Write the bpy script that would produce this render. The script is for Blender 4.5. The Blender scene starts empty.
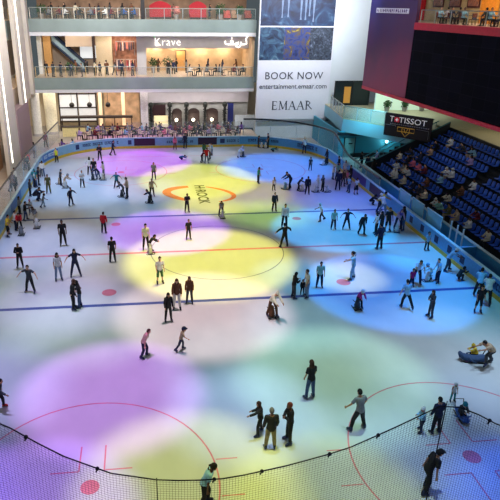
import bpy, bmesh, math, random
from mathutils import Vector, Matrix, Euler
random.seed(7)
PI = math.pi
sc = bpy.context.scene
col = sc.collection

# ------------------------------------------------------------------ materials
_mats = {}
def srgb(c):
    return tuple((v/12.92 if v <= .04045 else ((v+.055)/1.055)**2.4) for v in [x/255. for x in c])
def mat(name, rgb, rough=.6, metal=0., noise=.12, scale=6., emit=None, es=0., spec=.4, bump=0.):
    """procedural principled material; rgb is 0-255 sRGB"""
    if name in _mats: return _mats[name]
    m = bpy.data.materials.new(name); m.use_nodes = True
    nt = m.node_tree; b = nt.nodes['Principled BSDF']
    c = srgb(rgb)
    tc = nt.nodes.new('ShaderNodeTexCoord')
    nz = nt.nodes.new('ShaderNodeTexNoise'); nz.inputs['Scale'].default_value = scale; nz.inputs['Detail'].default_value = 3
    nt.links.new(tc.outputs['Object'], nz.inputs['Vector'])
    rp = nt.nodes.new('ShaderNodeValToRGB')
    rp.color_ramp.elements[0].position = .3; rp.color_ramp.elements[1].position = .7
    rp.color_ramp.elements[0].color = [v*(1-noise) for v in c]+[1]
    rp.color_ramp.elements[1].color = [min(1, v*(1+noise)) for v in c]+[1]
    nt.links.new(nz.outputs['Fac'], rp.inputs['Fac'])
    nt.links.new(rp.outputs['Color'], b.inputs['Base Color'])
    b.inputs['Roughness'].default_value = rough; b.inputs['Metallic'].default_value = metal
    b.inputs['Specular IOR Level'].default_value = spec
    if emit:
        b.inputs['Emission Color'].default_value = list(srgb(emit))+[1]; b.inputs['Emission Strength'].default_value = es
    if bump:
        bp = nt.nodes.new('ShaderNodeBump'); bp.inputs['Strength'].default_value = bump
        nt.links.new(nz.outputs['Fac'], bp.inputs['Height']); nt.links.new(bp.outputs['Normal'], b.inputs['Normal'])
    _mats[name] = m
    return m
def glass(name, rgb, alpha, rough=.1):
    """thin pane: mix of transparent and glossy/diffuse film"""
    if name in _mats: return _mats[name]
    m = bpy.data.materials.new(name); m.use_nodes = True
    nt = m.node_tree; b = nt.nodes['Principled BSDF']
    tr = nt.nodes.new('ShaderNodeBsdfTransparent'); mx = nt.nodes.new('ShaderNodeMixShader')
    tc = nt.nodes.new('ShaderNodeTexCoord'); nz = nt.nodes.new('ShaderNodeTexNoise'); nz.inputs['Scale'].default_value = .7
    mr = nt.nodes.new('ShaderNodeMapRange'); mr.inputs['To Min'].default_value = alpha*.8; mr.inputs['To Max'].default_value = alpha*1.2
    nt.links.new(tc.outputs['Object'], nz.inputs['Vector']); nt.links.new(nz.outputs['Fac'], mr.inputs['Value'])
    b.inputs['Base Color'].default_value = list(srgb(rgb))+[1]; b.inputs['Roughness'].default_value = rough
    nt.links.new(mr.outputs['Result'], mx.inputs['Fac']); nt.links.new(tr.outputs[0], mx.inputs[1]); nt.links.new(b.outputs[0], mx.inputs[2])
    nt.links.new(mx.outputs[0], nt.nodes['Material Output'].inputs['Surface'])
    _mats[name] = m
    return m
def emis(name, rgb, s):
    return mat(name, rgb, emit=rgb, es=s, noise=.05)

# ------------------------------------------------------------------ mesh helpers
def link(name, mesh, m=None, parent=None):
    o = bpy.data.objects.new(name, mesh); col.objects.link(o)
    if m and not mesh.materials: mesh.materials.append(m)
    if parent: o.parent = parent
    return o
def build(name, bm, m=None, parent=None, smooth=False):
    me = bpy.data.meshes.new(name); bmesh.ops.recalc_face_normals(bm, faces=bm.faces[:]); bm.to_mesh(me); bm.free()
    if smooth:
        for p in me.polygons: p.use_smooth = True
    return link(name, me, m, parent)
def tag(o, label=None, cat=None, group=None, kind=None):
    if label: o['label'] = label
    if cat: o['category'] = cat
    if group: o['group'] = group
    if kind: o['kind'] = kind
    return o
def empty(name, loc=(0, 0, 0), rz=0, parent=None):
    o = bpy.data.objects.new(name, None); col.objects.link(o); o.location = loc; o.rotation_euler = (0, 0, rz)
    o.empty_display_size = .2
    if parent: o.parent = parent
    return o
def box(bm, x0, x1, y0, y1, z0, z1, bev=0.):
    vs = [bm.verts.new((x, y, z)) for x in (x0, x1) for y in (y0, y1) for z in (z0, z1)]
    fs = [(0, 1, 3, 2), (4, 6, 7, 5), (0, 4, 5, 1), (2, 3, 7, 6), (0, 2, 6, 4), (1, 5, 7, 3)]
    F = [bm.faces.new([vs[i] for i in f]) for f in fs]
    if bev:
        es = list({e for f in F for e in f.edges}); bmesh.ops.bevel(bm, geom=es, offset=bev, segments=2, affect='EDGES')
def B(*a, bev=0.):
    bm = bmesh.new(); box(bm, *a, bev=bev); return bm
def boxobj(name, m, *a, parent=None, bev=0.):
    return build(name, B(*a, bev=bev), m, parent)
def loft(bm, rings, cap=True, closed=True):
    R = [[bm.verts.new(p) for p in r] for r in rings]
    n = len(R[0])
    for a, b in zip(R, R[1:]):
        for i in range(n if closed else n-1):
            bm.faces.new((a[i], a[(i+1) % n], b[(i+1) % n], b[i]))
    if cap:
        bm.faces.new(R[0][::-1]); bm.faces.new(R[-1])
def frame(d):
    d = d.normalized(); up = Vector((0, 0, 1)) if abs(d.z) < .95 else Vector((0, 1, 0))
    a = d.cross(up).normalized(); b = a.cross(d).normalized(); return a, b
def tube(bm, pts, r, seg=6, r2=None):
    pts = [Vector(p) for p in pts]; rings = []
    for i, p in enumerate(pts):
        d = (pts[min(i+1, len(pts)-1)]-pts[max(i-1, 0)]); a, b = frame(d)
        rr = r if r2 is None else r+(r2-r)*i/(len(pts)-1)
        rings.append([p+a*rr*math.cos(2*PI*k/seg)+b*rr*math.sin(2*PI*k/seg) for k in range(seg)])
    loft(bm, rings)
def ball(bm, c, r, seg=10, sc3=(1, 1, 1), rot=None):
    M = Matrix.Translation(c) @ (rot.to_4x4() if rot else Matrix.Identity(4)) @ Matrix.Diagonal((r*sc3[0], r*sc3[1], r*sc3[2], 1))
    bmesh.ops.create_uvsphere(bm, u_segments=seg, v_segments=max(5, seg*2//3), radius=1, matrix=M)
def lathe(bm, prof, c=(0, 0, 0), seg=14):
    loft(bm, [[(c[0]+r*math.cos(2*PI*k/seg), c[1]+r*math.sin(2*PI*k/seg), c[2]+z) for k in range(seg)] for r, z in prof])
def prism(bm, pts, z0, z1):
    loft(bm, [[(x, y, z0) for x, y in pts], [(x, y, z1) for x, y in pts]])
def text_mesh(name, s, size, m, mtx, parent=None, extrude=.02, align='CENTER', space=1., bold=0.):
    cu = bpy.data.curves.new(name, 'FONT'); cu.body = s; cu.size = size; cu.extrude = extrude; cu.align_x = align; cu.align_y = 'CENTER'
    cu.space_character = space; cu.offset = bold; cu.resolution_u = 3
    t = bpy.data.objects.new(name, cu); col.objects.link(t)
    me = bpy.data.meshes.new_from_object(t.evaluated_get(bpy.context.evaluated_depsgraph_get()))
    bpy.data.objects.remove(t); bpy.data.curves.remove(cu)
    me.materials.clear()
    o = link(name, me, m, parent); o.matrix_local = mtx
    return o
def wall_mtx(x, y, z, yaw=0.):
    """text plane standing upright, readable from -Y when yaw = 0"""
    return Matrix.Translation((x, y, z)) @ Matrix.Rotation(yaw, 4, 'Z') @ Matrix.Rotation(PI/2, 4, 'X')
def area(name, loc, rot, sx, sy, power, rgb, spread=PI):
    l = bpy.data.lights.new(name, 'AREA'); l.shape = 'RECTANGLE'; l.size = sx; l.size_y = sy; l.energy = power; l.color = rgb; l.spread = spread
    o = bpy.data.objects.new(name, l); col.objects.link(o); o.location = loc; o.rotation_euler = rot; return o
def point(name, loc, power, rgb, r=.15):
    l = bpy.data.lights.new(name, 'POINT'); l.energy = power; l.color = rgb; l.shadow_soft_size = r
    o = bpy.data.objects.new(name, l); col.objects.link(o); o.location = loc; return o
def spot(name, x, y, R, rgb, blend=.45, h=21., off=(0, 0), albedo=.62, yscale=1.):
    """stage or added spotlight near the ceiling throwing a pool of linear radiance rgb on the ice"""
    l = bpy.data.lights.new(name, 'SPOT')
    d = math.sqrt(h*h+off[0]**2+off[1]**2); mx = max(rgb)
    l.energy = mx*PI*4*PI*d*d*(d/h)/albedo; l.color = [v/mx for v in rgb]
    l.spot_size = 2*math.atan(R/d); l.spot_blend = blend; l.shadow_soft_size = .25
    o = bpy.data.objects.new(name, l); col.objects.link(o); o.location = (x+off[0], y+off[1], h)
    o.rotation_euler = (Vector((x, y, 0))-o.location).to_track_quat('-Z', 'Y').to_euler()
    o.scale = (1, yscale, 1)
    return o
def ordinal(n):
    w = ['first','second','third','fourth','fifth','sixth','seventh','eighth','ninth','tenth','eleventh','twelfth','thirteenth','fourteenth','fifteenth','sixteenth','seventeenth','eighteenth','nineteenth','twentieth']
    if n <= 20: return w[n-1]
    t = {2: 'twenty', 3: 'thirty', 4: 'forty'}[n//10]
    return (t[:-1]+'ieth') if n % 10 == 0 else t+'-'+w[n % 10-1]

# ------------------------------------------------------------------ camera
cam = bpy.data.cameras.new('camera'); co = bpy.data.objects.new('camera', cam); col.objects.link(co); sc.camera = co
def set_cam():
    yaw, pitch, roll = 0.115, 0.3976, 0.009
    f = Vector((math.sin(yaw)*math.cos(pitch), math.cos(yaw)*math.cos(pitch), -math.sin(pitch)))
    r = Vector((math.cos(yaw), -math.sin(yaw), 0)); u = r.cross(f)
    rr = r*math.cos(roll)+u*math.sin(roll); uu = u*math.cos(roll)-r*math.sin(roll)
    M = Matrix((rr, uu, -f)).transposed().to_4x4(); M.translation = (-4.7569, -35.2378, 15.4765)
    co.matrix_world = M
    cam.sensor_fit = 'HORIZONTAL'; cam.sensor_width = 36; cam.lens = 36*569.3956/500
    cam.shift_x = 42.99/500; cam.shift_y = -7.49/500; cam.clip_end = 400
set_cam()
sc.view_settings.view_transform = 'Standard'; sc.view_settings.look = 'None'; sc.view_settings.gamma = 1; sc.view_settings.exposure = 0.

# ------------------------------------------------------------------ ice and markings
def ice_material():
    m = bpy.data.materials.new('ice'); m.use_nodes = True; nt = m.node_tree; b = nt.nodes['Principled BSDF']
    tc = nt.nodes.new('ShaderNodeTexCoord')
    def nz(scale, det, stretch=None):
        n = nt.nodes.new('ShaderNodeTexNoise'); n.inputs['Scale'].default_value = scale; n.inputs['Detail'].default_value = det
        if stretch:
            mp = nt.nodes.new('ShaderNodeMapping'); mp.inputs['Scale'].default_value = stretch
            nt.links.new(tc.outputs['Object'], mp.inputs['Vector']); nt.links.new(mp.outputs[0], n.inputs['Vector'])
        else: nt.links.new(tc.outputs['Object'], n.inputs['Vector'])
        return n
    a = nz(.35, 5); s = nz(1.2, 6, (1, .5, 1))
    rp = nt.nodes.new('ShaderNodeValToRGB'); rp.color_ramp.elements[0].position = .35; rp.color_ramp.elements[1].position = .65
    rp.color_ramp.elements[0].color = (.57, .61, .64, 1); rp.color_ramp.elements[1].color = (.64, .675, .70, 1)
    mx = nt.nodes.new('ShaderNodeMath'); mx.operation = 'ADD'
    m2 = nt.nodes.new('ShaderNodeMath'); m2.operation = 'MULTIPLY'; m2.inputs[1].default_value = .5
    nt.links.new(a.outputs['Fac'], mx.inputs[0]); nt.links.new(s.outputs['Fac'], mx.inputs[1]); nt.links.new(mx.outputs[0], m2.inputs[0])
    nt.links.new(m2.outputs[0], rp.inputs['Fac']); nt.links.new(rp.outputs['Color'], b.inputs['Base Color'])
    b.inputs['Roughness'].default_value = .33; b.inputs['Specular IOR Level'].default_value = .25
    return m
RX, RY, RC = 15., 30., 8.5
def rink_path(off=0., y0=-30., n=16):
    """from left side near end, round the far end, to the right side near end: (x, y, nx, ny) with outward normal"""
    P = []
    for i in range(19): P.append((-RX-off, y0+(RY-RC-y0)*i/18., -1, 0))
    for i in range(1, n+1):
        a = PI-PI/2*i/n; P.append((-RX+RC+(RC+off)*math.cos(a), RY-RC+(RC+off)*math.sin(a), math.cos(a), math.sin(a)))
    for i in range(1, 9): P.append((-RX+RC+(2*RX-2*RC)*i/8., RY+off, 0, 1))
    for i in range(1, n+1):
        a = PI/2-PI/2*i/n; P.append((RX-RC+(RC+off)*math.cos(a), RY-RC+(RC+off)*math.sin(a), math.cos(a), math.sin(a)))
    for i in range(1, 19): P.append((RX+off, RY-RC-(RY-RC-y0)*i/18., 1, 0))
    return P
bm = bmesh.new()
pts = [(p[0], p[1]) for p in rink_path(0, -21.5)]
for i in range(1, 16):
    a = -PI/2*i/16; pts.append((RX-RC+RC*math.cos(a), -RY+RC+RC*math.sin(a)))
for i in range(0, 16):
    a = -PI/2-PI/2*i/16; pts.append((-RX+RC+RC*math.cos(a), -RY+RC+RC*math.sin(a)))
prism(bm, pts, -.15, 0)
floor = build('floor', bm, ice_material()); tag(floor, kind='structure')
RED = mat('red_ice_paint', (214, 124, 142), noise=.15, scale=2, rough=.4)
BLUE = mat('blue_ice_paint', (66, 84, 150), noise=.15, scale=2, rough=.4)
def strip(bm, P, w, z=.004):
    P = [Vector((x, y, 0)) for x, y in P]; L = []; Rr = []
    for i, p in enumerate(P):
        d = (P[min(i+1, len(P)-1)]-P[max(i-1, 0)]).normalized(); n = Vector((-d.y, d.x, 0))
        L.append(bm.verts.new(p+n*w/2+Vector((0, 0, z)))); Rr.append(bm.verts.new(p-n*w/2+Vector((0, 0, z))))
    for i in range(len(P)-1): bm.faces.new((L[i], Rr[i], Rr[i+1], L[i+1]))
def circ(cx, cy, r, n=72): return [(cx+r*math.cos(2*PI*i/n), cy+r*math.sin(2*PI*i/n)) for i in range(n+1)]
def mark(name, m, lines, w, z=.004):
    bm = bmesh.new()
    for P in lines: strip(bm, P, w, z)
    return build(name, bm, m, floor)
mark('center_line', RED, [[(-15, 0), (15, 0)]], .24)
for s in (-1, 1): mark('blue_line', BLUE, [[(-15, s*7.04), (15, s*7.04)]], .28)
mark('center_circle', mat('pale_blue_ice_paint', (120, 124, 160)), [circ(0, 0, 4.5)], .06, .006)
for s in (-1, 1): mark('goal_line', RED, [[(-13.9, s*26), (13.9, s*26)]], .06)
def disc(name, cx, cy, r, m):
    bm = bmesh.new(); vs = [bm.verts.new((x, y, .005)) for x, y in circ(cx, cy, r, 28)[:-1]]; bm.faces.new(vs); return build(name, bm, m, floor)
for sx in (-1, 1):
    for y in (-5.54, 5.54): disc('faceoff_spot', sx*7, y, .42 if y < 0 else .35, RED)
    for sy in (-1, 1):
        cx, cy = sx*7, sy*20
        disc('faceoff_spot', cx, cy, .33, RED)
        mark('faceoff_circle', RED, [circ(cx, cy, 4.5)], .06, .005)
        L = []
        for a in (-1, 1):
            for b in (-1, 1):
                L.append([(cx+a*.45, cy+b*2.0), (cx+a*.45, cy+b*.75), ]); L.append([(cx+a*.45, cy+b*.75), (cx+a*1.45, cy+b*.75)])
        mark('faceoff_mark', RED, L, .055)
        mark('hash_mark', RED, [[(cx+a*4.5, cy+b*.85), (cx+a*5.3, cy+b*.85)] for a in (-1, 1) for b in (-1, 1)], .05)
# sponsor roundel painted on the ice beyond the centre: an orange open ring with dark lettering through it
OR = mat('orange_ice_paint', (226, 130, 70), noise=.12, scale=2)
bm = bmesh.new()
def crescent(a0, a1, wa, wb, n=22):
    for i in range(n):
        q = []
        for t in (i/n, (i+1)/n):
            a = math.radians(a0+(a1-a0)*t); w = wa+(wb-wa)*math.sin(t*PI)
            ex, ey = 3.2, 2.35
            q.append(((ex*math.cos(a)+.0, ey*math.sin(a)*1.0+12.45+.3*math.cos(a)*-2.2), ((ex-w)*math.cos(a), (ey-w*1.6)*math.sin(a)+12.45-.66*math.cos(a))))
        bm.faces.new([bm.verts.new((p[0], p[1], .006)) for p in (q[0][0], q[0][1], q[1][1], q[1][0])])
crescent(105, 250, .35, .75); crescent(75, -62, .12, .42)
build('painted_ring', bm, OR, floor)
LG = mat('dark_ice_lettering', (74, 78, 44))
bm = bmesh.new(); vs = [bm.verts.new(p) for p in ((-.65, 15.4, .0055), (1.0, 15.4, .0055), (.95, 9.5, .0055), (-.65, 9.5, .0055))]; bm.faces.new(vs)
t = text_mesh('painted_letters', 'H·ROCK', 1.35, LG, Matrix.Translation((.2, 12.4, .008)) @ Matrix.Rotation(-PI/2, 4, 'Z') @ Matrix.Diagonal((1.02, .95, 1, 1)), floor, extrude=0, bold=.03)
bm.free()
# ------------------------------------------------------------------ boards round the rink
BOARD = mat('board_light_blue', (122, 176, 214), rough=.35, noise=.08)
YEL = mat('board_yellow_kick', (206, 180, 60), rough=.5)
CAPM = mat('board_cap', (170, 205, 220), rough=.4)
DARKAD = mat('dark_purple_panel', (48, 26, 52), rough=.4)
NAVYAD = mat('navy_print', (32, 52, 104), rough=.5)
def profile_loft(bm, P, prof):
    R = [[(x+nx*o, y+ny*o, z) for o, z in prof] for x, y, nx, ny in P]
    loft(bm, R)
P = rink_path(0.)
def slice_path(cond): return [p for p in P if cond(p)]
idxL = [i for i, p in enumerate(P) if p[0] < -6.4]; idxF = [i for i, p in enumerate(P) if -6.6 <= p[0] <= 6.6]; idxR = [i for i, p in enumerate(P) if p[0] > 6.4]
boards = {}
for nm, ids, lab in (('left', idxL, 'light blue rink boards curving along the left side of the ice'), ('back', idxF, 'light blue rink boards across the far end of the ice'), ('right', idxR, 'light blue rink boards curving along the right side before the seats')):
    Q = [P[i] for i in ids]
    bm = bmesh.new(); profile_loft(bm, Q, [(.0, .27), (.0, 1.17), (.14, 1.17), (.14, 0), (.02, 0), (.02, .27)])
    o = build('rink_boards', bm, BOARD if nm != 'right' else mat('board_blue_lit', (84, 158, 214), rough=.35, noise=.08)); tag(o, lab, 'rink boards', 'boards round the ice'); boards[nm] = o  # right side: spill of the blue spots is put into the board colour
    bm = bmesh.new(); profile_loft(bm, Q, [(-.025, .0), (-.025, .27), (.015, .27), (.015, 0)]); k = build('kick_plate', bm, YEL, o); k['label'] = 'yellow kick plate'
    bm = bmesh.new(); profile_loft(bm, Q, [(-.04, 1.17), (-.04, 1.23), (.18, 1.23), (.18, 1.17)]); build('top_rail', bm, CAPM, o)
def ang(s):  # arc length parameter: 0 at left side y=21.5, through far end, to right side
    arc = RC*PI/2
    if s < 0: return (-RX, RY-RC+s, -1, 0)
    if s < arc:
        a = PI-s/RC; return (-RX+RC+RC*math.cos(a), RY-RC+RC*math.sin(a), math.cos(a), math.sin(a))
    if s < arc+13: return (-RX+RC+s-arc, RY, 0, 1)
    if s < 2*arc+13:
        a = PI/2-(s-arc-13)/RC; return (RX-RC+RC*math.cos(a), RY-RC+RC*math.sin(a), math.cos(a), math.sin(a))
    return (RX, RY-RC-(s-2*arc-13), 1, 0)
ARC = RC*PI/2
def ad(parent, s0, s1, z0, z1, m, name='advert_panel', o=-.012, lab=None):
    n = max(1, int((s1-s0)/.5)); bm = bmesh.new()
    profile_loft(bm, [ang(s0+(s1-s0)*i/n) for i in range(n+1)], [(o, z0), (o, z1), (.01, z1), (.01, z0)])
    k = build(name, bm, m, parent)
    if lab: k['label'] = lab
    return k
def scrib(parent, s0, s1, z0, z1, m, wn=3):
    """row of letter-like strokes too small to read in the photograph"""
    bm = bmesh.new(); s = s0; rnd = random.Random(int(s0*10)); c = 0
    while s < s1-.1:
        w = .16+.08*rnd.random()
        a = ang(s); b = ang(s+w*.8)
        def q(p, z, o=-.02): return (p[0]+p[2]*o, p[1]+p[3]*o, z)
        h = z1-z0
        for (u0, u1, v0, v1) in ((0, .35, 0, 1), (.35, 1, .7, 1), (.6, 1, 0, .7)) if rnd.random() < .5 else ((0, .4, 0, 1), (.4, 1, 0, .28), (.4, 1, .72, 1)):
            pa = ang(s+w*.8*u0); pb = ang(s+w*.8*u1)
            bm.faces.new([bm.verts.new(v) for v in (q(pa, z0+h*v0), q(pb, z0+h*v0), q(pb, z0+h*v1), q(pa, z0+h*v1))])
        s += w; c += 1
        if c % 6 == 5: s += .22
    return build('board_lettering', bm, m, parent)
fb = boards['back']
xs = lambda x: ARC+6.5+x
ad(fb, xs(-5.75), xs(-3.36), .3, 1.12, DARKAD, lab='dark purple advert panel')
ad(fb, xs(1.61), xs(3.83), .3, 1.12, DARKAD, lab='dark advert panel')
scrib(fb, xs(-2.0), xs(1.0), .55, .82, NAVYAD); scrib(fb, xs(5.0), xs(6.4), .55, .85, NAVYAD)
ad(fb, xs(4.2), xs(4.75), .45, .95, NAVYAD, 'board_emblem'); ad(fb, xs(-6.45), xs(-6.05), .45, .95, NAVYAD, 'board_emblem')
lb = boards['left']
ad(lb, 7.2, 7.65, .45, .98, NAVYAD, 'board_emblem'); scrib(lb, 8.1, 12.4, .6, .92, NAVYAD)
BLUEAD = mat('mid_blue_panel', (40, 110, 190), rough=.4)
ad(lb, 1.2, 4.6, .35, 1.1, BLUEAD, lab='blue advert panel'); scrib(lb, 1.6, 4.2, .6, .95, mat('pale_print', (190, 220, 235)))
ad(lb, -14, -10, .35, 1.1, BLUEAD, lab='blue advert panel')
rb = boards['right']; r0 = 2*ARC+13
scrib(rb, ARC+13+1.0, ARC+13+4.6, .6, .9, NAVYAD); scrib(rb, ARC+13+7, ARC+13+10, .5, .95, NAVYAD)
PURAD = mat('purple_panel', (62, 50, 150), rough=.4)
ad(rb, r0+5.5, r0+9.5, .32, 1.1, PURAD, lab='purple advert panel'); ad(rb, r0+10.4, r0+13.4, .32, 1.1, DARKAD, lab='dark advert panel')
bm_ = mat('board_emblem_dark', (24, 40, 84))
for s in (18.5, 20.3, 22.4, 24.2, 25.8): ad(rb, r0+s, r0+s+.5, .45, .95, bm_, 'board_emblem')
scrib(rb, r0+28, r0+31, .5, .95, NAVYAD)

# glass screens on the boards
GL = glass('screen_glass', (205, 225, 225), .16); GLD = glass('corner_screen_glass', (120, 165, 170), .30); RAILD = mat('dark_handrail', (34, 42, 52), rough=.4)
STEEL = mat('steel_post', (170, 185, 190), metal=.6, rough=.35)
def screen(label, pathpts, m, rail=True, posts=True, railr=.07):
    root = empty('glass_screen', pathpts[0][0]); tag(root, label, 'glass screen', 'glass screens on the boards')
    o0 = Vector(pathpts[0][0])
    bm = bmesh.new()
    for (p, zt), (q, zu) in zip(pathpts, pathpts[1:]):
        p = Vector(p)-o0; q = Vector(q)-o0
        bm.faces.new([bm.verts.new(v) for v in (p, q, q+Vector((0, 0, zu-1.23)), p+Vector((0, 0, zt-1.23)))])
    build('pane', bm, m, root)
    if rail:
        bm = bmesh.new(); tube(bm, [Vector(p)-o0+Vector((0, 0, zt-1.23)) for p, zt in pathpts], railr, 6); r = build('top_handrail', bm, RAILD, root); r['label'] = 'dark top rail'
    if posts:
        for i in range(0, len(pathpts), 3):
            p, zt = pathpts[i]; p = Vector(p)-o0
            bm = bmesh.new(); tube(bm, [p, p+Vector((0, 0, zt-1.23))], .03, 6); build('post', bm, STEEL, root)
def SP(s, o=.07): a = ang(s); return (a[0]+a[2]*o, a[1]+a[3]*o, 1.23)
screen('clear glass screen on the far end boards before the cafe tables', [(SP(xs(-6.4)+12.8*i/12), 3.0) for i in range(13)], GL, rail=False)
L = []
for i in range(25):
    s = ARC+13+.4+i*1.05
    z = 3.2 if s < 2*ARC+13 else max(1.95, 3.2-(s-2*ARC-13)*.3)
    L.append((SP(s), z))
screen('tinted glass screen with dark top rail curving round the far right corner', L, GLD, railr=.1)
GLL = glass('left_screen_glass', (205, 225, 225), .32)
screen('pale glass screen with dark rail along the left boards', [((-15.1+.9*max(0, (y-17)/13.7), y, 1.23), 3.0) for y in [-14+44.7*i/24 for i in range(25)]], GLL, railr=.07)
WGL = glass('penalty_glass', (130, 205, 235), .55)
for i, (y0, y1) in enumerate(((6.2, 4.2), (3.9, 2.0), (1.5, -.7))):
    root = empty('bench_glass', (15.45, y1, 0)); tag(root, ['pale glass bench pane on the right boards, farthest of three', 'pale glass bench pane on the right boards, middle of three', 'pale glass bench pane on the right boards, nearest of three'][i], 'glass pane', 'glass panes of the bench box')
    boxobj('pane', WGL, 0, .03, 0, y0-y1, .2, 2.05, parent=root)
    boxobj('pane_frame', CAPM, -.02, .05, 0, y0-y1, 2.05, 2.1, parent=root)
    for yy in (0, y0-y1): bm = bmesh.new(); tube(bm, [(0, yy, 0), (0, yy, 2.08)], .03); build('post', bm, STEEL, root)
WP = mat('white_post', (225, 240, 250), rough=.4)
for i, y in enumerate((-1.0, -1.8, -2.55)):
    bm = bmesh.new(); tube(bm, [(0, 0, 0), (0, 0, 1.95)], .055, 8); tube(bm, [(0, 0, .03), (0, 0, .0)], .14, 8)
    o = build('gate_post', bm, WP); o.location = (16, y, 0); tag(o, 'white upright gate post behind the right boards, ' + ['farthest', 'middle', 'nearest'][i] + ' of three', 'post', 'white gate posts')

# ------------------------------------------------------------------ ground, outer walkway and back barrier of the benches
bm = bmesh.new(); box(bm, -40, 45, -36, 62, -.5, -.15); 
WALK = mat('walkway_stone', (176, 168, 160), rough=.5, scale=1.2, noise=.1)
o = build('floor_base', bm, WALK); tag(o, kind='structure')
def ringfloor():
    bm = bmesh.new(); inner = rink_path(.14); n = len(inner)
    outer = []
    for x, y, nx, ny in inner:
        if ny < .01: outer.append(((-30 if nx < 0 else 40), y))
        elif nx < -.7: outer.append((-30, 21.5+(y-21.5)*3))
        elif nx > .7: outer.append((40, 21.5+(y-21.5)*3))
        else: outer.append((max(-30, min(40, x*3)), 50))
    A = [bm.verts.new((p[0], p[1], 0)) for p in inner]; Bv = [bm.verts.new((p[0], p[1], 0)) for p in outer]
    for i in range(n-1): bm.faces.new((A[i], A[i+1], Bv[i+1], Bv[i]))
    return build('floor_walkway', bm, WALK)
tag(ringfloor(), kind='structure')
REDM = mat('red_floor_mat', (150, 30, 60), rough=.8)
o = boxobj('floor_mat', REDM, 15.2, 16.5, -14, -3.2, .0, .03); tag(o, 'dark red mat on the bench floor behind the right boards', 'mat')
BAR = mat('barrier_blue', (66, 162, 214), rough=.35, noise=.06)
bx = empty('bench_barrier', (16.6, 0, 0)); tag(bx, 'light blue barrier wall between the benches and the grandstand', 'barrier')
boxobj('barrier_panel', BAR, 0, .16, -15, 17.2, 0, 1.02, parent=bx, bev=.02); boxobj('barrier_cap', CAPM, -.04, .2, -15, 17.2, 1.02, 1.08, parent=bx)
boxobj('end_panel', BAR, -1.4, .0, -3.4, -3.2, 0, 1.02, parent=bx)

# ------------------------------------------------------------------ grandstand
CONC = mat('stand_dark_carpet', (18, 24, 32), rough=.9, noise=.25, scale=3)
EDGE = mat('stand_edge_teal', (70, 130, 140), rough=.5)
NROW, X0, Z0, PIT, RIS = 8, 18.2, .38, .9, .45
Y_END, Y_NEAR = 17.7, -8.
AIS0, AIS1 = 5.2, 6.7
bm = bmesh.new()
prof = [(17.2, 0), (17.2, .12), (X0-.45, .12)]
for k in range(NROW):
    x = X0-.45+k*PIT; prof += [(x, Z0+k*RIS), (x+PIT, Z0+k*RIS)]
prof += [(25.3, Z0+(NROW-1)*RIS), (25.3, 0)]
loft(bm, [[(x, y, z) for x, z in prof] for y in (Y_NEAR-8, Y_END)])
o = build('floor_grandstand', bm, CONC); tag(o, kind='structure')
bm = bmesh.new()
for k in range(NROW):
    x = X0-.45+k*PIT; z = Z0+k*RIS
    box(bm, x-.32, x, AIS0+.1, AIS1-.1, z-RIS, z-RIS/2)
build('aisle_steps', bm, CONC, o)
st = empty('stand_end_wall', (17.2, Y_END, 0)); tag(st, 'dark sloping end wall of the grandstand with a teal handrail', 'stand wall')
bm = bmesh.new(); zt = lambda x: Z0+max(0, (x-X0+.45)/PIT)*RIS
loft(bm, [[(0, y, 0), (8.1, y, 0), (8.1, y, zt(25.3)+.75), (.6, y, 1.15), (0, y, 1.05)] for y in (.02, .14)]); build('wall_panel', bm, mat('stand_wall', (30, 40, 52), rough=.6), st)
bm = bmesh.new(); tube(bm, [(0, .08, 1.1), (.6, .08, 1.2), (8.1, .08, zt(25.3)+.8)], .06); h = build('handrail', bm, EDGE, st); h['label'] = 'teal handrail'
hr = empty('stair_handrail', (16.5, 18.6, 0)); tag(hr, 'pale teal stair rail climbing left of the grandstand end wall', 'handrail')
for dy in (0, .9):
    bm = bmesh.new(); tube(bm, [(0, dy, 1.0), (1.2, dy, 1.25), (8., dy, 4.9)], .05); build('rail', bm, EDGE, hr)
    for t in (0, .33, .66, 1): 
        x = .2+t*7.6; z = 1.0+max(0, x-.3)/7.7*3.9; bm = bmesh.new(); tube(bm, [(x, dy, max(0, z-1.05) if t else 0), (x, dy, z)], .025); build('post', bm, EDGE, hr)
# the flight of steps beside the stand
bm = bmesh.new()
for k in range(14): box(bm, 17.6+k*.55, 25.3, 17.9, 19.9, .0 if k == 0 else k*.3, .3*(k+1))
o = build('floor_stairs', bm, CONC); tag(o, kind='structure')

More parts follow.
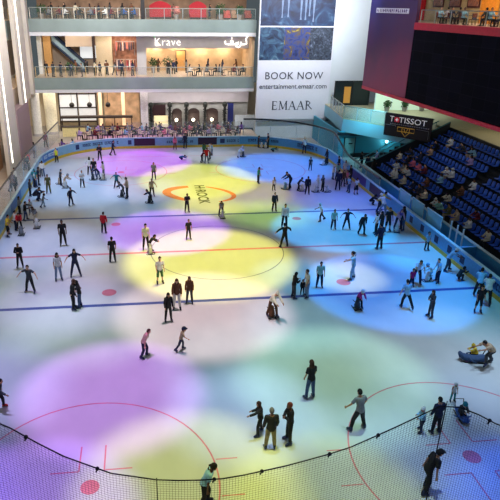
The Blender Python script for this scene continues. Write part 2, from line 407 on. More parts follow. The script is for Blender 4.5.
SEATM = mat('seat_blue', (40, 96, 204), rough=.45, noise=.15, scale=5); SEATF = mat('seat_bracket', (22, 24, 30), rough=.6)
def seat_meshes():
    bm = bmesh.new(); prof = [(-.21, .40), (-.19, .435), (0, .41), (.17, .42), (.2, .45), (.2, .41), (0, .37), (-.2, .385)]
    loft(bm, [[(x, w, z) for x, z in prof] for w in (-.2, .2)]); a = bpy.data.meshes.new('seat_pan'); bmesh.ops.recalc_face_normals(bm, faces=bm.faces[:]); bmesh.ops.bevel(bm, geom=bm.edges[:], offset=.012, segments=1, affect='EDGES'); bm.to_mesh(a); bm.free(); a.materials.append(SEATM)
    bm = bmesh.new(); R = []
    for z, x, w in ((.40, .2, .17), (.5, .215, .205), (.7, .25, .205), (.8, .275, .17), (.83, .285, .1)):
        R.append([(x-.03+.03*(t/3.)**2*(1), w*t/3., z) for t in (-3, -1.5, 0, 1.5, 3)]+[(x+.01+.03*(t/3.)**2, w*t/3., z) for t in (3, 1.5, 0, -1.5, -3)])
    loft(bm, R); b = bpy.data.meshes.new('backrest'); bmesh.ops.recalc_face_normals(bm, faces=bm.faces[:]); bm.to_mesh(b); bm.free(); b.materials.append(SEATM)
    for p in b.polygons: p.use_smooth = True
    bm = bmesh.new(); box(bm, .16, .22, -.03, .03, 0, .42); box(bm, -.1, .22, -.025, .025, .36, .4); c = bpy.data.meshes.new('bracket'); bm.to_mesh(c); bm.free(); c.materials.append(SEATF)
    return a, b, c
SM = seat_meshes(); nseat = 0
for k in range(NROW):
    for blk in (0, 1):
        ys = []
        if blk == 0:
            y = AIS1+.3
            while y < Y_END-.5: ys.append(y); y += .58
        else:
            y = AIS0-.3
            ylo = -3.9+k*1.55 - .6
            while y > max(ylo-1.6, -5.5): ys.append(y); y -= .58
        for j, y in enumerate(ys):
            r = empty('stadium_seat', (X0+k*PIT, y, Z0+k*RIS)); nseat += 1
            tag(r, 'blue plastic stadium seat, %s from the aisle, %s row up, %s block' % (ordinal(j+1), ordinal(k+1), 'far' if blk == 0 else 'near'), 'seat', 'blue seats of the grandstand')
            for nm, me in zip(('seat_pan', 'backrest', 'bracket'), SM): link(nm, me, None, r)
# ------------------------------------------------------------------ back building: galleries, shops
WHT = mat('slab_white', (206, 206, 210), rough=.6, noise=.04); FAS = mat('fascia_grey_green', (128, 142, 140), rough=.25, noise=.1, scale=.4)
BEI = mat('plaster_beige', (196, 178, 160), rough=.8, noise=.06, scale=1); GREYP = mat('plaster_grey', (176, 172, 174), rough=.8, noise=.05, scale=1)
CREAM = mat('plaster_cream', (222, 206, 176), rough=.8, noise=.05); WARM = mat('wall_warm', (200, 172, 138), rough=.8, noise=.12, scale=1.5)
DKB = mat('dark_brown', (52, 38, 36), rough=.6); TAN = mat('tan_panel', (196, 150, 92), rough=.6); DKG = mat('dark_column', (22, 22, 26), rough=.5)
FLR = mat('gallery_floor', (190, 170, 150), rough=.4)
def S(name, m, *a, bev=0.): return tag(boxobj(name, m, *a, bev=bev), kind='structure')
BX0, BX1 = -17.2, 9.1
S('floor_first_gallery', FLR, BX0, BX1, 36.0, 48, 5.85, 7.2); S('floor_second_gallery', FLR, BX0, BX1, 36.0, 48, 12.3, 13.7)
S('trim_1', WHT, BX0, BX1, 35.85, 48, 5.48, 5.85); S('trim_2', WHT, BX0, BX1, 35.85, 48, 11.88, 12.3)
S('trim_3', FAS, BX0, BX1, 35.82, 35.995, 5.87, 7.22); S('trim_4', FAS, BX0, BX1, 35.82, 35.995, 12.32, 13.72)
S('ceiling_top', WHT, BX0, 34, 34.2, 48, 18.6, 19)
S('wall_back_first', BEI, BX0, BX1, 46, 46.3, 7.2, 11.9); S('wall_back_second', mat('dim_brown', (124, 98, 78), rough=.8, noise=.4, scale=.8), BX0, BX1, 43, 43.3, 13.7, 18.6)
S('wall_back_ground', CREAM, BX0-5, BX1+10, 44, 44.3, 0, 5.5)
# balustrades
GBAL = glass('balustrade_glass', (130, 150, 145), .07); BRASS = mat('brass_post', (206, 176, 120), metal=.3, rough=.4)
def balustrade(label, p0, p1, h, z, gm=GBAL, step=1.1, pm=BRASS):
    p0 = Vector((p0[0], p0[1], z)); p1 = Vector((p1[0], p1[1], z)); d = p1-p0; L = d.length
    r = empty('balustrade', p0); tag(r, label, 'balustrade', 'gallery balustrades')
    bm = bmesh.new(); n = Vector((-d.y, d.x, 0)).normalized()*.012
    loft(bm, [[q-n, q+n, q+n+Vector((0, 0, h-.06)), q-n+Vector((0, 0, h-.06))] for q in (Vector((0, 0, .02)), d+Vector((0, 0, .02)))]); build('glass_panel', bm, gm, r)
    bm = bmesh.new(); tube(bm, [(0, 0, h), d+Vector((0, 0, h))], .045); build('handrail', bm, mat('rail_grey', (150, 156, 150), metal=.3, rough=.4), r)
    k = int(L/step)
    for i in range(k+1):
        q = d*(i/k); bm = bmesh.new(); tube(bm, [q, q+Vector((0, 0, h))], .04, 5); build('post', bm, pm, r)
balustrade('brass posted glass balustrade on the first gallery, left of the terrace sign', (BX0+.2, 36.1), (-5.4, 36.1), 1.25, 7.2)
balustrade('glass balustrade with grey posts before the warm lit restaurant', (-5.2, 36.1), (BX1-.1, 36.1), 1.15, 7.2, step=2.0, pm=STEEL)
balustrade('pale posted glass balustrade on the top gallery, left of the black column', (BX0+.2, 36.1), (-4.6, 36.1), 1.2, 13.7, step=1.15, pm=mat('pale_post', (214, 205, 190)))
balustrade('glass balustrade on the top gallery before the red sofas', (-3.9, 36.1), (BX1-.1, 36.1), 1.2, 13.7, step=2.0, pm=STEEL)
def post(name, m, x0, x1, y0, y1, z0, z1, label, cat='column', group=None):
    o = boxobj(name, m, 0, x1-x0, 0, y1-y0, 0, z1-z0, bev=.03); o.location = (x0, y0, z0); return tag(o, label, cat, group)
post('column', DKG, -4.45, -4.0, 36.2, 36.6, 13.7, 18.6, 'black square column rising through the top gallery')
# first gallery contents
S('wall_restaurant_left', GREYP, -5.1, -3.95, 38.6, 46, 7.2, 11.9)
S('wall_restaurant_sign', GREYP, -3.95, BX1, 38.8, 39.2, 10.35, 11.9)
S('wall_restaurant_back', WARM, -3.95, BX1, 43.5, 43.8, 7.2, 10.4)
S('ceiling_restaurant', WHT, -3.95, BX1, 39.2, 43.6, 10.3, 10.36)
S('wall_restaurant_right', WARM, BX1-.25, BX1, 36.5, 43.6, 7.2, 11.9)
sg = empty('shop_sign', (-1.3, 38.78, 11.05)); tag(sg, 'white lit Latin letters with a leaf over the restaurant, left of the Arabic sign', 'sign', 'restaurant signs')
LIT = emis('sign_letters', (250, 246, 236), 1.5); GRN = emis('sign_leaf', (90, 190, 110), .6)
t = text_mesh('lettering', 'Krave', 1.32, LIT, wall_mtx(0, -.06, 0), sg, bold=-.022, space=1.06)
bm = bmesh.new(); tube(bm, [(-1.62, -.08, .55), (-1.5, -.08, .8), (-1.42, -.08, .95)], .07, 5, .02); build('leaf', bm, GRN, sg)
sg = empty('shop_sign', (7.2, 38.78, 11.1)); tag(sg, 'white lit Arabic lettering with a green leaf over the restaurant', 'sign', 'restaurant signs')
bm = bmesh.new()
def stroke(pts, r=.085): tube(bm, [(x, -.06, z) for x, z in pts], r, 5)
stroke([(1.35, .55), (1.2, .3), (1.3, .05), (1.35, -.2), (1.1, -.3), (.7, -.3)]); stroke([(1.7, .8), (1.35, .55)], .06)
stroke([(.6, 0), (.62, -.3), (.45, -.6), (.25, -.68)]); stroke([(.3, .0), (.25, -.25), (-.1, -.3), (-.5, -.3), (-1.0, -.3), (-1.3, -.25), (-1.4, 0), (-1.3, .1)])
stroke([(-.45, -.3), (-.38, .05), (-.55, .18), (-.7, .05), (-.62, -.08), (-.4, -.02)]); stroke([(.05, -.28), (.05, -.05)])
for x, z in ((-.55, .45), (.0, -.55), (.16, -.55)): ball(bm, (x, -.06, z), .09, 6)
build('lettering', bm, LIT, sg)
bm = bmesh.new(); tube(bm, [(1.6, -.08, .75), (1.78, -.08, .95), (1.85, -.08, 1.1)], .07, 5, .02); build('leaf', bm, GRN, sg)
dr = empty('timber_door', (-.05, 43.3, 7.2)); tag(dr, 'orange timber door in the back wall of the lit restaurant', 'door')
boxobj('door_leaf', TAN, .08, 1.25, 0, .1, 0, 2.5, parent=dr, bev=.02); boxobj('door_frame', DKB, 0, .08, -.03, .15, 0, 2.6, parent=dr); boxobj('door_frame', DKB, 1.25, 1.33, -.03, .15, 0, 2.6, parent=dr); boxobj('lintel', DKB, 0, 1.33, -.03, .15, 2.5, 2.6, parent=dr)
bm = bmesh.new(); tube(bm, [(1.12, -.03, 1.0), (1.12, -.03, 1.3)], .025); build('handle', bm, STEEL, dr)
# escalator behind the first gallery
es = empty('escalator', (-15.6, 41.5, 7.2)); tag(es, 'dark blue escalator climbing to the left behind the first gallery', 'escalator')
ESC = mat('escalator_navy', (30, 52, 86), rough=.35); ESG = mat('escalator_panel', (150, 180, 196), rough=.3)
for y in (0, 1.2):
    bm = bmesh.new(); loft(bm, [[(0, yy, 3.6), (0, yy, 4.5), (3.9, yy, .9), (3.9, yy, 0)] for yy in (y, y+.12)]); build('side_panel', bm, ESG, es)
    bm = bmesh.new(); tube(bm, [(-.2, y+.06, 4.75), (.2, y+.06, 4.6), (3.8, y+.06, 1.25), (4.2, y+.06, 1.15)], .11); build('handrail', bm, ESC, es)
    bm = bmesh.new(); tube(bm, [(0, y+.06, 3.7), (3.9, y+.06, .1)], .16); build('skirt', bm, ESC, es)
bm = bmesh.new()
for k in range(16): box(bm, 3.7-k*.24, 3.95-k*.24, .12, 1.2, .0+k*.225, .24+k*.225)
build('steps', bm, mat('escalator_step', (60, 66, 76), metal=.4), es)
S('wall_first_white', mat('wall_white', (214, 216, 214), rough=.7), -17.2, -16.75, 40, 44, 7.2, 11.9); S('wall_first_tan', TAN, -16.6, -15.7, 41, 42, 7.2, 11.9)
S('ceiling_first_inner', BEI, -13.8, -10.5, 40.5, 46, 10.4, 11.88)
sw = empty('shop_window', (-12.6, 45.6, 8.6)); tag(sw, 'white lit shop window behind the escalator', 'shop window')
boxobj('pane', emis('shop_glow', (226, 232, 236), .75), 0, 2.2, 0, .1, 0, 1.6, parent=sw); boxobj('frame', DKG, -.1, 2.3, .1, .2, -.1, 1.7, parent=sw)
post('column', DKB, -10.55, -10.25, 40, 40.4, 7.2, 11.88, 'dark brown column between the escalator and cream wall'); S('wall_first_cream', CREAM, -10.2, -8.2, 41, 41.4, 7.2, 11.88)
S('wall_first_shop', mat('shop_peach', (176, 128, 104), rough=.8, noise=.5, scale=1.6), -8.2, -5.1, 43, 43.2, 7.2, 11.88)
# clothes rails of the first gallery shop
CLO = [(190, 60, 70), (226, 200, 190), (70, 50, 46), (214, 120, 110), (236, 226, 214), (110, 40, 50), (200, 160, 120), (60, 66, 90)]
def rack(loc, label, n, w, seed):
    r = empty('clothes_rack', loc); tag(r, label, 'clothes rack', 'clothes racks in the peach shop'); rnd = random.Random(seed)
    bm = bmesh.new(); tube(bm, [(0, 0, 0), (0, 0, 1.7), (w, 0, 1.7), (w, 0, 0)], .03); build('rail', bm, STEEL, r)
    for i in range(n):
        x = .12+i*(w-.24)/(n-1); c = CLO[rnd.randrange(len(CLO))]; l = .7+.5*rnd.random(); bm = bmesh.new()
        loft(bm, [[(x-.05, -.2, 1.6), (x+.05, -.2, 1.6), (x+.05, .2, 1.6), (x-.05, .2, 1.6)], [(x-.07, -.26, 1.6-l), (x+.07, -.26, 1.6-l), (x+.07, .26, 1.6-l), (x-.07, .26, 1.6-l)]])
        build('garment', bm, mat('garment_%d_%d_%d' % c, c), r)
rack((-7.9, 40.5, 7.2), 'rail of red and pale clothes at the left of the peach shop', 7, 1.2, 1); rack((-6.5, 40.3, 7.2), 'rail of pink and dark clothes at the right of the peach shop', 7, 1.2, 2)
rack((-7.8, 42.4, 9.2), 'upper rail of clothes high on the back wall of the peach shop', 9, 2.4, 3)
# furniture
def cafe_table():
    bm = bmesh.new(); lathe(bm, [(.42, .71), (.43, .74), (.4, .75)]); top = bpy.data.meshes.new('table_top'); bm.to_mesh(top); bm.free()
    bm = bmesh.new(); lathe(bm, [(.28, 0), (.26, .03), (.04, .06), (.035, .71)]); ped = bpy.data.meshes.new('pedestal'); bm.to_mesh(ped); bm.free()
    return top, ped
TT, TP = cafe_table(); TT.materials.append(mat('table_dark', (70, 52, 44), rough=.4)); TP.materials.append(DKG)
def chair_meshes():
    bm = bmesh.new(); box(bm, -.21, .21, -.21, .21, .42, .48, bev=.02); a = bpy.data.meshes.new('seat'); bm.to_mesh(a); bm.free()
    bm = bmesh.new(); loft(bm, [[(x, -.2-.06*t, .5+.42*t) for x in (-.2, .2)]+[(x, -.16-.06*t, .5+.42*t) for x in (.2, -.2)] for t in (0, .5, 1)]); b = bpy.data.meshes.new('backrest'); bm.to_mesh(b); bm.free()
    bm = bmesh.new(); tube(bm, [(0, 0, 0), (0, 0, .44)], .018, 5); c = bpy.data.meshes.new('leg'); bm.to_mesh(c); bm.free()
    return a, b, c
CS, CBk, CL = chair_meshes()
for me in (CS, CBk): me.materials.append(None)
CL.materials.append(DKG)
def setm(o, m): o.material_slots[0].link = 'OBJECT'; o.material_slots[0].material = m
def table(loc, label, group):
    r = empty('cafe_table', loc); tag(r, label, 'table', group); link('table_top', TT, None, r); link('pedestal', TP, None, r)
def chair(loc, rz, m, label, group):
    r = empty('cafe_chair', loc, rz); tag(r, label, 'chair', group)
    for nm, me in (('seat', CS), ('backrest', CBk)): setm(link(nm, me, None, r), m)
    for sx in (-1, 1):
        for sy in (-1, 1): o = link('leg', CL, None, r); o.location = (sx*.18, sy*.18, 0)
CHD = mat('chair_dark', (36, 34, 40), rough=.6); CHN = mat('chair_navy', (40, 54, 92), rough=.6); CHP = mat('chair_plum', (92, 60, 110), rough=.6)
diners = []   # (x, y, z, heading, group)
for i, x in enumerate((1.9, 4.0, 5.6, 7.4)):
    table((x, 37.6, 7.2), 'dark round table, %s from the right in the warm lit restaurant' % ordinal(4-i), 'restaurant tables')
    for s in (-1, 1):
        chair((x+s*.7, 37.6, 7.2), s*PI/2, CHD, 'dark chair %s of the %s restaurant table from the right' % ('left' if s < 0 else 'right', ordinal(4-i)), 'restaurant chairs')
for i, x in enumerate((-14.5, -12.6, -10.9, -9.2, -7.3, -5.8)):
    table((x, 37.7, 13.7), 'dark round table, %s from the left on the top gallery' % ordinal(i+1), 'top gallery tables')
    for s in (-1, 1):
        chair((x+s*.68, 37.7, 13.7), s*PI/2, CHN, 'navy chair %s of the %s top gallery table from the left' % ('left' if s < 0 else 'right', ordinal(i+1)), 'top gallery chairs')
RSOFA = mat('red_velvet', (160, 16, 34), rough=.7)
def booth(x, w, label):
    r = empty('booth_sofa', (x, 38.6, 13.7)); tag(r, label, 'sofa', 'red booth sofas')
    boxobj('seat', RSOFA, 0, w, 0, .7, .2, .5, parent=r, bev=.05)
    bm = bmesh.new(); R = []
    for i in range(9): t = i/8; R.append([(w*t, .6, .3), (w*t, .6, 1.5+.5*math.sin(PI*t)), (w*t, .85, 1.5+.5*math.sin(PI*t)), (w*t, .85, .3)])
    loft(bm, R); build('backrest', bm, RSOFA, r); boxobj('base', DKG, .05, w-.05, .05, .65, 0, .2, parent=r)
booth(-3.4, 2.6, 'red arched booth sofa just right of the black column'); booth(1.4, 2.1, 'red arched booth sofa in the middle of the top gallery')
POTM = mat('planter_grey', (140, 132, 126)); LEAF = mat('leaf_green', (46, 78, 40), rough=.7, noise=.4, scale=4); PNK = mat('flower_pink', (220, 140, 130), noise=.3)
def leafball(bm, c, r, n, seed, ls=.22):
    rnd = random.Random(seed)
    for _ in range(n):
        v = Vector((rnd.gauss(0, 1), rnd.gauss(0, 1), rnd.gauss(0, 1))).normalized()*r*(.5+.5*rnd.random()); p = Vector(c)+v
        a = Vector((rnd.gauss(0, 1), rnd.gauss(0, 1), rnd.gauss(0, 1))).normalized()*ls; b = v.cross(a).normalized()*ls*.4
        bm.faces.new([bm.verts.new(q) for q in (p, p+a*.5+b, p+a, p+a*.5-b)])
def planter(x, y, z, label, r=.5, h=.55, m=LEAF, seed=1, grp='gallery planters'):
    o = empty('planter', (x, y, z)); tag(o, label, 'potted plant', grp)
    bm = bmesh.new(); lathe(bm, [(.22, 0), (.32, h), (.27, h), (.25, h-.06)]); build('pot', bm, POTM, o)
    bm = bmesh.new(); leafball(bm, (0, 0, h+r*.8), r, 160, seed); build('foliage', bm, m, o)
    bm = bmesh.new(); tube(bm, [(0, 0, h-.1), (0, 0, h+r)], .03); build('stem', bm, DKB, o)
planter(-.3, 37.2, 13.7, 'pale pot of pink blooms between the two red sofas', m=PNK, seed=2); planter(5.0, 37.4, 13.7, 'bushy plant right of the red sofas on the top gallery', seed=3, r=.7)
planter(7.3, 37.4, 13.7, 'bushy plant nearest the banner on the top gallery', seed=4, r=.6); planter(-15.9, 37.4, 13.7, 'bushy plant at the left end of the top gallery', seed=5, r=.6)
planter(-1.2, 40.8, 7.2, 'tall dark plant at the left inside the warm restaurant', r=.75, h=.6, seed=6); planter(-3.1, 40.8, 7.2, 'dark plant beside the grey pier inside the restaurant', r=.6, h=.8, seed=7)
planter(-13.3, 38.4, 7.2, 'bushy plant at the foot of the escalator', r=.6, seed=8)
for i, (x, c) in enumerate(((5.6, (200, 90, 80)), (6.6, (190, 150, 120)), (8.2, (170, 80, 70)))):
    boxm = mat('armchair_%d' % i, c, rough=.8)
    r = empty('armchair', (x, 38.6, 13.7)); tag(r, '%s armchair on the top gallery left of the banner' % ['red', 'tan', 'dark red'][i], 'armchair', 'top gallery armchairs')
    boxobj('seat', boxm, 0, .8, 0, .7, .15, .45, parent=r, bev=.04); boxobj('backrest', boxm, 0, .8, .6, .8, .3, 1.0, parent=r, bev=.05)
    boxobj('base', DKG, .05, .75, .05, .7, 0, .15, parent=r)
    for xx in (0, .68): boxobj('armrest', boxm, xx, xx+.12, 0, .65, .3, .65, parent=r, bev=.03)
# ground floor shops
S('wall_ground_facade', GREYP, -3.95, BX1+.1, 39.8, 40.2, 3.6, 5.48); S('wall_ground_facade_low', mat('pale_stone', (176, 178, 172), rough=.8, noise=.2, scale=1), -3.95, BX1+.1, 40.2, 40.5, 0, 3.6)
S('wall_pier', mat('pier_white', (208, 204, 210), rough=.7), -4.9, -3.95, 37.8, 40.2, 0, 5.48)
S('wall_warm_shop', mat('warm_shop', (206, 172, 142), rough=.8, noise=.3, scale=1.2), -9.6, -5.0, 41.5, 41.8, 0, 5.48)
PEACH = emis('peach_light_column', (250, 214, 176), .7)
for i, x in enumerate((-10.2, -7.3)):
    o = post('light_pillar', PEACH, x, x+.42, 39.5, 39.9, 0, 5.48, ['glowing cream pillar between the white windows and the peach shop', 'glowing peach pillar in the middle of the peach ground shop'][i], 'pillar')
sw = empty('storefront', (-15.3, 40.4, 0)); tag(sw, 'white lit shopfront with dark frame under the first gallery', 'shopfront')
SG = emis('white_shop_glow', (200, 202, 206), .55)
for i in range(2):
    boxobj('pane', SG, .15+i*2.35, 2.3+i*2.35, .1, .16, 1.3, 4.6, parent=sw)
for x in (0, 2.3, 4.65): boxobj('mullion', DKB, x, x+.14, 0, .2, 0, 4.9, parent=sw)
for z in (1.1, 2.9, 4.62): boxobj('transom', DKB, 0, 4.8, 0, .2, z, z+.14, parent=sw)
BLK = mat('black_globe', (26, 20, 26), rough=.3)
for i, x in enumerate((-13.5, -11.3, -9.0)):
    o = empty('pendant_lamp', (x, 39.2, 3.5)); tag(o, 'black ball pendant, %s from the left by the white shopfront' % ordinal(i+1), 'lamp', 'black ball pendants')
    bm = bmesh.new(); ball(bm, (0, 0, 0), .33, 14); build('globe', bm, BLK, o, True); bm = bmesh.new(); tube(bm, [(0, 0, .3), (0, 0, 2.0)], .02); build('cord', bm, DKG, o)
# cream cafe counter
ct = empty('cafe_counter', (-14.6, 36.8, 0)); tag(ct, 'long cream lit cafe counter under the white shopfront', 'counter')
boxobj('counter_front', mat('counter_cream', (236, 220, 160), rough=.5), 0, 8.6, 0, .5, 0, 1.15, parent=ct); boxobj('worktop', DKB, -.1, 8.7, -.1, .6, 1.15, 1.22, parent=ct)
boxobj('canopy', mat('counter_canopy', (58, 46, 40)), -.1, 8.7, -.1, .7, 2.25, 2.5, parent=ct)
for x in (0, 2.1, 4.3, 6.4, 8.5): boxobj('canopy_post', DKB, x, x+.1, .1, .2, 1.22, 2.25, parent=ct)
boxobj('light_strip', emis('counter_light', (255, 232, 160), 1.2), .2, 8.4, .2, .5, 2.2, 2.25, parent=ct)
S('floor_cafe', FLR, -12.6, BX1, 30.9, 36.4, 0, .7)
# arched niches with globe lamps
for i, (xa, xb) in enumerate(((-.85, .45), (1.25, 2.75), (3.65, 5.2))):
    r = empty('arched_niche', (xa, 39.6, 0)); tag(r, 'dark brown arched niche with globe lamp, %s from the left' % ordinal(i+1), 'niche', 'arched niches')
    w = xb-xa; bm = bmesh.new(); pts = [(0, 0), (w, 0)]+[(w/2+w/2*math.cos(a), 2.35+.5*math.sin(a)) for a in [PI*k/10 for k in range(11)]]
    loft(bm, [[(x, yy, z) for x, z in pts] for yy in (0, .3)]); build('arch_panel', bm, DKB, r)
    bm = bmesh.new(); ball(bm, (w/2-.1, -.35, 1.45), .2, 12); g = build('globe_lamp', bm, emis('globe_glow', (255, 244, 220), 6.), r); g['label'] = 'glowing white globe'
    bm = bmesh.new(); tube(bm, [(w/2-.1, -.35, 1.3), (w/2-.1, -.35, 0)], .03); build('lamp_stem', bm, DKG, r)
    point('globe_light', (xa+w/2-.1, 39.0, 1.5), 60, (1, .88, .7), .2)
o = empty('dark_window', (-3.35, 39.6, 1.9)); tag(o, 'dark brown square window above the pale stall left of the niches', 'window')
boxobj('pane', mat('window_plum', (58, 40, 42), rough=.3), 0, 1.6, 0, .2, 0, 1.4, parent=o); boxobj('window_frame', DKB, -.08, 1.68, .05, .22, -.08, 1.48, parent=o)
TREL = mat('trellis_green', (34, 40, 34), rough=.7, noise=.4, scale=5)
for i, x in enumerate((-3.55, -1.15, 1.0, 3.45, 6.0)):
    r = empty('planted_column', (x, 39.2, 0)); tag(r, 'dark leafy planted column, %s from the left along the grey facade' % ordinal(i+1), 'planted column', 'planted columns of the facade')
    bm = bmesh.new(); tube(bm, [(0, 0, 0), (0, 0, 3.2)], .16, 8); build('trunk', bm, DKG, r)
    bm = bmesh.new()
    for k in range(7): leafball(bm, (0, 0, .5+k*.45), .27, 40, i*10+k, .18)
    build('foliage', bm, TREL, r)
    bm = bmesh.new(); lathe(bm, [(.1, 3.1), (.3, 3.2), (.32, 3.5), (.2, 3.7), (.05, 3.75)]); build('capital', bm, TREL, r)
o = empty('banner_stand', (6.45, 39.5, 0)); tag(o, 'navy upright panel right of the last planted column', 'banner stand')
boxobj('panel', mat('navy_panel', (34, 44, 110), rough=.5), 0, .75, 0, .08, .1, 3.5, parent=o); boxobj('base', DKG, -.05, .8, -.2, .28, 0, .1, parent=o)
o = empty('serving_stall', (-3.2, 38.8, 0)); tag(o, 'pale lit serving stall with shelves left of the niches', 'stall')
boxobj('stall_counter', mat('stall_cream', (222, 214, 180)), 0, 1.8, 0, .6, 0, 1.0, parent=o); boxobj('shelf', WHT, 0, 1.8, .5, .6, 1.3, 1.36, parent=o); boxobj('stall_back', emis('stall_glow', (240, 226, 176), .5), 0, 1.8, .6, .66, .9, 2.0, parent=o)
o = empty('white_partition', (7.3, 38.6, 0)); tag(o, 'white low partition with benches right of the navy panel', 'partition')
boxobj('partition_panel', mat('partition_white', (190, 200, 205)), 0, 2.6, 0, .1, 0, 2.1, parent=o); boxobj('bench', DKG, .3, 2.3, -.6, -.1, 0, .45, parent=o)
# cream corner pillars on the left
for i, (x0, x1, y, m) in enumerate(((-18.3, -17.2, 37.2, mat('pillar_pale', (226, 224, 218))), (-16.9, -15.4, 38.4, mat('pillar_cream', (244, 234, 206))))):
    r = empty('round_column', ((x0+x1)/2, y+.6, 0)); tag(r, ['pale round column nearest the lilac wall block', 'cream lit round column left of the white shopfront'][i], 'column', 'round corner columns'); rad = (x1-x0)/2
    bm = bmesh.new(); lathe(bm, [(rad, 0), (rad, 5.48)], seg=24); build('shaft', bm, m, r, False); bm = bmesh.new(); lathe(bm, [(rad+.08, 0), (rad+.08, .25), (rad, .3)], seg=24); build('base_ring', bm, GREYP, r)

# ------------------------------------------------------------------ left wall
PILL = mat('pillar_greige', (196, 188, 180), rough=.7, noise=.05, scale=.6); STRIPL = emis('light_strip', (255, 248, 232), 2.2)
S('wall_left', BEI, -21.4, -21, -10, 48, 0, 19)
S('floor_left_first', FLR, -21, -17.9, -10, 36, 5.85, 7.2); S('floor_left_second', FLR, -21, -17.9, -10, 36, 12.3, 13.7)
S('trim_5', BEI, -17.95, -17.75, -10, 36, 5.5, 7.22); S('trim_6', FAS, -17.95, -17.75, -10, 36, 11.9, 13.72)
S('wall_left_block', mat('lilac_block', (150, 128, 136), rough=.7, noise=.06), -18.6, -17.0, 23.2, 29.6, 0, 5.6)
S('wall_left_ground', mat('ground_tan', (176, 138, 104), rough=.8, noise=.15, scale=.6), -21, -18.9, -10, 22.8, 0, 5.5)
for i, (y0, y1, zb, s0, s1) in enumerate(((17.6, 22.6, 0, 1.5, 18.9), (26.6, 31.4, 5.6, 5.6, 18.9))):
    r = empty('light_column', (-17.0, y0, 0)); tag(r, ['greige wall column with a glowing vertical strip reaching the walkway', 'greige wall column with a glowing vertical strip above the lilac block'][i], 'column', 'columns with light strips')
    boxobj('shaft', PILL, -.35, 0, 0, y1-y0, zb, 18.9, parent=r); k = boxobj('light_strip', STRIPL, .0, .05, [1.0, 1.4][i], [1.35, 1.85][i], s0, s1, parent=r); k['label'] = 'glowing white strip'
S('wall_left_corner', PILL, -17.9, -17.2, 34.8, 36.2, 5.5, 18.9)
balustrade('glass balustrade on the left wall first gallery', (-17.85, -8), (-17.85, 34), 1.2, 7.2, step=2.5)
balustrade('glass balustrade on the left wall second gallery', (-17.85, -8), (-17.85, 34), 1.2, 13.7, step=2.5)
for i, (y, z, c) in enumerate(((23.4, 7.25, (236, 214, 170)), (33.0, 7.25, (236, 206, 160)), (24.0, 13.75, (120, 160, 190)))):
    r = empty('display_window', (-20.98, y, z)); tag(r, ['warm lit shop window between the light columns', 'warm lit shop window in the far left corner', 'blue lit shop window high on the left wall'][i], 'shop window', 'left wall shop windows')
    boxobj('pane', emis('display_%d' % i, c, .8), 0, .06, 0, 2.6, .4, 3.2, parent=r); boxobj('frame', DKB, 0, .1, -.1, 0, 0, 3.4, parent=r); boxobj('frame', DKB, 0, .1, 2.6, 2.7, 0, 3.4, parent=r); boxobj('lintel', DKB, 0, .1, -.1, 2.7, 3.2, 3.4, parent=r)

# ------------------------------------------------------------------ banner wall
WALLW = mat('wall_blue_white', (206, 214, 222), rough=.7, noise=.03, scale=.5)
S('wall_banner', WALLW, BX1, 23.2, 34.0, 34.4, 0, 19)
bn = empty('advert_banner', (9.1, 33.97, 2.4)); tag(bn, 'tall white advert banner with blue show pictures reading BOOK NOW', 'banner')
BW = mat('banner_white', (216, 218, 230), rough=.6, noise=.02); W = 8.95
boxobj('banner_sheet', BW, 0, W, -.05, 0, 0, 16.4, parent=bn)
def picmat(name, cols, scale, dist=2.):
    m = bpy.data.materials.new(name); m.use_nodes = True; nt = m.node_tree; b = nt.nodes['Principled BSDF']
    tc = nt.nodes.new('ShaderNodeTexCoord'); n = nt.nodes.new('ShaderNodeTexNoise'); n.inputs['Scale'].default_value = scale; n.inputs['Detail'].default_value = 6; n.inputs['Distortion'].default_value = dist
    r = nt.nodes.new('ShaderNodeValToRGB'); r.color_ramp.elements[0].position = .3; r.color_ramp.elements[1].position = .75
    for i, c in enumerate(cols):
        if i < 2: e = r.color_ramp.elements[i]
        else: e = r.color_ramp.elements.new(.3+.45*(i-1)/(len(cols)-1))
        e.color = list(srgb(c))+[1]
    nt.links.new(tc.outputs['Object'], n.inputs['Vector']); nt.links.new(n.outputs['Fac'], r.inputs['Fac']); nt.links.new(r.outputs[0], b.inputs['Base Color']); b.inputs['Roughness'].default_value = .5
    return m
boxobj('picture', picmat('stage_picture', [(18, 24, 46), (90, 120, 150), (24, 36, 70), (34, 60, 96)], .5), .1, W-.1, -.08, -.05, 10.75, 16.3, parent=bn)['label'] = 'dark blue stage picture'
boxobj('picture', picmat('water_picture', [(16, 26, 48), (150, 175, 190), (34, 56, 88), (62, 94, 120)], .8), .1, 3.0, -.08, -.05, 6.95, 10.6, parent=bn)
boxobj('picture', picmat('costume_picture', [(22, 28, 66), (170, 150, 66), (44, 60, 120), (84, 70, 46)], .9), 3.0, 6.1, -.08, -.05, 6.95, 10.6, parent=bn)
boxobj('picture', picmat('crowd_picture', [(18, 24, 46), (120, 130, 150), (44, 52, 66), (66, 76, 96)], 1.8), 6.1, W-.1, -.08, -.05, 6.95, 10.6, parent=bn)
bm = bmesh.new()
for x, z0 in ((2.6, 11.6), (3.3, 11.7), (4.8, 11.4), (5.35, 11.4), (5.8, 11.8), (6.3, 11.2)):
    loft(bm, [[(x-.1, -.1, z0), (x+.12, -.1, z0), (x+.12, -.08, z0), (x-.1, -.08, z0)], [(x-.05, -.1, z0+.5), (x+.05, -.1, z0+.5), (x+.05, -.08, z0+.5), (x-.05, -.08, z0+.5)], [(x-.12, -.1, z0+2.), (x+.14, -.1, z0+2.), (x+.14, -.08, z0+2.), (x-.12, -.08, z0+2.)], [(x-.2, -.1, z0+4.), (x+.2, -.1, z0+4.), (x+.2, -.08, z0+4.), (x-.2, -.08, z0+4.)]])
build('picture_figures', bm, mat('print_pale', (104, 120, 150)), bn)
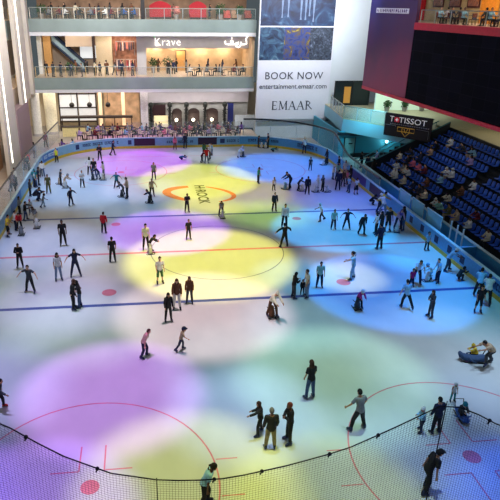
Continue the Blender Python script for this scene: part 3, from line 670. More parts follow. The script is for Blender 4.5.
INK = mat('banner_ink', (52, 56, 72), rough=.6)
text_mesh('lettering', 'BOOK NOW', 1.18, INK, wall_mtx(4.45, -.07, 5.12), bn, space=1.08)
text_mesh('lettering', 'entertainment.emaar.com', .82, INK, wall_mtx(4.45, -.07, 3.9), bn, space=.98)
bm = bmesh.new()
def bar(x0, z0, x1, z1, w):
    d = Vector((x1-x0, 0, z1-z0)); n = Vector((w/2, 0, 0)) if abs(d.z) > abs(d.x)*.6 else Vector((0, 0, w/2))
    a, c = Vector((x0, -.06, z0)), Vector((x1, -.06, z1)); loft(bm, [[a-n, a+n, a+n+Vector((0, -.02, 0)), a-n+Vector((0, -.02, 0))], [c-n, c+n, c+n+Vector((0, -.02, 0)), c-n+Vector((0, -.02, 0))]])
def serif(x, z, w=.26): bar(x-w/2, z, x+w/2, z, .045)
TK, TN = .15, .06; Z0_, HT = 1.15, 1.02
def L_E(x): bar(x+.1, Z0_, x+.1, Z0_+HT, TK); bar(x, Z0_+.02, x+.6, Z0_+.02, TN); bar(x, Z0_+HT-.02, x+.58, Z0_+HT-.02, TN); bar(x+.1, Z0_+HT*.52, x+.48, Z0_+HT*.52, TN); bar(x+.57, Z0_, x+.61, Z0_+.22, .04); bar(x+.55, Z0_+HT-.2, x+.57, Z0_+HT, .04)
def L_M(x): bar(x+.1, Z0_, x+.14, Z0_+HT, TN); bar(x+.14, Z0_+HT, x+.52, Z0_+.05, TK); bar(x+.52, Z0_+.05, x+.9, Z0_+HT, TN); bar(x+.93, Z0_, x+.9, Z0_+HT, TK); serif(x+.1, Z0_); serif(x+.93, Z0_, .3); serif(x+.1, Z0_+HT, .2); serif(x+.95, Z0_+HT, .2)
def L_A(x): bar(x+.08, Z0_, x+.46, Z0_+HT, TN); bar(x+.84, Z0_, x+.44, Z0_+HT, TK); bar(x+.22, Z0_+.36, x+.68, Z0_+.36, .05); serif(x+.08, Z0_); serif(x+.84, Z0_, .3)
def L_R(x):
    bar(x+.1, Z0_, x+.1, Z0_+HT, TK); serif(x+.1, Z0_); serif(x+.02, Z0_+HT, .2)
    P_ = [(x+.1+.42*math.sin(t), Z0_+HT*.75+HT*.24*math.cos(t)) for t in [PI*k/8 for k in range(9)]]
    for (a0, c0), (a1, c1) in zip(P_, P_[1:]): bar(a0, c0, a1, c1, .11)
    bar(x+.3, Z0_+HT*.5, x+.78, Z0_+.02, TK)
for f, x in ((L_E, 1.95), (L_M, 2.8), (L_A, 4.0), (L_A, 5.05), (L_R, 6.15)): f(x)
build('lettering', bm, INK, bn)
S('trim_7', mat('ledge_grey', (120, 128, 136)), BX1, 18.2, 33.6, 34.0, 2.15, 2.3)

# ------------------------------------------------------------------ right corner mezzanine
TEAL = mat('teal_wall', (60, 150, 176), rough=.6, noise=.05, scale=.5); LBL = mat('pale_blue_fascia', (140, 196, 214), rough=.5, noise=.05, scale=.5)
MZ = [(17.7, 34), (17.6, 31.5), (16.8, 24.6), (19.7, 20.4), (21.65, 18.0), (25.3, 17.95), (34, 17.95), (34, 34)]
bm = bmesh.new(); prism(bm, MZ, 2.75, 4.1); tag(build('wall_mezzanine', bm, LBL), kind='structure')
bm = bmesh.new(); prism(bm, MZ, 4.1, 4.2); tag(build('floor_mezzanine', bm, mat('mezz_floor', (190, 180, 150), rough=.5)), kind='structure')
bm = bmesh.new(); prism(bm, [(16.1, 23.9), (21.2, 23.4), (21.2, 23.9), (16.3, 24.4)], 2.45, 2.75); tag(build('trim_8', bm, RAILD), kind='structure')
S('wall_teal', TEAL, 16.6, 26, 24.1, 24.5, 0, 2.8); S('wall_teal_side', TEAL, 16.4, 16.6, 24.1, 34, 0, 2.8)
S('baseboard_teal', DKG, 17.8, 26, 24.0, 24.1, 0, .45)
dd = empty('service_door', (17.0, 24.0, 0)); tag(dd, 'grey service door in the teal wall by the corner glass', 'door')
boxobj('door_leaf', mat('door_grey', (120, 150, 150)), .08, 1.2, 0, .1, 0, 2.1, parent=dd); boxobj('door_frame', DKG, 0, .08, -.02, .1, 0, 2.2, parent=dd); boxobj('door_frame', DKG, 1.2, 1.28, -.02, .1, 0, 2.2, parent=dd); boxobj('door_label', DKG, .5, .95, -.02, 0, 1.45, 1.6, parent=dd)
wl = empty('wall_lamp', (21.75, 24.0, 1.6)); tag(wl, 'round glowing wall lamp on the teal wall', 'lamp')
bm = bmesh.new(); ball(bm, (0, -.12, .1), .16, 10); build('lamp_globe', bm, emis('wall_lamp_glow', (200, 250, 250), 4.), wl); bm = bmesh.new(); tube(bm, [(0, 0, -.25), (0, -.14, -.1)], .08); build('bracket', bm, DKG, wl)
point('wall_lamp_light', (21.75, 23.5, 1.8), 45, (.55, 1, 1), .15)
for i, (p, q) in enumerate((((17.6, 31.5), (16.85, 24.6)), ((16.85, 24.6), (19.7, 20.4)), ((19.7, 20.4), (21.65, 18.0)))):
    balustrade(['steel balustrade of the mezzanine beside the banner', 'steel balustrade across the mezzanine corner', 'steel balustrade behind the black timing sign'][i], p, q, 1.3, 4.2, glass('mezz_glass', (140, 165, 165), .3), 1.3, STEEL)
# black timing sign on the balustrade
A, Bq = Vector((19.60, 19.94, 3.35)), Vector((22.65, 16.18, 3.5)); d = (Bq-A); d.z = 0; yaw = math.atan2(d.y, d.x); Ls = d.length
ts = empty('timing_sign', A-Vector((.1, .05, 0)), yaw); tag(ts, 'black sign with white lettering over a gold emblem on the mezzanine', 'sign')
boxobj('sign_board', mat('sign_black', (28, 22, 34), rough=.5), 0, Ls, 0, .18, 0, 2.25, parent=ts, bev=.02)
WT = mat('sign_white', (236, 236, 240), emit=(236, 236, 240), es=.25); GD = mat('sign_gold', (206, 160, 60), rough=.3, metal=.3, emit=(206, 160, 60), es=.15)
text_mesh('lettering', 'TISSOT', .9, WT, wall_mtx(Ls*.60, -.02, 1.68) @ Matrix.Diagonal((1., .85, 1, 1)), ts, extrude=.01)
text_mesh('lettering', 'T', .8, WT, wall_mtx(Ls*.15, -.02, 1.68), ts, extrude=.01)
boxobj('red_square', mat('sign_red', (214, 40, 60), emit=(214, 40, 60), es=.2), Ls*.21, Ls*.21+.5, -.03, 0, 1.45, 1.92, parent=ts)
bm = bmesh.new(); box(bm, Ls*.21+.2, Ls*.21+.3, -.04, -.03, 1.52, 1.85); box(bm, Ls*.21+.1, Ls*.21+.4, -.04, -.03, 1.63, 1.73); build('white_cross', bm, WT, ts)
bm = bmesh.new()
for k in range(18): box(bm, Ls*.12+k*.23, Ls*.12+k*.23+.15, -.02, 0, 1.2, 1.28)
build('small_print', bm, mat('print_grey', (150, 150, 160)), ts)
bm = bmesh.new()
for pts in ([(Ls*.30, 1.0), (Ls*.66, 1.0), (Ls*.66, .6), (Ls*.30, .6), (Ls*.30, 1.0)], [(Ls*.40, .95), (Ls*.40, .55), (Ls*.48, .15), (Ls*.56, .55), (Ls*.56, .95)], [(Ls*.44, .9), (Ls*.48, .5), (Ls*.52, .9)]): tube(bm, [(x, -.03, z) for x, z in pts], .035, 5)
build('gold_emblem', bm, GD, ts)
bm = bmesh.new(); tube(bm, [(.1, -.02, 1.1), (Ls*.25, -.02, 1.1), (Ls*.25, -.02, 1.0)], .02); tube(bm, [(Ls*.7, -.02, 1.05), (Ls*.96, -.02, 1.0), (Ls*.96, -.02, .2)], .02); build('line_art', bm, mat('print_grey', (150, 150, 160)), ts)
# mezzanine glass shopfront
mf = empty('storefront', (18.3, 32.6, 4.2)); tag(mf, 'dark glass shopfront with an amber display behind the mezzanine', 'shopfront')
boxobj('dark_glass', mat('dark_glass', (26, 36, 40), rough=.2), 0, 4.4, 0, .1, 0, 2.9, parent=mf); boxobj('amber_display', emis('amber_display', (170, 120, 50), .5), 1.2, 2.0, -.06, 0, .3, 2.2, parent=mf)
for x in (0, 2.2, 4.3): boxobj('mullion', DKG, x, x+.1, -.08, .1, 0, 2.9, parent=mf)
gb = empty('glass_pavilion', (22.0, 29.0, 4.2)); tag(gb, 'glowing pale green glass pavilion under the maroon screen', 'pavilion')
boxobj('glass_front', emis('pavilion_glow', (186, 206, 184), .7), 0, 9.2, 0, .1, 0, 2.7, parent=gb); boxobj('roof_slab', WHT, -.2, 9.3, -.4, 3, 2.7, 2.9, parent=gb)
for x in (0, 2.0, 4.0, 6.0, 8.0): boxobj('mullion', WP, x, x+.08, -.05, .1, 0, 2.7, parent=gb)
for i in range(4): planter(23.2+i*2.1, 28.2, 4.2, 'leafy pot plant, %s from the left before the glass pavilion' % ordinal(i+1), r=.42, h=.5, seed=20+i, grp='pavilion plants')
S('wall_mezz_side', mat('mezz_tan', (176, 164, 128), rough=.7, noise=.15, scale=.6), 31.5, 31.8, -12, 34, 3.5, 7.2); S('floor_mezz_right', mat('mezz_floor2', (176, 164, 134), rough=.5, noise=.1), 25.3, 31.6, -14, 18, 3.4, 4.2)
S('wall_stand_back', DKG, 25.25, 25.4, -14, 17.7, 3, 4.45)
for i, y in enumerate((16.2, 12.6, 8.8)):
    o = boxobj('glass_door', [glass('tan_door_glass', (190, 200, 180), .5)][0], 0, .06, 0, 1.5, 0, 2.2); o.location = (31.4, y, 4.2); tag(o, 'pale glass door in the tan wall behind the seats, %s from the left' % ordinal(i+1), 'door', 'glass doors behind the seats')
# ------------------------------------------------------------------ the big screen on the right
SA, SB = Vector((19.2, 26.2, 0)), Vector((21.6, -6.2, 0)); dv = (SB-SA).normalized(); syaw = math.atan2(dv.y, dv.x); SL = (SB-SA).length
ss = empty('video_screen', SA, syaw); tag(ss, 'huge black video screen with a red lower edge above the seats', 'screen')
LED = bpy.data.materials.new('led_black'); LED.use_nodes = True
def led():
    nt = LED.node_tree; b = nt.nodes['Principled BSDF']; tc = nt.nodes.new('ShaderNodeTexCoord'); br = nt.nodes.new('ShaderNodeTexBrick'); br.inputs['Scale'].default_value = 1.; br.offset = 0
    br.inputs['Color1'].default_value = (.006, .006, .010, 1); br.inputs['Color2'].default_value = (.010, .009, .018, 1); br.inputs['Mortar'].default_value = (.018, .018, .03, 1)
    br.inputs['Brick Width'].default_value = 1.6; br.inputs['Row Height'].default_value = .9; br.inputs['Mortar Size'].default_value = .015
    mp = nt.nodes.new('ShaderNodeMapping'); mp.inputs['Rotation'].default_value = (PI/2, 0, 0); nt.links.new(tc.outputs['Object'], mp.inputs['Vector']); nt.links.new(mp.outputs[0], br.inputs['Vector']); nt.links.new(br.outputs['Color'], b.inputs['Base Color']); b.inputs['Roughness'].default_value = .8; b.inputs['Specular IOR Level'].default_value = .05
led()
mx0 = 9.25
boxobj('screen_face', LED, mx0, SL, -.0, .3, 7.4, 13.45, parent=ss)
REDE = mat('red_edge', (176, 22, 52), rough=.4, emit=(176, 22, 52), es=.18)
boxobj('red_edge', REDE, 0, SL, -.06, .3, 7.08, 7.38, parent=ss)['label'] = 'red lower edge'
mb = empty('maroon_banner', SA, syaw); tag(mb, 'tall maroon and violet advert panel left of the black screen', 'banner')
MM = bpy.data.materials.new('maroon_print'); MM.use_nodes = True
def maroon():
    nt = MM.node_tree; b = nt.nodes['Principled BSDF']; tc = nt.nodes.new('ShaderNodeTexCoord'); sp = nt.nodes.new('ShaderNodeSeparateXYZ'); nt.links.new(tc.outputs['Object'], sp.inputs[0])
    n = nt.nodes.new('ShaderNodeTexNoise'); n.inputs['Scale'].default_value = .35; nt.links.new(tc.outputs['Object'], n.inputs['Vector'])
    a = nt.nodes.new('ShaderNodeMapRange'); a.inputs['From Min'].default_value = 15.5; a.inputs['From Max'].default_value = 7.; nt.links.new(sp.outputs['Z'], a.inputs['Value'])
    s = nt.nodes.new('ShaderNodeMapRange'); s.inputs['From Min'].default_value = 0; s.inputs['From Max'].default_value = 9.2; s.inputs['To Max'].default_value = .3; nt.links.new(sp.outputs['X'], s.inputs['Value'])
    ad1 = nt.nodes.new('ShaderNodeMath'); nt.links.new(a.outputs[0], ad1.inputs[0]); nt.links.new(s.outputs[0], ad1.inputs[1])
    ad2 = nt.nodes.new('ShaderNodeMath'); nt.links.new(ad1.outputs[0], ad2.inputs[0]); m3 = nt.nodes.new('ShaderNodeMath'); m3.operation = 'MULTIPLY_ADD'; m3.inputs[1].default_value = .5; m3.inputs[2].default_value = -.3; nt.links.new(n.outputs['Fac'], m3.inputs[0]); nt.links.new(m3.outputs[0], ad2.inputs[1])
    r = nt.nodes.new('ShaderNodeValToRGB'); r.color_ramp.elements[0].color = list(srgb((52, 44, 108)))+[1]; r.color_ramp.elements[1].color = list(srgb((150, 28, 84)))+[1]; e = r.color_ramp.elements.new(.5); e.color = list(srgb((88, 36, 84)))+[1]
    nt.links.new(ad2.outputs[0], r.inputs['Fac']); nt.links.new(r.outputs[0], b.inputs['Base Color']); b.inputs['Roughness'].default_value = .5
maroon()
boxobj('print_panel', MM, 0, mx0-.02, -.02, .3, 7.4, 18.8, parent=mb)
k = boxobj('text_plate', mat('plate_white', (226, 226, 240)), 1.4, 7.9, -.05, -.02, 14.75, 15.2, parent=mb); k['label'] = 'white plate of small dark print'
bm = bmesh.new(); rnd = random.Random(3); x = 1.55
while x < 7.7: w = .2+.15*rnd.random(); box(bm, x, x+.09, -.07, -.05, 14.82, 15.12); box(bm, x, x+w*.8, -.07, -.05, 14.82+.2*rnd.random(), 14.92+.2*rnd.random()); x += w+.1
build('small_print', bm, mat('plate_ink', (90, 70, 130)), mb)
# upper right gallery above the screen
def along(u, w, z): return SA+dv*u+Vector((-dv.y, dv.x, 0))*w+Vector((0, 0, z))
def oblong(name, m, u0, u1, w0, w1, z0, z1): o = boxobj(name, m, u0, u1, w0, w1, z0, z1); o.location = SA; o.rotation_euler = (0, 0, syaw); return tag(o, kind='structure')
oblong('trim_9', REDE, mx0, SL, -.08, .4, 13.47, 14.05)
oblong('floor_right_second', FLR, .3, SL, .4, 14, 13.4, 14.0); oblong('floor_right_first_ceiling', DKG, 0, SL, .3, 14, 7.2, 7.4)
oblong('wall_right_second', mat('rest_cream', (226, 200, 150), rough=.8), -5, SL, 6.5, 6.8, 14.0, 18.8)
p0 = along(mx0+.2, .35, 0); p1 = along(SL, .35, 0)
balustrade('glass balustrade of the upper right restaurant above the black screen', (p0.x, p0.y), (p1.x, p1.y), 1.1, 14.0, step=2.2, pm=STEEL)
PF = mat('picture_frame', (90, 40, 36)); PC = picmat('wall_art', [(150, 70, 50), (220, 170, 120), (190, 120, 80), (120, 60, 50)], 2.)
for i in range(3):
    o = empty('framed_picture', along(.9+i*2.95, 6.42, 15.3), syaw); tag(o, 'framed picture on the cream restaurant wall, %s of three from the left' % ordinal(i+1), 'picture', 'framed restaurant pictures')
    boxobj('frame', PF, 0, 1.9, 0, .08, 0, 2.0, parent=o); boxobj('canvas', PC, .15, 1.75, -.02, 0, .15, 1.85, parent=o)
for i, (u, w, c, lab) in enumerate(((-3.2, 2.8, (196, 24, 34), 'red curtain at the left end of the upper right restaurant'), (9.2, 2.4, (226, 150, 50), 'orange curtain right of the framed pictures'))):
    o = empty('curtain', along(u, 6.2, 14.0), syaw); tag(o, lab, 'curtain', 'restaurant curtains'); bm = bmesh.new(); n = 40
    loft(bm, [[(w*k/n, .12*math.sin(k*1.3), z) for k in range(n+1)]+[(w*k/n, .04+.12*math.sin(k*1.3), z) for k in range(n, -1, -1)] for z in (0, 4.2)]); build('cloth', bm, mat('curtain_%d' % i, c, rough=.8), o); bm = bmesh.new(); tube(bm, [(-.1, .02, 4.25), (w+.1, .02, 4.25)], .04); build('curtain_rod', bm, BRASS, o)
for i in range(7):
    u = mx0+1.6+i*1.75; p = along(u, 1.7, 14.0)
    table(p, 'dark round table, %s from the left in the upper right restaurant' % ordinal(i+1), 'upper right restaurant tables')
    for s in (-1, 1):
        q = along(u+s*.68, 1.7, 14.0); chair(q, syaw+s*PI/2, mat('chair_rust', (130, 66, 52)) if i < 3 else CHN, '%s chair %s of the %s upper right restaurant table' % ('rust' if i < 3 else 'navy', 'left' if s < 0 else 'right', ordinal(i+1)), 'upper right restaurant chairs')

# ------------------------------------------------------------------ safety net in front
NETM = mat('net_cord', (38, 36, 48), rough=.8); NY = -29.
top = [(-14.2, 11.2), (-12.3, 11.0), (-10.3, 11.6), (-8.6, 11.1), (-7.4, 10.73), (-6.75, 10.39), (-6.52, 10.17), (-6.03, 9.76), (-5.38, 9.37), (-4.73, 9.18), (-4.25, 9.11), (-3.67, 9.10), (-2.79, 9.26), (-1.98, 9.47), (-1.33, 9.78), (-.53, 10.2), (-.06, 9.98), (.39, 9.70), (1.2, 9.35), (2.2, 9.2), (4.0, 9.6), (5.6, 10.4), (7.6, 9.7), (10.0, 9.6), (12.0, 10.0), (14.2, 10.8)]
def ztop(x):
    for (a, za), (b, zb) in zip(top, top[1:]):
        if a <= x <= b: return za+(zb-za)*(x-a)/(b-a)
    return top[-1][1]
net = empty('safety_net', (-3.5, NY, 0)); tag(net, 'black safety net hung on a sagging rope before the near end of the ice', 'net'); ox = -3.5
bm = bmesh.new(); xs_ = [top[0][0]+(top[-1][0]-top[0][0])*i/90 for i in range(91)]
tube(bm, [(x-ox, 0, ztop(x)) for x in xs_], .010, 6); build('rope', bm, NETM, net)
bm = bmesh.new(); x = -14.1; CELL = .044; zb = 1.25
while x < 14.1:
    zt_ = ztop(x); tube(bm, [(x-ox, 0, zb), (x-ox+.0, .0, (zb+zt_)/2), (x-ox, 0, zt_)], .0020, 3); x += CELL
k = 0
while k*CELL < 10.2:
    run = []; 
    for i in range(121):
        x = -14.1+28.2*i/120; z = ztop(x)-k*CELL
        if z > zb: run.append((x-ox, .004, z))
        elif len(run) > 1: tube(bm, run, .0020, 3); run = []
        else: run = []
    if len(run) > 1: tube(bm, run, .0020, 3)
    k += 1
build('netting', bm, NETM, net)
for x in (-14.2, -10.3, -4.73, -.53, 5.6, 14.2):
    bm = bmesh.new(); tube(bm, [(x-ox, .01, 0), (x-ox, .01, ztop(x)+.02)], .008, 6); build('support_cord', bm, NETM, net)
for x in (-6.45, -5.55, -3.9, -3.2, -2.2, -1.5, .2):
    bm = bmesh.new(); ball(bm, (x-ox, 0, ztop(x)), .03, 6); tube(bm, [(x-ox, 0, ztop(x)), (x-ox-.02, 0, ztop(x)-.06)], .012, 5); build('tie', bm, NETM, net)
# ------------------------------------------------------------------ people
SKIN = [mat('skin_light', (226, 178, 150), rough=.6, noise=.05), mat('skin_tan', (190, 136, 104), rough=.6, noise=.05), mat('skin_brown', (120, 80, 60), rough=.6, noise=.05)]
EYE = mat('eye_dark', (24, 18, 16), rough=.2); LIP = mat('lips', (168, 92, 84), rough=.5)
BOOT = mat('skate_boot_navy', (30, 40, 78), rough=.45); BLADE = mat('skate_blade', (180, 184, 190), metal=.9, rough=.3); SHOE = mat('shoe_dark', (40, 38, 42), rough=.6)
R_ = lambda a: math.radians(a)
# pose: lean, then per side (left, right): hip flex, hip abduct, knee; shoulder flex, abduct, elbow, inward
POSES = {
 'stand':  dict(lean=4, L=(4, 6, 6), R=(2, 6, 5), AL=(4, 12, 18, .1), AR=(6, 12, 18, .1)),
 'walk':   dict(lean=8, L=(20, 5, 12), R=(-16, 6, 14), AL=(-14, 14, 20, 0), AR=(24, 14, 30, 0)),
 'stride': dict(lean=14, L=(20, 8, 22), R=(-18, 18, 18), AL=(-20, 30, 20, 0), AR=(30, 30, 30, 0)),
 'glide':  dict(lean=10, L=(10, 16, 12), R=(6, 16, 12), AL=(12, 34, 24, 0), AR=(8, 34, 24, 0)),
 'wide':   dict(lean=5, L=(6, 14, 8), R=(4, 14, 8), AL=(10, 66, 12, 0), AR=(10, 66, 12, 0)),
 'fold':   dict(lean=3, L=(3, 7, 5), R=(3, 7, 5), AL=(14, 16, 72, 2.0), AR=(18, 16, 74, 1.7)),
 'phone':  dict(lean=6, L=(4, 7, 6), R=(4, 7, 6), AL=(18, 14, 96, .7), AR=(14, 16, 92, .6)),
 'lean':   dict(lean=34, L=(26, 8, 24), R=(-4, 8, 12), AL=(52, 10, 14, .15), AR=(52, 10, 14, .15)),
 'push':   dict(lean=46, L=(72, 10, 74), R=(-22, 10, 10), AL=(78, 8, 14, .1), AR=(78, 8, 14, .1)),
 'hold':   dict(lean=8, L=(6, 8, 8), R=(4, 8, 8), AL=(26, 42, 16, 0), AR=(6, 14, 20, .1)),
 'point':  dict(lean=6, L=(16, 8, 16), R=(-6, 10, 6), AL=(60, 50, 12, 0), AR=(20, 12, 70, .4)),
 'back':   dict(lean=22, L=(22, 6, 26), R=(2, 8, 22), AL=(-22, 16, 8, 0), AR=(-14, 20, 12, 0)),
 'crouch': dict(lean=40, L=(96, 12, 112), R=(96, 12, 112), AL=(60, 10, 40, .2), AR=(60, 10, 40, .2)),
 'crawl':  dict(lean=72, L=(70, 10, 108), R=(50, 12, 100), AL=(82, 12, 6, 0), AR=(70, 12, 6, 0)),
 'sit':    dict(lean=6, L=(84, 8, 82), R=(84, 8, 80), AL=(34, 12, 56, .4), AR=(34, 12, 60, .4)),
 'sitlean':dict(lean=26, L=(84, 12, 86), R=(84, 12, 84), AL=(58, 10, 34, .4), AR=(58, 10, 30, .4)),
}
def rot_x(v, a):  # lean forward: up goes to +y
    c, s = math.cos(a), math.sin(a); return Vector((v.x, v.y*c+v.z*s, -v.y*s+v.z*c))
def limb(side, flex, abd, inw=0):
    f, a = R_(flex), R_(abd); d = Vector((side*math.sin(a)*max(.2, abs(math.cos(f))), math.sin(f), -math.cos(a)*math.cos(f)))
    d.x -= side*inw; return d.normalized()
def skeleton(pose, body):
    p = POSES[pose]; ch = body == 'c'; fe = body == 'f'
    sw = .155 if ch else (.165 if fe else .185); hw = .085 if ch else .09
    th, sh = (.37, .37) if ch else (.43, .43); ua, fa = (.25, .22) if ch else (.29, .25); tl = .50 if ch else .54
    J = {}; pel = Vector((0, 0, 0)); ln = R_(p['lean'])
    def T(x, y, t): return pel+rot_x(Vector((x, y, t)), ln*(.75+.35*t/tl))
    J['T'] = T
    for nm, s, lg, am in (('L', -1, p['L'], p['AL']), ('R', 1, p['R'], p['AR'])):
        hip = Vector((s*hw, 0, -.03)); k = hip+limb(s, lg[0], lg[1])*th; an = k+limb(s, lg[0]-lg[2], lg[1]*.8)*sh
        J['hip'+nm], J['kn'+nm], J['an'+nm] = hip, k, an
        s0 = T(s*sw, 0, tl-.045); e = s0+limb(s, am[0], am[1])*ua; w = e+limb(s, am[0]+am[2], am[1]*.55, am[3])*fa
        J['sh'+nm], J['el'+nm], J['wr'+nm] = s0, e, w
    J['neck'] = T(0, 0, tl); ha = ln*.45; J['hang'] = ha
    J['head'] = T(0, .015, tl+.06)+rot_x(Vector((0, .02, .135)), ha)
    J['tl'] = tl; J['sw'] = sw
    J['low'] = min(J['anL'].z, J['anR'].z)
    if pose == 'crawl': J['low'] = min(J['knL'].z, J['knR'].z, J['wrL'].z+.02, J['wrR'].z+.02)-.0
    return J
def capsule(bm, a, b, ra, rb, n=5, seg=10):
    d = b-a; L = d.length; A_, B_ = frame(d); rings = []
    pr_ = [(-ra*.98, .12)]+[(-ra*math.cos(t), math.sin(t)) for t in (.5, 1.0)]
    for o, s in pr_: rings.append((a+d/L*o, ra*s))
    for i in range(n+1): rings.append((a+d*i/n, ra+(rb-ra)*i/n))
    for t in (1.0, .5): rings.append((b+d/L*rb*math.cos(t), rb*math.sin(t)))
    rings.append((b+d/L*rb*.98, rb*.12))
    loft(bm, [[c+A_*r*math.cos(2*PI*k/seg)+B_*r*math.sin(2*PI*k/seg) for k in range(seg)] for c, r in rings])
HEADK = {'m': 1.06, 'f': 1.03, 'c': 1.26}
def remeshed(bm, vox, smooth=2):
    me = bpy.data.meshes.new('tmp'); bmesh.ops.recalc_face_normals(bm, faces=bm.faces[:]); bm.to_mesh(me); bm.free()
    o = bpy.data.objects.new('tmp', me); col.objects.link(o)
    md = o.modifiers.new('r', 'REMESH'); md.mode = 'VOXEL'; md.voxel_size = vox; md.use_smooth_shade = True
    s = o.modifiers.new('s', 'SMOOTH'); s.iterations = smooth; s.factor = .5
    d = o.modifiers.new('d', 'DECIMATE'); d.ratio = .35
    r = bpy.data.meshes.new_from_object(o.evaluated_get(bpy.context.evaluated_depsgraph_get()))
    bpy.data.objects.remove(o); bpy.data.meshes.remove(me); return r
_bodies = {}
def body(pose, bd):
    """one continuous body mesh, plus its skeleton"""
    if (pose, bd) in _bodies: return _bodies[(pose, bd)]
    J = skeleton(pose, bd); T = J['T']; tl = J['tl']; sw = J['sw']; bm = bmesh.new(); k = .86 if bd == 'c' else (.92 if bd == 'f' else 1.)
    ch = 1.06 if bd == 'f' else 1.
    secs = [(-.11, .085, .08), (-.05, .15*k*ch, .11*k), (.02, .165*k*ch, .118*k), (.10, .150*k, .108*k), (.20, .132*k, .098*k), (.31, .152*k, .112*k), (.41, sw*.93, .118*k), (tl-.05, sw*.9, .098*k), (tl-.005, sw*.56, .072*k), (tl+.02, .055, .055)]
    rings = []
    for t, w, d in secs:
        c = T(0, 0, t); fw = T(0, .1, t)-c; fw.normalize()
        rings.append([c+Vector((1, 0, 0))*w*math.cos(2*PI*i/16)+fw*d*math.sin(2*PI*i/16) for i in range(16)])
    loft(bm, rings)
    hk = HEADK[bd]; H = J['head']; hr = J['hang']
    capsule(bm, T(0, 0, tl-.03), H-rot_x(Vector((0, .01, .06)), hr), .058*k, .052*k)
    hp = lambda x, y, z: H+rot_x(Vector((x, y, z)), hr)*hk
    rings = []
    for z, w, d, o in ((-.125, .03, .035, .03), (-.112, .045, .055, .026), (-.07, .062, .08, .012), (-.02, .072, .092, .002), (.03, .076, .097, -.004), (.075, .068, .085, -.006), (.105, .045, .056, -.006), (.117, .015, .018, -.006)):
        rings.append([hp(w*math.cos(2*PI*i/16), o+d*math.sin(2*PI*i/16), z) for i in range(16)])
    loft(bm, rings)
    for q, r, s3 in (((0, .098, -.03), .018, (.8, 1.1, 1.2)), ((-.077, -.005, -.02), .022, (.5, 1, 1.4)), ((.077, -.005, -.02), .022, (.5, 1, 1.4))): ball(bm, hp(*q), r*hk, 8, s3)
    seg = []
    for nm, s in (('L', -1), ('R', 1)):
        capsule(bm, J['hip'+nm], J['kn'+nm], .088*k, .062*k); capsule(bm, J['kn'+nm], J['kn'+nm].lerp(J['an'+nm], .35), .060*k, .06*k, 3); capsule(bm, J['kn'+nm].lerp(J['an'+nm], .3), J['an'+nm], .06*k, .042*k)
        capsule(bm, T(s*sw*.62, 0, tl-.05), J['sh'+nm], .062*k, .06*k, 3)
        capsule(bm, J['sh'+nm], J['el'+nm], .054*k, .042*k); capsule(bm, J['el'+nm], J['wr'+nm], .041*k, .029*k)
        d = (J['wr'+nm]-J['el'+nm]).normalized(); capsule(bm, J['wr'+nm], J['wr'+nm]+d*.075*k, .029*k, .036*k, 3)
        seg += [('leg', J['hip'+nm], J['kn'+nm]), ('shin', J['kn'+nm], J['an'+nm]), ('uarm', J['sh'+nm], J['el'+nm]), ('farm', J['el'+nm], J['wr'+nm]), ('hand', J['wr'+nm]+d*.01, J['wr'+nm]+d*.18)]
        capsule(bm, J['an'+nm], J['an'+nm]+Vector((0, .12, -.035)), .042*k, .036*k, 3)
    me = remeshed(bm, .0155)
    # fingers, eyes and mouth grown as fine islands rooted in the palm and the face
    bm = bmesh.new(); bm.from_mesh(me); nb = len(bm.faces)
    for nm, s in (('L', -1), ('R', 1)):
        d = (J['wr'+nm]-J['el'+nm]).normalized(); side = d.cross(Vector((1, 0, 0)) if abs(d.x) < .8 else Vector((0, 0, 1))).normalized(); pal = side.cross(d).normalized()*(1 if s < 0 else -1)
        base = J['wr'+nm]+d*.085*k
        for i, (o, L) in enumerate(((-.030, .062), (-.011, .075), (.009, .070), (.028, .055))):
            b0 = base+side*o*k-d*.02; q1 = b0+(d*.55*L+d*.02+side*o*.25)*k; q2 = q1+(d*.5+pal*.3)*L*.5*k; q3 = q2+(d*.3+pal*.4)*L*.4*k
            tube(bm, [b0, q1, q2, q3], .0098*k, 6, .007*k)
        b0 = J['wr'+nm]+d*.03*k+side*-.022*k; tube(bm, [b0, b0+(side*-.03+d*.025)*k, b0+(side*-.04+d*.06+pal*.012)*k], .0115*k, 6, .008*k)
    nf = len(bm.faces)
    for x in (-.03, .03): ball(bm, hp(x, .083, .012), .012*hk, 6)
    ne = len(bm.faces)
    ball(bm, hp(0, .088, -.072), .012*hk, 6, (1.9, .7, .45))
    bm.faces.ensure_lookup_table()
    bm.to_mesh(me); bm.free()
    me.materials.clear(); me.materials.append(None); me.materials.append(EYE); me.materials.append(LIP)
    for i, p in enumerate(me.polygons):
        p.use_smooth = True; p.material_index = 0 if i < nf else (1 if i < ne else 2)
    me.name = 'body'
    _bodies[(pose, bd)] = (me, J, seg, nb); return _bodies[(pose, bd)]
def dseg(p, a, b):
    d = b-a; t = max(0, min(1, (p-a).dot(d)/d.dot(d))); return (p-(a+d*t)).length, t
_clothes = {}
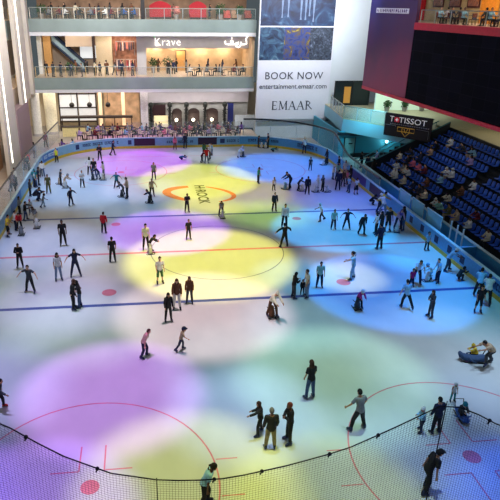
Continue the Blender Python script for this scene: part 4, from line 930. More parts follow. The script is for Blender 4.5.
def clothes(pose, bd, kind):
    key = (pose, bd, kind)
    if key in _clothes: return _clothes[key]
    me, J, seg, nb = body(pose, bd); T = J['T']; tl = J['tl']
    spine = [T(0, 0, tl*i/6.) for i in range(7)]
    keep = []
    for p in me.polygons:
        if p.index >= nb: break
        c = p.center; best = None
        for nm, a, b in seg:
            d, t = dseg(c, a, b); d -= {'leg': .075, 'shin': .05, 'uarm': .05, 'farm': .035, 'hand': .03}[nm]
            if best is None or d < best[0]: best = (d, nm, t)
        ds, ts = min((dseg(c, spine[i], spine[i+1])[0]-.125, i+dseg(c, spine[i], spine[i+1])[1]) for i in range(6))
        hd = (c-J['head']).length-.115
        hgt = (c-T(0, 0, 0)).dot((T(0, 0, .3)-T(0, 0, 0)).normalized())
        if hd < min(ds, best[0]): reg = 'head'
        elif ds <= best[0]: reg = 'torso'
        else: reg = best[1]
        if reg == 'leg' and c.z > -.03 and hgt > 0: reg = 'torso'
        tt = best[2]
        up = (reg == 'torso' and -.07 < hgt < tl-.0)
        if kind == 'top_long': ok = up or reg in ('uarm', 'farm') and not (reg == 'farm' and tt > .97)
        elif kind == 'top_short': ok = up or (reg == 'uarm' and tt < .72)
        elif kind == 'vest': ok = up
        elif kind == 'long_bottom': ok = (reg == 'torso' and hgt < .06) or reg == 'leg' or (reg == 'shin' and tt < .93)
        else: ok = (reg == 'torso' and hgt < .06) or (reg == 'leg') or (reg == 'shin' and tt < .08)
        if ok: keep.append(p.index)
    off = {'top_long': .030, 'top_short': .024, 'vest': .024}.get(kind, .020)
    vmap = {}; V = []; F = []
    for i in keep:
        f = []
        for v in me.polygons[i].vertices:
            if v not in vmap:
                vmap[v] = len(V); w = me.vertices[v]; V.append(w.co+w.normal*off)
            f.append(vmap[v])
        F.append(f)
    m2 = bpy.data.meshes.new(kind); m2.from_pydata(V, [], F); m2.materials.append(None)
    # turn the hems in so the cloth has an edge
    bm = bmesh.new(); bm.from_mesh(m2); be = [e for e in bm.edges if e.is_boundary]
    if be:
        r = bmesh.ops.extrude_edge_only(bm, edges=be); nv = [v for v in r['geom'] if isinstance(v, bmesh.types.BMVert)]
        bm.normal_update()
        for v in nv:
            o = [e.other_vert(v) for e in v.link_edges if e.other_vert(v) not in nv]
            if o: v.co = v.co-o[0].normal*off*1.1
    bm.to_mesh(m2); bm.free()
    for p in m2.polygons: p.use_smooth = True
    _clothes[key] = m2; return m2
_hair = {}
def hair(kind):
    if kind in _hair: return _hair[kind]
    bm = bmesh.new()
    def cap(zc, k, ymax, drop=0):
        ball(bm, (0, -.008, .012), 1, 18, (.086*k, .108*k, .122*k))
        dl = [f for f in bm.faces if (lambda c: (c.z < zc and c.y > -.02) or (c.y > ymax and c.z < zc+.065) or c.z < -.075-drop)(f.calc_center_median())]
        bmesh.ops.delete(bm, geom=dl, context='FACES')
    if kind == 'short': cap(.0, 1.0, .035)
    elif kind in ('long', 'bun', 'tail'):
        cap(-.03, 1.06, .045)
        if kind == 'long':
            R = []
            for z, w, y, d in ((.04, .092, -.03, .07), (-.08, .106, -.035, .075), (-.17, .125, -.05, .08), (-.26, .125, -.085, .06), (-.36, .10, -.115, .035)):
                R.append([(w*math.cos(2*PI*i/14), y+d*math.sin(2*PI*i/14), z) for i in range(14)])
            loft(bm, R)
        elif kind == 'bun': ball(bm, (0, -.09, .10), .05, 10)
        else: tube(bm, [(0, -.09, .05), (0, -.15, .02), (0, -.16, -.08), (0, -.14, -.22)], .04, 8, .012)
    elif kind == 'cap':
        cap(.02, 1.1, .2); loft(bm, [[(x*.085, .085+.085*math.cos(x*1.3), .045-z) for x in [i/4. for i in range(-4, 5)]]+[(x*.085, .07, .05-z) for x in [i/4. for i in range(4, -5, -1)]] for z in (0, .012)])
    elif kind == 'beanie': cap(.0, 1.12, .25); ball(bm, (0, -.01, .15), .035, 8)
    elif kind == 'helmet':
        ball(bm, (0, -.005, .03), 1, 16, (.108, .132, .125)); bmesh.ops.delete(bm, geom=[f for f in bm.faces if f.calc_center_median().z < -.02], context='FACES')
        tube(bm, [(.1, 0, -.02), (.06, .03, -.12), (0, .04, -.14), (-.06, .03, -.12), (-.1, 0, -.02)], .008, 5)
    elif kind == 'scarf':
        ball(bm, (0, -.01, .0), 1, 16, (.096, .115, .132)); bmesh.ops.delete(bm, geom=[f for f in bm.faces if f.calc_center_median().y > .065 and f.calc_center_median().z > -.11], context='FACES')
        R = []
        for z, w, d in ((-.07, .088, .10), (-.15, .10, .11), (-.22, .16, .12), (-.29, .19, .13)): R.append([(w*math.cos(2*PI*i/16), -.02+d*math.sin(2*PI*i/16), z) for i in range(16)])
        loft(bm, R, cap=False)
    me = bpy.data.meshes.new(kind); bmesh.ops.recalc_face_normals(bm, faces=bm.faces[:]); bm.to_mesh(me); bm.free(); me.materials.append(None)
    for p in me.polygons: p.use_smooth = True
    _hair[kind] = me; return me
def foot_meshes():
    bm = bmesh.new()
    R = []
    for y, w, z0, z1 in ((-.085, .025, -.065, .02), (-.07, .04, -.08, .10), (-.02, .048, -.085, .15), (.035, .048, -.085, .13), (.075, .047, -.085, .03), (.13, .047, -.085, -.005), (.175, .038, -.083, -.025), (.195, .015, -.075, -.045)):
        R.append([(w*c, y, (z0+z1)/2+(z1-z0)/2*s) for c, s in [(math.copysign(abs(math.cos(a))**.6, math.cos(a)), math.copysign(abs(math.sin(a))**.6, math.sin(a))) for a in [2*PI*i/12 for i in range(12)]]])
    loft(bm, R); me = bpy.data.meshes.new('ice_skate'); bmesh.ops.recalc_face_normals(bm, faces=bm.faces[:]); bm.to_mesh(me); bm.free(); me.materials.append(None)
    for p in me.polygons: p.use_smooth = True
    sh = me.copy(); sh.name = 'shoe'
    for v in sh.vertices:
        if v.co.z > .02: v.co.z = .02+(v.co.z-.02)*.25
    bm = bmesh.new(); loft(bm, [[(x, y, z) for y, z in ((-.085, -.135), (.17, -.135), (.20, -.12), (.19, -.108), (-.085, -.108))] for x in (-.004, .004)])
    for y in (-.04, .1): box(bm, -.012, .012, y-.025, y+.025, -.11, -.08)
    bl = bpy.data.meshes.new('blade'); bm.to_mesh(bl); bm.free(); bl.materials.append(BLADE)
    return me, sh, bl
SKATE, SHOEM, BLADEM = foot_meshes()
COL = {'black': (30, 29, 32), 'navy': (32, 40, 68), 'white': (226, 226, 224), 'cream': (222, 210, 186), 'beige': (196, 168, 140), 'grey': (128, 130, 134), 'charcoal': (62, 64, 70), 'red': (204, 28, 40), 'yellow': (226, 188, 50), 'teal': (40, 132, 140), 'blue': (52, 92, 160), 'sky': (140, 190, 220), 'pink': (226, 120, 150), 'magenta': (190, 40, 120), 'olive': (104, 102, 58), 'khaki': (140, 124, 84), 'brown': (104, 66, 44), 'denim': (62, 84, 122), 'paledenim': (126, 146, 172), 'purple': (104, 76, 150), 'green': (70, 120, 80), 'lime': (196, 214, 50), 'mint': (150, 206, 190), 'lilac': (186, 160, 206), 'maroon': (110, 34, 46), 'orange': (220, 120, 50), 'hairblack': (24, 20, 20), 'hairbrown': (70, 42, 28), 'hairred': (130, 56, 34), 'hairgrey': (120, 116, 112)}
def C_(n): return mat('cloth_'+n if not n.startswith('hair') else n, COL[n], rough=.8, noise=.15, scale=9)
LONGT = ('jacket', 'hoodie', 'coat', 'sweater', 'long_shirt')
def child(nm, me, root, m, off=None):
    o = link(nm, me, None, root); setm(o, m); return o
def person(x, y, z, H, rz, pose, bd, hr, top, bot, label, group=None, feet='skate', skin=0, seat=None, skirt=None, boot=None):
    """hr = (kind, colour); top = (kind, colour); bot = (kind, colour)"""
    me, J, seg, nb = body(pose, bd)
    sole = .135 if feet == 'skate' else .085
    low = J['low']-sole if pose != 'crawl' else J['low']-.05
    stand = (.43*2+.03 if bd != 'c' else .74+.03)+sole+J['tl']+.06+.135+.12*HEADK[bd]
    s = H/stand
    o = link('person', me, None, None); tag(o, label, 'person', group); setm(o, SKIN[skin])
    o.rotation_euler = (0, 0, rz); o.scale = (s, s, s)
    o.location = (x, y, z-low*s) if seat is None else (x, y, z+seat)
    hk = HEADK[bd]
    if hr:
        h = child({'cap': 'cap', 'beanie': 'beanie', 'helmet': 'helmet', 'scarf': 'headscarf'}.get(hr[0], 'hair'), hair(hr[0]), o, C_(hr[1]))
        h.matrix_local = Matrix.Translation(J['head']) @ Matrix.Rotation(-J['hang'], 4, 'X') @ Matrix.Scale(hk, 4)
        if hr[0] in ('cap', 'beanie', 'helmet') : pass
    tk = 'vest' if top[0] == 'vest' else ('top_long' if top[0] in LONGT else 'top_short')
    child(top[0], clothes(pose, bd, tk), o, C_(top[1]))
    child(bot[0], clothes(pose, bd, 'short_bottom' if bot[0] == 'shorts' else 'long_bottom'), o, C_(bot[1]))
    if skirt:
        bm = bmesh.new(); T = J['T']; c1 = (J['knL']+J['knR'])/2; w1 = abs(J['knR'].x-J['knL'].x)/2+.12; c2 = (J['anL']+J['anR'])/2; w2 = abs(J['anR'].x-J['anL'].x)/2+.12; d2 = abs(J['anR'].y-J['anL'].y)/2+.12
        R = []
        for c, w, d in ((T(0, 0, .1), .165, .125), (T(0, 0, -.02), .19, .145), (c1, w1+.04, d2*.8+.03))+(((c1*.25+c2*.75), w2+.05, d2+.05),)*(skirt == 'long'): R.append([c+Vector((w*math.cos(2*PI*i/18)*(1+.05*math.sin(i*2.1)), d*math.sin(2*PI*i/18)*(1+.05*math.sin(i*2.1)), 0)) for i in range(18)])
        loft(bm, R, cap=False); k = build('skirt', bm, C_(bot[1]), o, True)
    for nm in 'LR':
        f = child('ice_skate' if feet == 'skate' else 'shoe', SKATE if feet == 'skate' else SHOEM, o, (C_(boot) if boot else (BOOT if feet == 'skate' else SHOE)))
        sh = J['an'+nm]-J['kn'+nm]; pit = 0
        if pose in ('crawl',): pit = -R_(80)
        elif J['an'+nm].z-J['low'] > .05: pit = math.atan2(sh.y, -sh.z)*.8
        f.matrix_local = Matrix.Translation(J['an'+nm]) @ Matrix.Rotation(R_(-10 if nm == 'R' else 10), 4, 'Z') @ Matrix.Rotation(pit, 4, 'X')
        if feet == 'skate': link('blade', BLADEM, None, f)
    return o
# skating aids: upright moulded helper with two grips on dark runners, and the long seat sled
def aid_meshes():
    bm = bmesh.new(); R = []
    for z, w, d in ((.06, .13, .14), (.12, .2, .2), (.3, .215, .21), (.5, .185, .18), (.6, .13, .13), (.66, .135, .14), (.76, .14, .145), (.85, .105, .11), (.89, .04, .04)): R.append([(w*math.cos(2*PI*i/14), d*math.sin(2*PI*i/14), z) for i in range(14)])
    loft(bm, R); a = bpy.data.meshes.new('moulded_body'); bm.to_mesh(a); bm.free(); a.materials.append(None)
    for p in a.polygons: p.use_smooth = True
    bm = bmesh.new()
    for s in (-1, 1): tube(bm, [(s*.13, -.05, .55), (s*.26, -.12, .62), (s*.27, -.3, .62)], .025, 8)
    b = bpy.data.meshes.new('grip'); bm.to_mesh(b); bm.free(); b.materials.append(DKG)
    bm = bmesh.new()
    for s in (-1, 1): tube(bm, [(s*.24, .42, .1), (s*.25, .34, .04), (s*.25, 0, .03), (s*.25, -.4, .03), (s*.25, -.46, .07)], .03, 8)
    for yy in (.2, -.2): tube(bm, [(-.25, yy, .045), (.25, yy, .045)], .03, 6)
    tube(bm, [(-.24, .42, .1), (0, .5, .1), (.24, .42, .1)], .03, 6)
    c = bpy.data.meshes.new('runner_frame'); bm.to_mesh(c); bm.free(); c.materials.append(None)
    return a, b, c
AID = aid_meshes()
def aid(x, y, rz, s, c, rc, label):
    r = empty('skating_aid', (x, y, 0), rz); r.scale = (s, s, s); tag(r, label, 'skating aid', 'skating aids on the ice')
    child('moulded_body', AID[0], r, C_(c)); link('grip', AID[1], None, r); child('runner_frame', AID[2], r, C_(rc))
def sled(x, y, rz, s, c, label):
    r = empty('seat_sled', (x, y, 0), rz); r.scale = (s, s, s); tag(r, label, 'sled', 'seat sleds on the ice'); m = C_(c)
    bm = bmesh.new(); R = []
    for yy, w, z0, z1 in ((-.55, .14, .1, .3), (-.45, .24, .05, .4), (-.1, .27, .04, .34), (.3, .26, .04, .34), (.6, .2, .06, .42), (.78, .12, .2, .55), (.86, .04, .35, .5)): R.append([(w*math.cos(2*PI*i/14), yy, (z0+z1)/2+(z1-z0)/2*math.sin(2*PI*i/14)) for i in range(14)])
    loft(bm, R); build('sled_body', bm, m, r, True)
    bm = bmesh.new(); tube(bm, [(-.22, -.45, .3), (-.24, -.62, .8), (.24, -.62, .8), (.22, -.45, .3)], .028, 8); build('push_handle', bm, DKG, r)
    for sx in (-1, 1): bm = bmesh.new(); tube(bm, [(sx*.2, .7, .1), (sx*.2, .5, .03), (sx*.2, -.6, .03)], .025, 6); build('runner', bm, DKG, r)
    for sx in (-1, 1): bm = bmesh.new(); tube(bm, [(sx*.2, .35, .3), (sx*.42, .2, .22), (sx*.5, .05, .2)], .05, 6, .02); build('side_fin', bm, m, r)

person(-14.55,3.78,0,1.70,-1.49,'glide','m',('short', 'hairblack'),('tshirt', 'yellow'),('shorts', 'black'),'person in yellow shirt and black shorts at the left boards, leftmost in the picture',skin=1)
person(-14.23,4.91,0,1.56,-1.39,'stand','m',('short', 'hairblack'),('long_shirt', 'white'),('trousers', 'navy'),'person in white long shirt between yellow shirt and red top by the left boards',skin=0)
person(-13.98,5.09,0,1.56,3.36,'lean','m',('short', 'hairblack'),('hoodie', 'red'),('trousers', 'black'),'person in red hoodie and black trousers bending over a pale skating aid at the left',skin=1)
person(-13.88,6.98,0,1.57,-1.48,'point','m',('short', 'hairblack'),('jacket', 'black'),('trousers', 'denim'),'person in black jacket and denim trousers at the left boards, reaching out to the ice',skin=1)
person(-12.98,6.25,0,1.63,2.90,'lean','f',('long', 'hairbrown'),('sweater', 'grey'),('trousers', 'cream'),'person in grey sweater leaning on a pale aid right of the left boards',skin=2)
person(-13.00,9.93,0,1.24,-1.34,'stride','c',('short', 'hairbrown'),('tshirt', 'grey'),('trousers', 'paledenim'),'child in grey shirt and pale denim trousers striding in front of the left end skaters',skin=2)
person(-13.09,13.66,0,1.76,3.17,'stand','m',('short', 'hairblack'),('tshirt', 'olive'),('trousers', 'olive'),'person in olive shirt and olive trousers upper left of the ice',skin=1)
person(-14.00,11.85,0,1.92,-1.88,'crouch','m',('short', 'hairblack'),('jacket', 'navy'),('trousers', 'navy'),'person in navy jacket and navy trousers huddled against the left boards',skin=1)
person(-14.55,15.57,0,1.72,-0.06,'stand','m',('cap', 'teal'),('tshirt', 'teal'),('trousers', 'denim'),'person in teal shirt with back turned in the knot at the far left boards',skin=1)
person(-14.33,16.15,0,1.74,-1.31,'stand','m',('short', 'hairblack'),('tshirt', 'navy'),('trousers', 'black'),'person in navy shirt at the right of the knot at the far left boards',skin=2)
person(-14.55,15.62,0,1.56,-1.78,'stand','f',('long', 'hairblack'),('tshirt', 'white'),('trousers', 'black'),'person in white shirt at the left of the knot at the far left boards',skin=0)
person(-14.55,19.16,0,1.41,2.91,'stand','c',('short', 'hairblack'),('tshirt', 'cream'),('trousers', 'grey'),'child in cream shirt and grey trousers behind the knot at the far left boards',skin=2)
person(-13.75,24.29,0,1.56,2.91,'stand','m',('short', 'hairblack'),('vest', 'lime'),('trousers', 'black'),'person in lime vest in a bright vest at the far left corner boards',skin=0)
person(-12.34,15.98,0,1.56,-1.27,'hold','m',('short', 'hairblack'),('tshirt', 'charcoal'),('trousers', 'black'),'person in charcoal shirt and black trousers beside a pale child in the upper left',skin=0)
person(-11.90,15.33,0,1.42,-1.75,'lean','c',('beanie', 'grey'),('jacket', 'beige'),('trousers', 'cream'),'child in beige jacket and cream trousers bent over a small aid in the upper left',skin=1)
person(-10.33,15.20,0,1.63,3.43,'phone','m',('short', 'hairblack'),('tshirt', 'white'),('trousers', 'black'),'person in white shirt and black trousers hands together in the upper left',skin=1)
person(-10.83,10.24,0,1.59,-2.12,'wide','m',('short', 'hairblack'),('jacket', 'navy'),('trousers', 'navy'),'person in navy jacket and navy trousers arms spread in the upper left, alone',skin=1)
person(-9.96,19.08,0,1.83,-0.12,'hold','f',('long', 'hairblack'),('long_shirt', 'white'),('trousers', 'black'),'person in white long shirt at the left of the group near the magenta light',skin=1)
person(-9.48,18.35,0,1.91,3.17,'stand','m',('short', 'hairblack'),('tshirt', 'black'),('trousers', 'denim'),'person in black shirt in the middle of the group near the magenta light',skin=1)
person(-9.01,17.64,0,1.42,1.37,'lean','c',('helmet', 'navy'),('jacket', 'navy'),('trousers', 'denim'),'child in navy jacket and denim trousers bent low in the group near the magenta light',skin=1)
person(-8.56,17.93,0,1.71,1.86,'fold','f',('long', 'hairblack'),('coat', 'cream'),('trousers', 'grey'),'person in cream coat at the right of the group near the magenta light',skin=2)
person(-9.34,24.76,0,1.77,3.02,'fold','m',('short', 'hairblack'),('jacket', 'black'),('trousers', 'black'),"person in black jacket standing by the far boards at the magenta light's left edge",skin=1)
person(-8.06,26.82,0,1.71,-1.62,'walk','m',('short', 'hairblack'),('jacket', 'navy'),('trousers', 'black'),'person in navy jacket and black trousers walking below the far boards on the magenta light',skin=1)
person(-7.22,14.63,0,1.56,2.99,'wide','m',('short', 'hairblack'),('tshirt', 'teal'),('trousers', 'navy'),'person in teal shirt and navy trousers arms out on pale ice below the magenta light',skin=1)
person(-6.23,11.68,0,1.90,1.45,'fold','m',('short', 'hairblack'),('hoodie', 'beige'),('trousers', 'black'),'person in beige hoodie tall, beside a child on dark aid, upper middle left',skin=0)
person(-6.59,12.54,0,1.42,1.63,'lean','c',('short', 'hairblack'),('jacket', 'charcoal'),('trousers', 'black'),'child in charcoal jacket and black trousers on a dark aid beside a tall beige figure',skin=1)
person(-7.79,3.74,0,1.65,-0.27,'stand','m',('short', 'hairbrown'),('jacket', 'red'),('trousers', 'black'),"person in red jacket and black trousers alone on the purple light's left edge",skin=1)
person(-10.44,1.75,0,1.92,3.34,'stand','m',('short', 'hairblack'),('tshirt', 'black'),('trousers', 'black'),'person in black shirt and black trousers alone between the far blue and red lines, left',skin=2)
person(-6.95,-1.39,0,1.78,0.12,'stand','m',('short', 'hairblack'),('tshirt', 'black'),('trousers', 'black'),'person in black shirt and black trousers alone just below the red centre line, left',skin=1)
person(-12.71,-1.60,0,1.68,3.13,'fold','m',('short', 'hairblack'),('jacket', 'black'),('trousers', 'black'),'person in black jacket and black trousers arms folded just below the red line, far left',skin=1)
person(-11.48,-5.11,0,1.81,2.86,'wide','m',('short', 'hairblack'),('tshirt', 'charcoal'),('trousers', 'black'),'person in charcoal shirt and black trousers legs apart, left of the girl in white',skin=0)
person(-10.07,-3.69,0,1.87,3.42,'stand','f',('long', 'hairblack'),('tshirt', 'white'),('trousers', 'paledenim'),'person in white shirt long haired, left of the navy figure with arms out',skin=1)
person(-9.11,-3.23,0,1.90,3.36,'wide','f',('long', 'hairblack'),('tshirt', 'navy'),('trousers', 'navy'),'person in navy shirt and navy trousers arms out, above the hugging pair',skin=0)
person(-8.84,-7.35,0,1.85,-1.54,'hold','f',('long', 'hairbrown'),('jacket', 'black'),('trousers', 'black'),'person in black jacket left one of the pair hugging on the blue line',skin=2)
person(-8.48,-7.16,0,1.68,1.49,'hold','f',('long', 'hairblack'),('tshirt', 'black'),('trousers', 'denim'),'person in black shirt right one of the pair hugging on the blue line',skin=0)
person(-3.83,17.20,0,1.70,3.11,'stand','m',('short', 'hairblack'),('tshirt', 'grey'),('trousers', 'black'),"person in grey shirt and black trousers at the yellow light's left tip",skin=1)
person(-4.13,12.04,0,1.66,3.22,'hold','m',('short', 'hairblack'),('tshirt', 'beige'),('trousers', 'black'),'person in beige shirt behind a child on a dark aid, left of the painted ring',skin=1)
person(-4.26,10.18,0,1.37,1.33,'lean','c',('short', 'hairblack'),('jacket', 'navy'),('trousers', 'black'),'child in navy jacket and black trousers on a dark aid left of the painted ring',skin=1)
person(-1.44,7.69,0,1.64,3.41,'phone','m',('short', 'hairblack'),('tshirt', 'black'),('trousers', 'black'),'person in black shirt and black trousers over the painted ring',skin=2)
person(1.16,6.53,0,1.56,3.04,'lean','f',('long', 'hairbrown'),('tshirt', 'grey'),('trousers', 'charcoal'),'person in grey shirt bent over a pale aid right of the painted letters',skin=1)
person(-1.78,2.04,0,1.56,3.39,'stand','m',('short', 'hairblack'),('tshirt', 'black'),('trousers', 'black'),'person in black shirt and black trousers alone on the purple light above the centre circle',skin=1)
person(-4.80,0.53,0,1.92,3.31,'stand','f',('tail', 'hairblack'),('tshirt', 'white'),('trousers', 'black'),"person in white shirt and black trousers tall, behind a child at the centre circle's left",skin=0)
person(-4.54,-0.00,0,1.42,-1.51,'lean','c',('short', 'hairblack'),('jacket', 'black'),('trousers', 'white'),"child in black jacket in front of a tall white shirt at the centre circle's left",skin=1)
person(-4.03,-4.67,0,1.81,3.37,'stand','m',('short', 'hairblack'),('tshirt', 'white'),('shorts', 'green'),'person in white shirt and green shorts on the large yellow light, left half',skin=0)
person(-3.22,-7.90,0,1.92,3.10,'stand','f',('long', 'hairbrown'),('jacket', 'brown'),('trousers', 'white'),'person in brown jacket in white trousers, between two dark figures on the blue line',skin=0)
person(-2.48,-7.29,0,1.71,2.96,'stand','f',('long', 'hairbrown'),('jacket', 'brown'),('trousers', 'charcoal'),'person in brown jacket right one of the three women on the blue line',skin=1)
person(-3.75,-9.13,0,1.75,3.40,'stand','f',('long', 'hairblack'),('jacket', 'black'),('trousers', 'black'),'person in black jacket and black trousers nearest of the three women on the blue line',skin=1)
person(-5.06,-12.32,0,1.66,-1.71,'back','m',('short', 'hairbrown'),('tshirt', 'beige'),('trousers', 'navy'),'person in beige shirt and navy trousers gliding right with arms behind, lower left middle',skin=0)
person(-3.28,-11.91,0,1.37,-1.69,'stride','c',('cap', 'navy'),('tshirt', 'beige'),('trousers', 'navy'),'child in beige shirt and navy trousers gliding right under a dark cap, lower middle',skin=1)
person(-0.86,24.50,0,1.42,-1.69,'crawl','c',('short', 'hairblack'),('jacket', 'teal'),('trousers', 'navy'),'child in teal jacket and navy trousers fallen on hands and knees under the far boards',skin=0)
person(-1.12,29.07,0,1.56,3.22,'stand','f',('long', 'hairbrown'),('jacket', 'pink'),('trousers', 'maroon'),'person in pink jacket and maroon trousers by the far boards beside the dark figure',skin=1)
person(0.10,29.55,0,1.78,0.31,'stand','m',('short', 'hairblack'),('jacket', 'navy'),('trousers', 'black'),'person in navy jacket and black trousers facing the far boards, right of the pink jacket',skin=1)
person(1.32,23.08,0,1.42,-1.43,'lean','c',('helmet', 'red'),('jacket', 'maroon'),('trousers', 'navy'),'child in maroon jacket at the left of the knot on the far yellow light',skin=0)
person(1.80,22.63,0,1.75,3.45,'hold','m',('short', 'hairblack'),('tshirt', 'red'),('trousers', 'denim'),'person in red shirt and denim trousers nearest in the knot on the far yellow light',skin=2)
person(2.36,24.25,0,1.68,1.28,'stand','m',('cap', 'white'),('hoodie', 'white'),('trousers', 'charcoal'),'person in white hoodie at the right of the knot on the far yellow light',skin=1)
person(1.85,25.59,0,1.56,3.35,'stand','f',('long', 'hairblack'),('jacket', 'green'),('trousers', 'black'),'person in green jacket in the middle of the knot on the far yellow light',skin=2)
person(2.78,25.97,0,1.42,1.67,'stand','c',('short', 'hairblack'),('tshirt', 'sky'),('trousers', 'denim'),'child in sky shirt behind the white cap in the far yellow light knot',skin=1)
person(5.61,24.86,0,1.42,-1.85,'lean','c',('beanie', 'white'),('jacket', 'white'),('trousers', 'cream'),'child in white jacket with a dark aid alone on the far blue light',skin=0)
person(5.80,15.08,0,1.58,-1.38,'stand','m',('short', 'hairblack'),('tshirt', 'teal'),('trousers', 'navy'),"person in teal shirt and navy trousers at the blue light's left edge",skin=1)
person(6.78,12.83,0,1.26,3.35,'stand','c',('short', 'hairblack'),('tshirt', 'white'),('trousers', 'black'),'child in white shirt on the far blue light, left of the bent dark figure',skin=1)
person(8.34,13.00,0,1.90,1.87,'lean','m',('short', 'hairblack'),('jacket', 'navy'),('trousers', 'black'),'person in navy jacket bent over a pale aid on the far blue light',skin=1)
person(8.98,12.64,0,1.36,-1.49,'lean','c',('short', 'hairblack'),('jacket', 'charcoal'),('trousers', 'black'),'child in charcoal jacket with a white aid left of a standing dark figure',skin=2)
person(9.48,11.43,0,1.69,2.89,'stand','m',('short', 'hairblack'),('jacket', 'navy'),('trousers', 'black'),'person in navy jacket and black trousers standing upright on the far blue light',skin=2)
person(10.70,12.20,0,1.56,1.49,'fold','f',('scarf', 'white'),('coat', 'white'),('trousers', 'white'),"person in white coat left one of the pale pair at the blue light's right",skin=0)
person(11.11,12.17,0,1.56,1.79,'fold','f',('scarf', 'grey'),('coat', 'charcoal'),('trousers', 'black'),"person in charcoal coat right one of the pale pair at the blue light's right",skin=1)
person(11.92,19.08,0,1.42,2.92,'stand','c',('short', 'hairblack'),('tshirt', 'charcoal'),('trousers', 'navy'),'child in charcoal shirt below the white hatted figure at the far right boards',skin=1)
person(13.20,25.96,0,1.92,0.30,'stand','m',('cap', 'cream'),('tshirt', 'white'),('trousers', 'navy'),'person in white shirt and navy trousers facing the far right boards under a pale hat',skin=2)
person(14.30,21.22,0,1.65,1.86,'stand','f',('scarf', 'black'),('coat', 'black'),('trousers', 'black'),'person in black coat in a long dark robe at the far right boards',skin=1,skirt='long')
person(8.60,29.27,0,1.42,-1.58,'stand','c',('short', 'hairblack'),('jacket', 'navy'),('trousers', 'black'),'child in navy jacket with white aids at the far boards under the lettering',skin=1)
person(9.69,28.89,0,1.77,1.55,'stand','m',('short', 'hairblack'),('tshirt', 'navy'),('trousers', 'black'),'person in navy shirt and black trousers behind two white aids at the far boards',skin=1)
person(9.75,27.27,0,1.42,-1.81,'crawl','c',('short', 'hairblack'),('jacket', 'teal'),('trousers', 'navy'),'child in teal jacket and navy trousers on hands and knees by the far boards',skin=1)
person(13.20,15.78,0,1.42,-1.49,'stand','c',('cap', 'cream'),('jacket', 'cream'),('trousers', 'grey'),'child in cream jacket at the left of the crowd by the right boards',skin=2)
person(13.52,15.42,0,1.81,3.37,'stand','f',('long', 'hairblack'),('tshirt', 'mint'),('trousers', 'denim'),'person in mint shirt second from the left in the crowd by the right boards',skin=1)
person(14.55,18.09,0,1.69,1.31,'stand','m',('short', 'hairblack'),('jacket', 'black'),('trousers', 'black'),'person in black jacket and black trousers farthest in the crowd by the right boards',skin=1)
person(14.55,16.32,0,1.74,3.15,'stand','m',('short', 'hairblack'),('tshirt', 'white'),('trousers', 'beige'),'person in white shirt in a white shirt deep in the crowd by the right boards',skin=1)
person(12.55,12.34,0,1.92,-0.27,'stand','m',('short', 'hairblack'),('jacket', 'navy'),('trousers', 'navy'),'person in navy jacket tall, back turned, before the crowd by the right boards',skin=1)
person(13.41,13.49,0,1.57,3.26,'stand','f',('long', 'hairbrown'),('jacket', 'brown'),('trousers', 'black'),'person in brown jacket just right of a tall navy back by the right boards',skin=0)
person(14.04,14.07,0,1.42,1.73,'stand','c',('short', 'hairbrown'),('tshirt', 'pink'),('trousers', 'charcoal'),'child in pink shirt and charcoal trousers in pink within the crowd by the right boards',skin=1)
person(14.55,14.65,0,1.70,1.61,'stand','m',('short', 'hairblack'),('jacket', 'black'),('trousers', 'black'),"person in black jacket in black at the crowd's right edge by the boards",skin=1)
person(13.35,11.68,0,1.56,1.78,'hold','m',('short', 'hairblack'),('tshirt', 'sky'),('trousers', 'denim'),'person in sky shirt in front of the right boards crowd, left of the skirt',skin=1)
person(13.77,11.06,0,1.56,3.31,'stand','f',('long', 'hairblack'),('tshirt', 'white'),('shorts', 'black'),"person in white shirt in a black skirt at the crowd's near right",skin=1,skirt='short')
person(4.66,-0.00,0,1.81,0.29,'wide','m',('short', 'hairblack'),('jacket', 'black'),('trousers', 'black'),"person in black jacket legs and arms apart on the centre circle's right edge",skin=1)
person(5.59,7.31,0,1.65,3.24,'stand','m',('short', 'hairblack'),('jacket', 'navy'),('trousers', 'black'),'person in navy jacket on the far blue line between yellow and blue light',skin=0)
person(5.56,3.73,0,1.92,3.13,'stand','m',('short', 'hairblack'),('long_shirt', 'white'),('trousers', 'black'),'person in white long shirt just below the far blue line in the middle',skin=1)
person(8.72,4.73,0,1.56,1.46,'stride','m',('cap', 'white'),('tshirt', 'white'),('trousers', 'charcoal'),'person in white shirt leftmost of the row below the far blue line, white cap',skin=1)
person(9.11,3.00,0,1.62,3.12,'stand','m',('short', 'hairbrown'),('tshirt', 'mint'),('trousers', 'navy'),'person in mint shirt and navy trousers second of the row below the far blue line',skin=1)
person(10.08,2.91,0,1.70,3.05,'wide','m',('short', 'hairblack'),('tshirt', 'navy'),('trousers', 'black'),'person in navy shirt arms spread in the row below the far blue line',skin=1)
person(10.85,1.84,0,1.78,3.29,'back','m',('short', 'hairblack'),('jacket', 'black'),('trousers', 'black'),'person in black jacket hunched, fourth of the row below the far blue line',skin=2)
person(11.91,1.74,0,1.74,1.48,'stand','f',('long', 'hairblack'),('tshirt', 'white'),('trousers', 'black'),'person in white shirt and black trousers left of two dark figures near the right boards',skin=1)
person(12.35,1.90,0,1.75,1.80,'stand','f',('long', 'hairblack'),('jacket', 'black'),('trousers', 'black'),'person in black jacket and black trousers behind the tall navy figure at the red line',skin=2)
person(11.09,-0.94,0,1.92,0.30,'stand','m',('short', 'hairblack'),('jacket', 'navy'),('trousers', 'black'),"person in navy jacket and black trousers back turned, at the red line's right part",skin=1)
person(12.99,2.24,0,1.92,3.15,'stand','m',('short', 'hairblack'),('tshirt', 'black'),('shorts', 'black'),'person in black shirt bare legged, before the bright shirts at the right boards',skin=1)
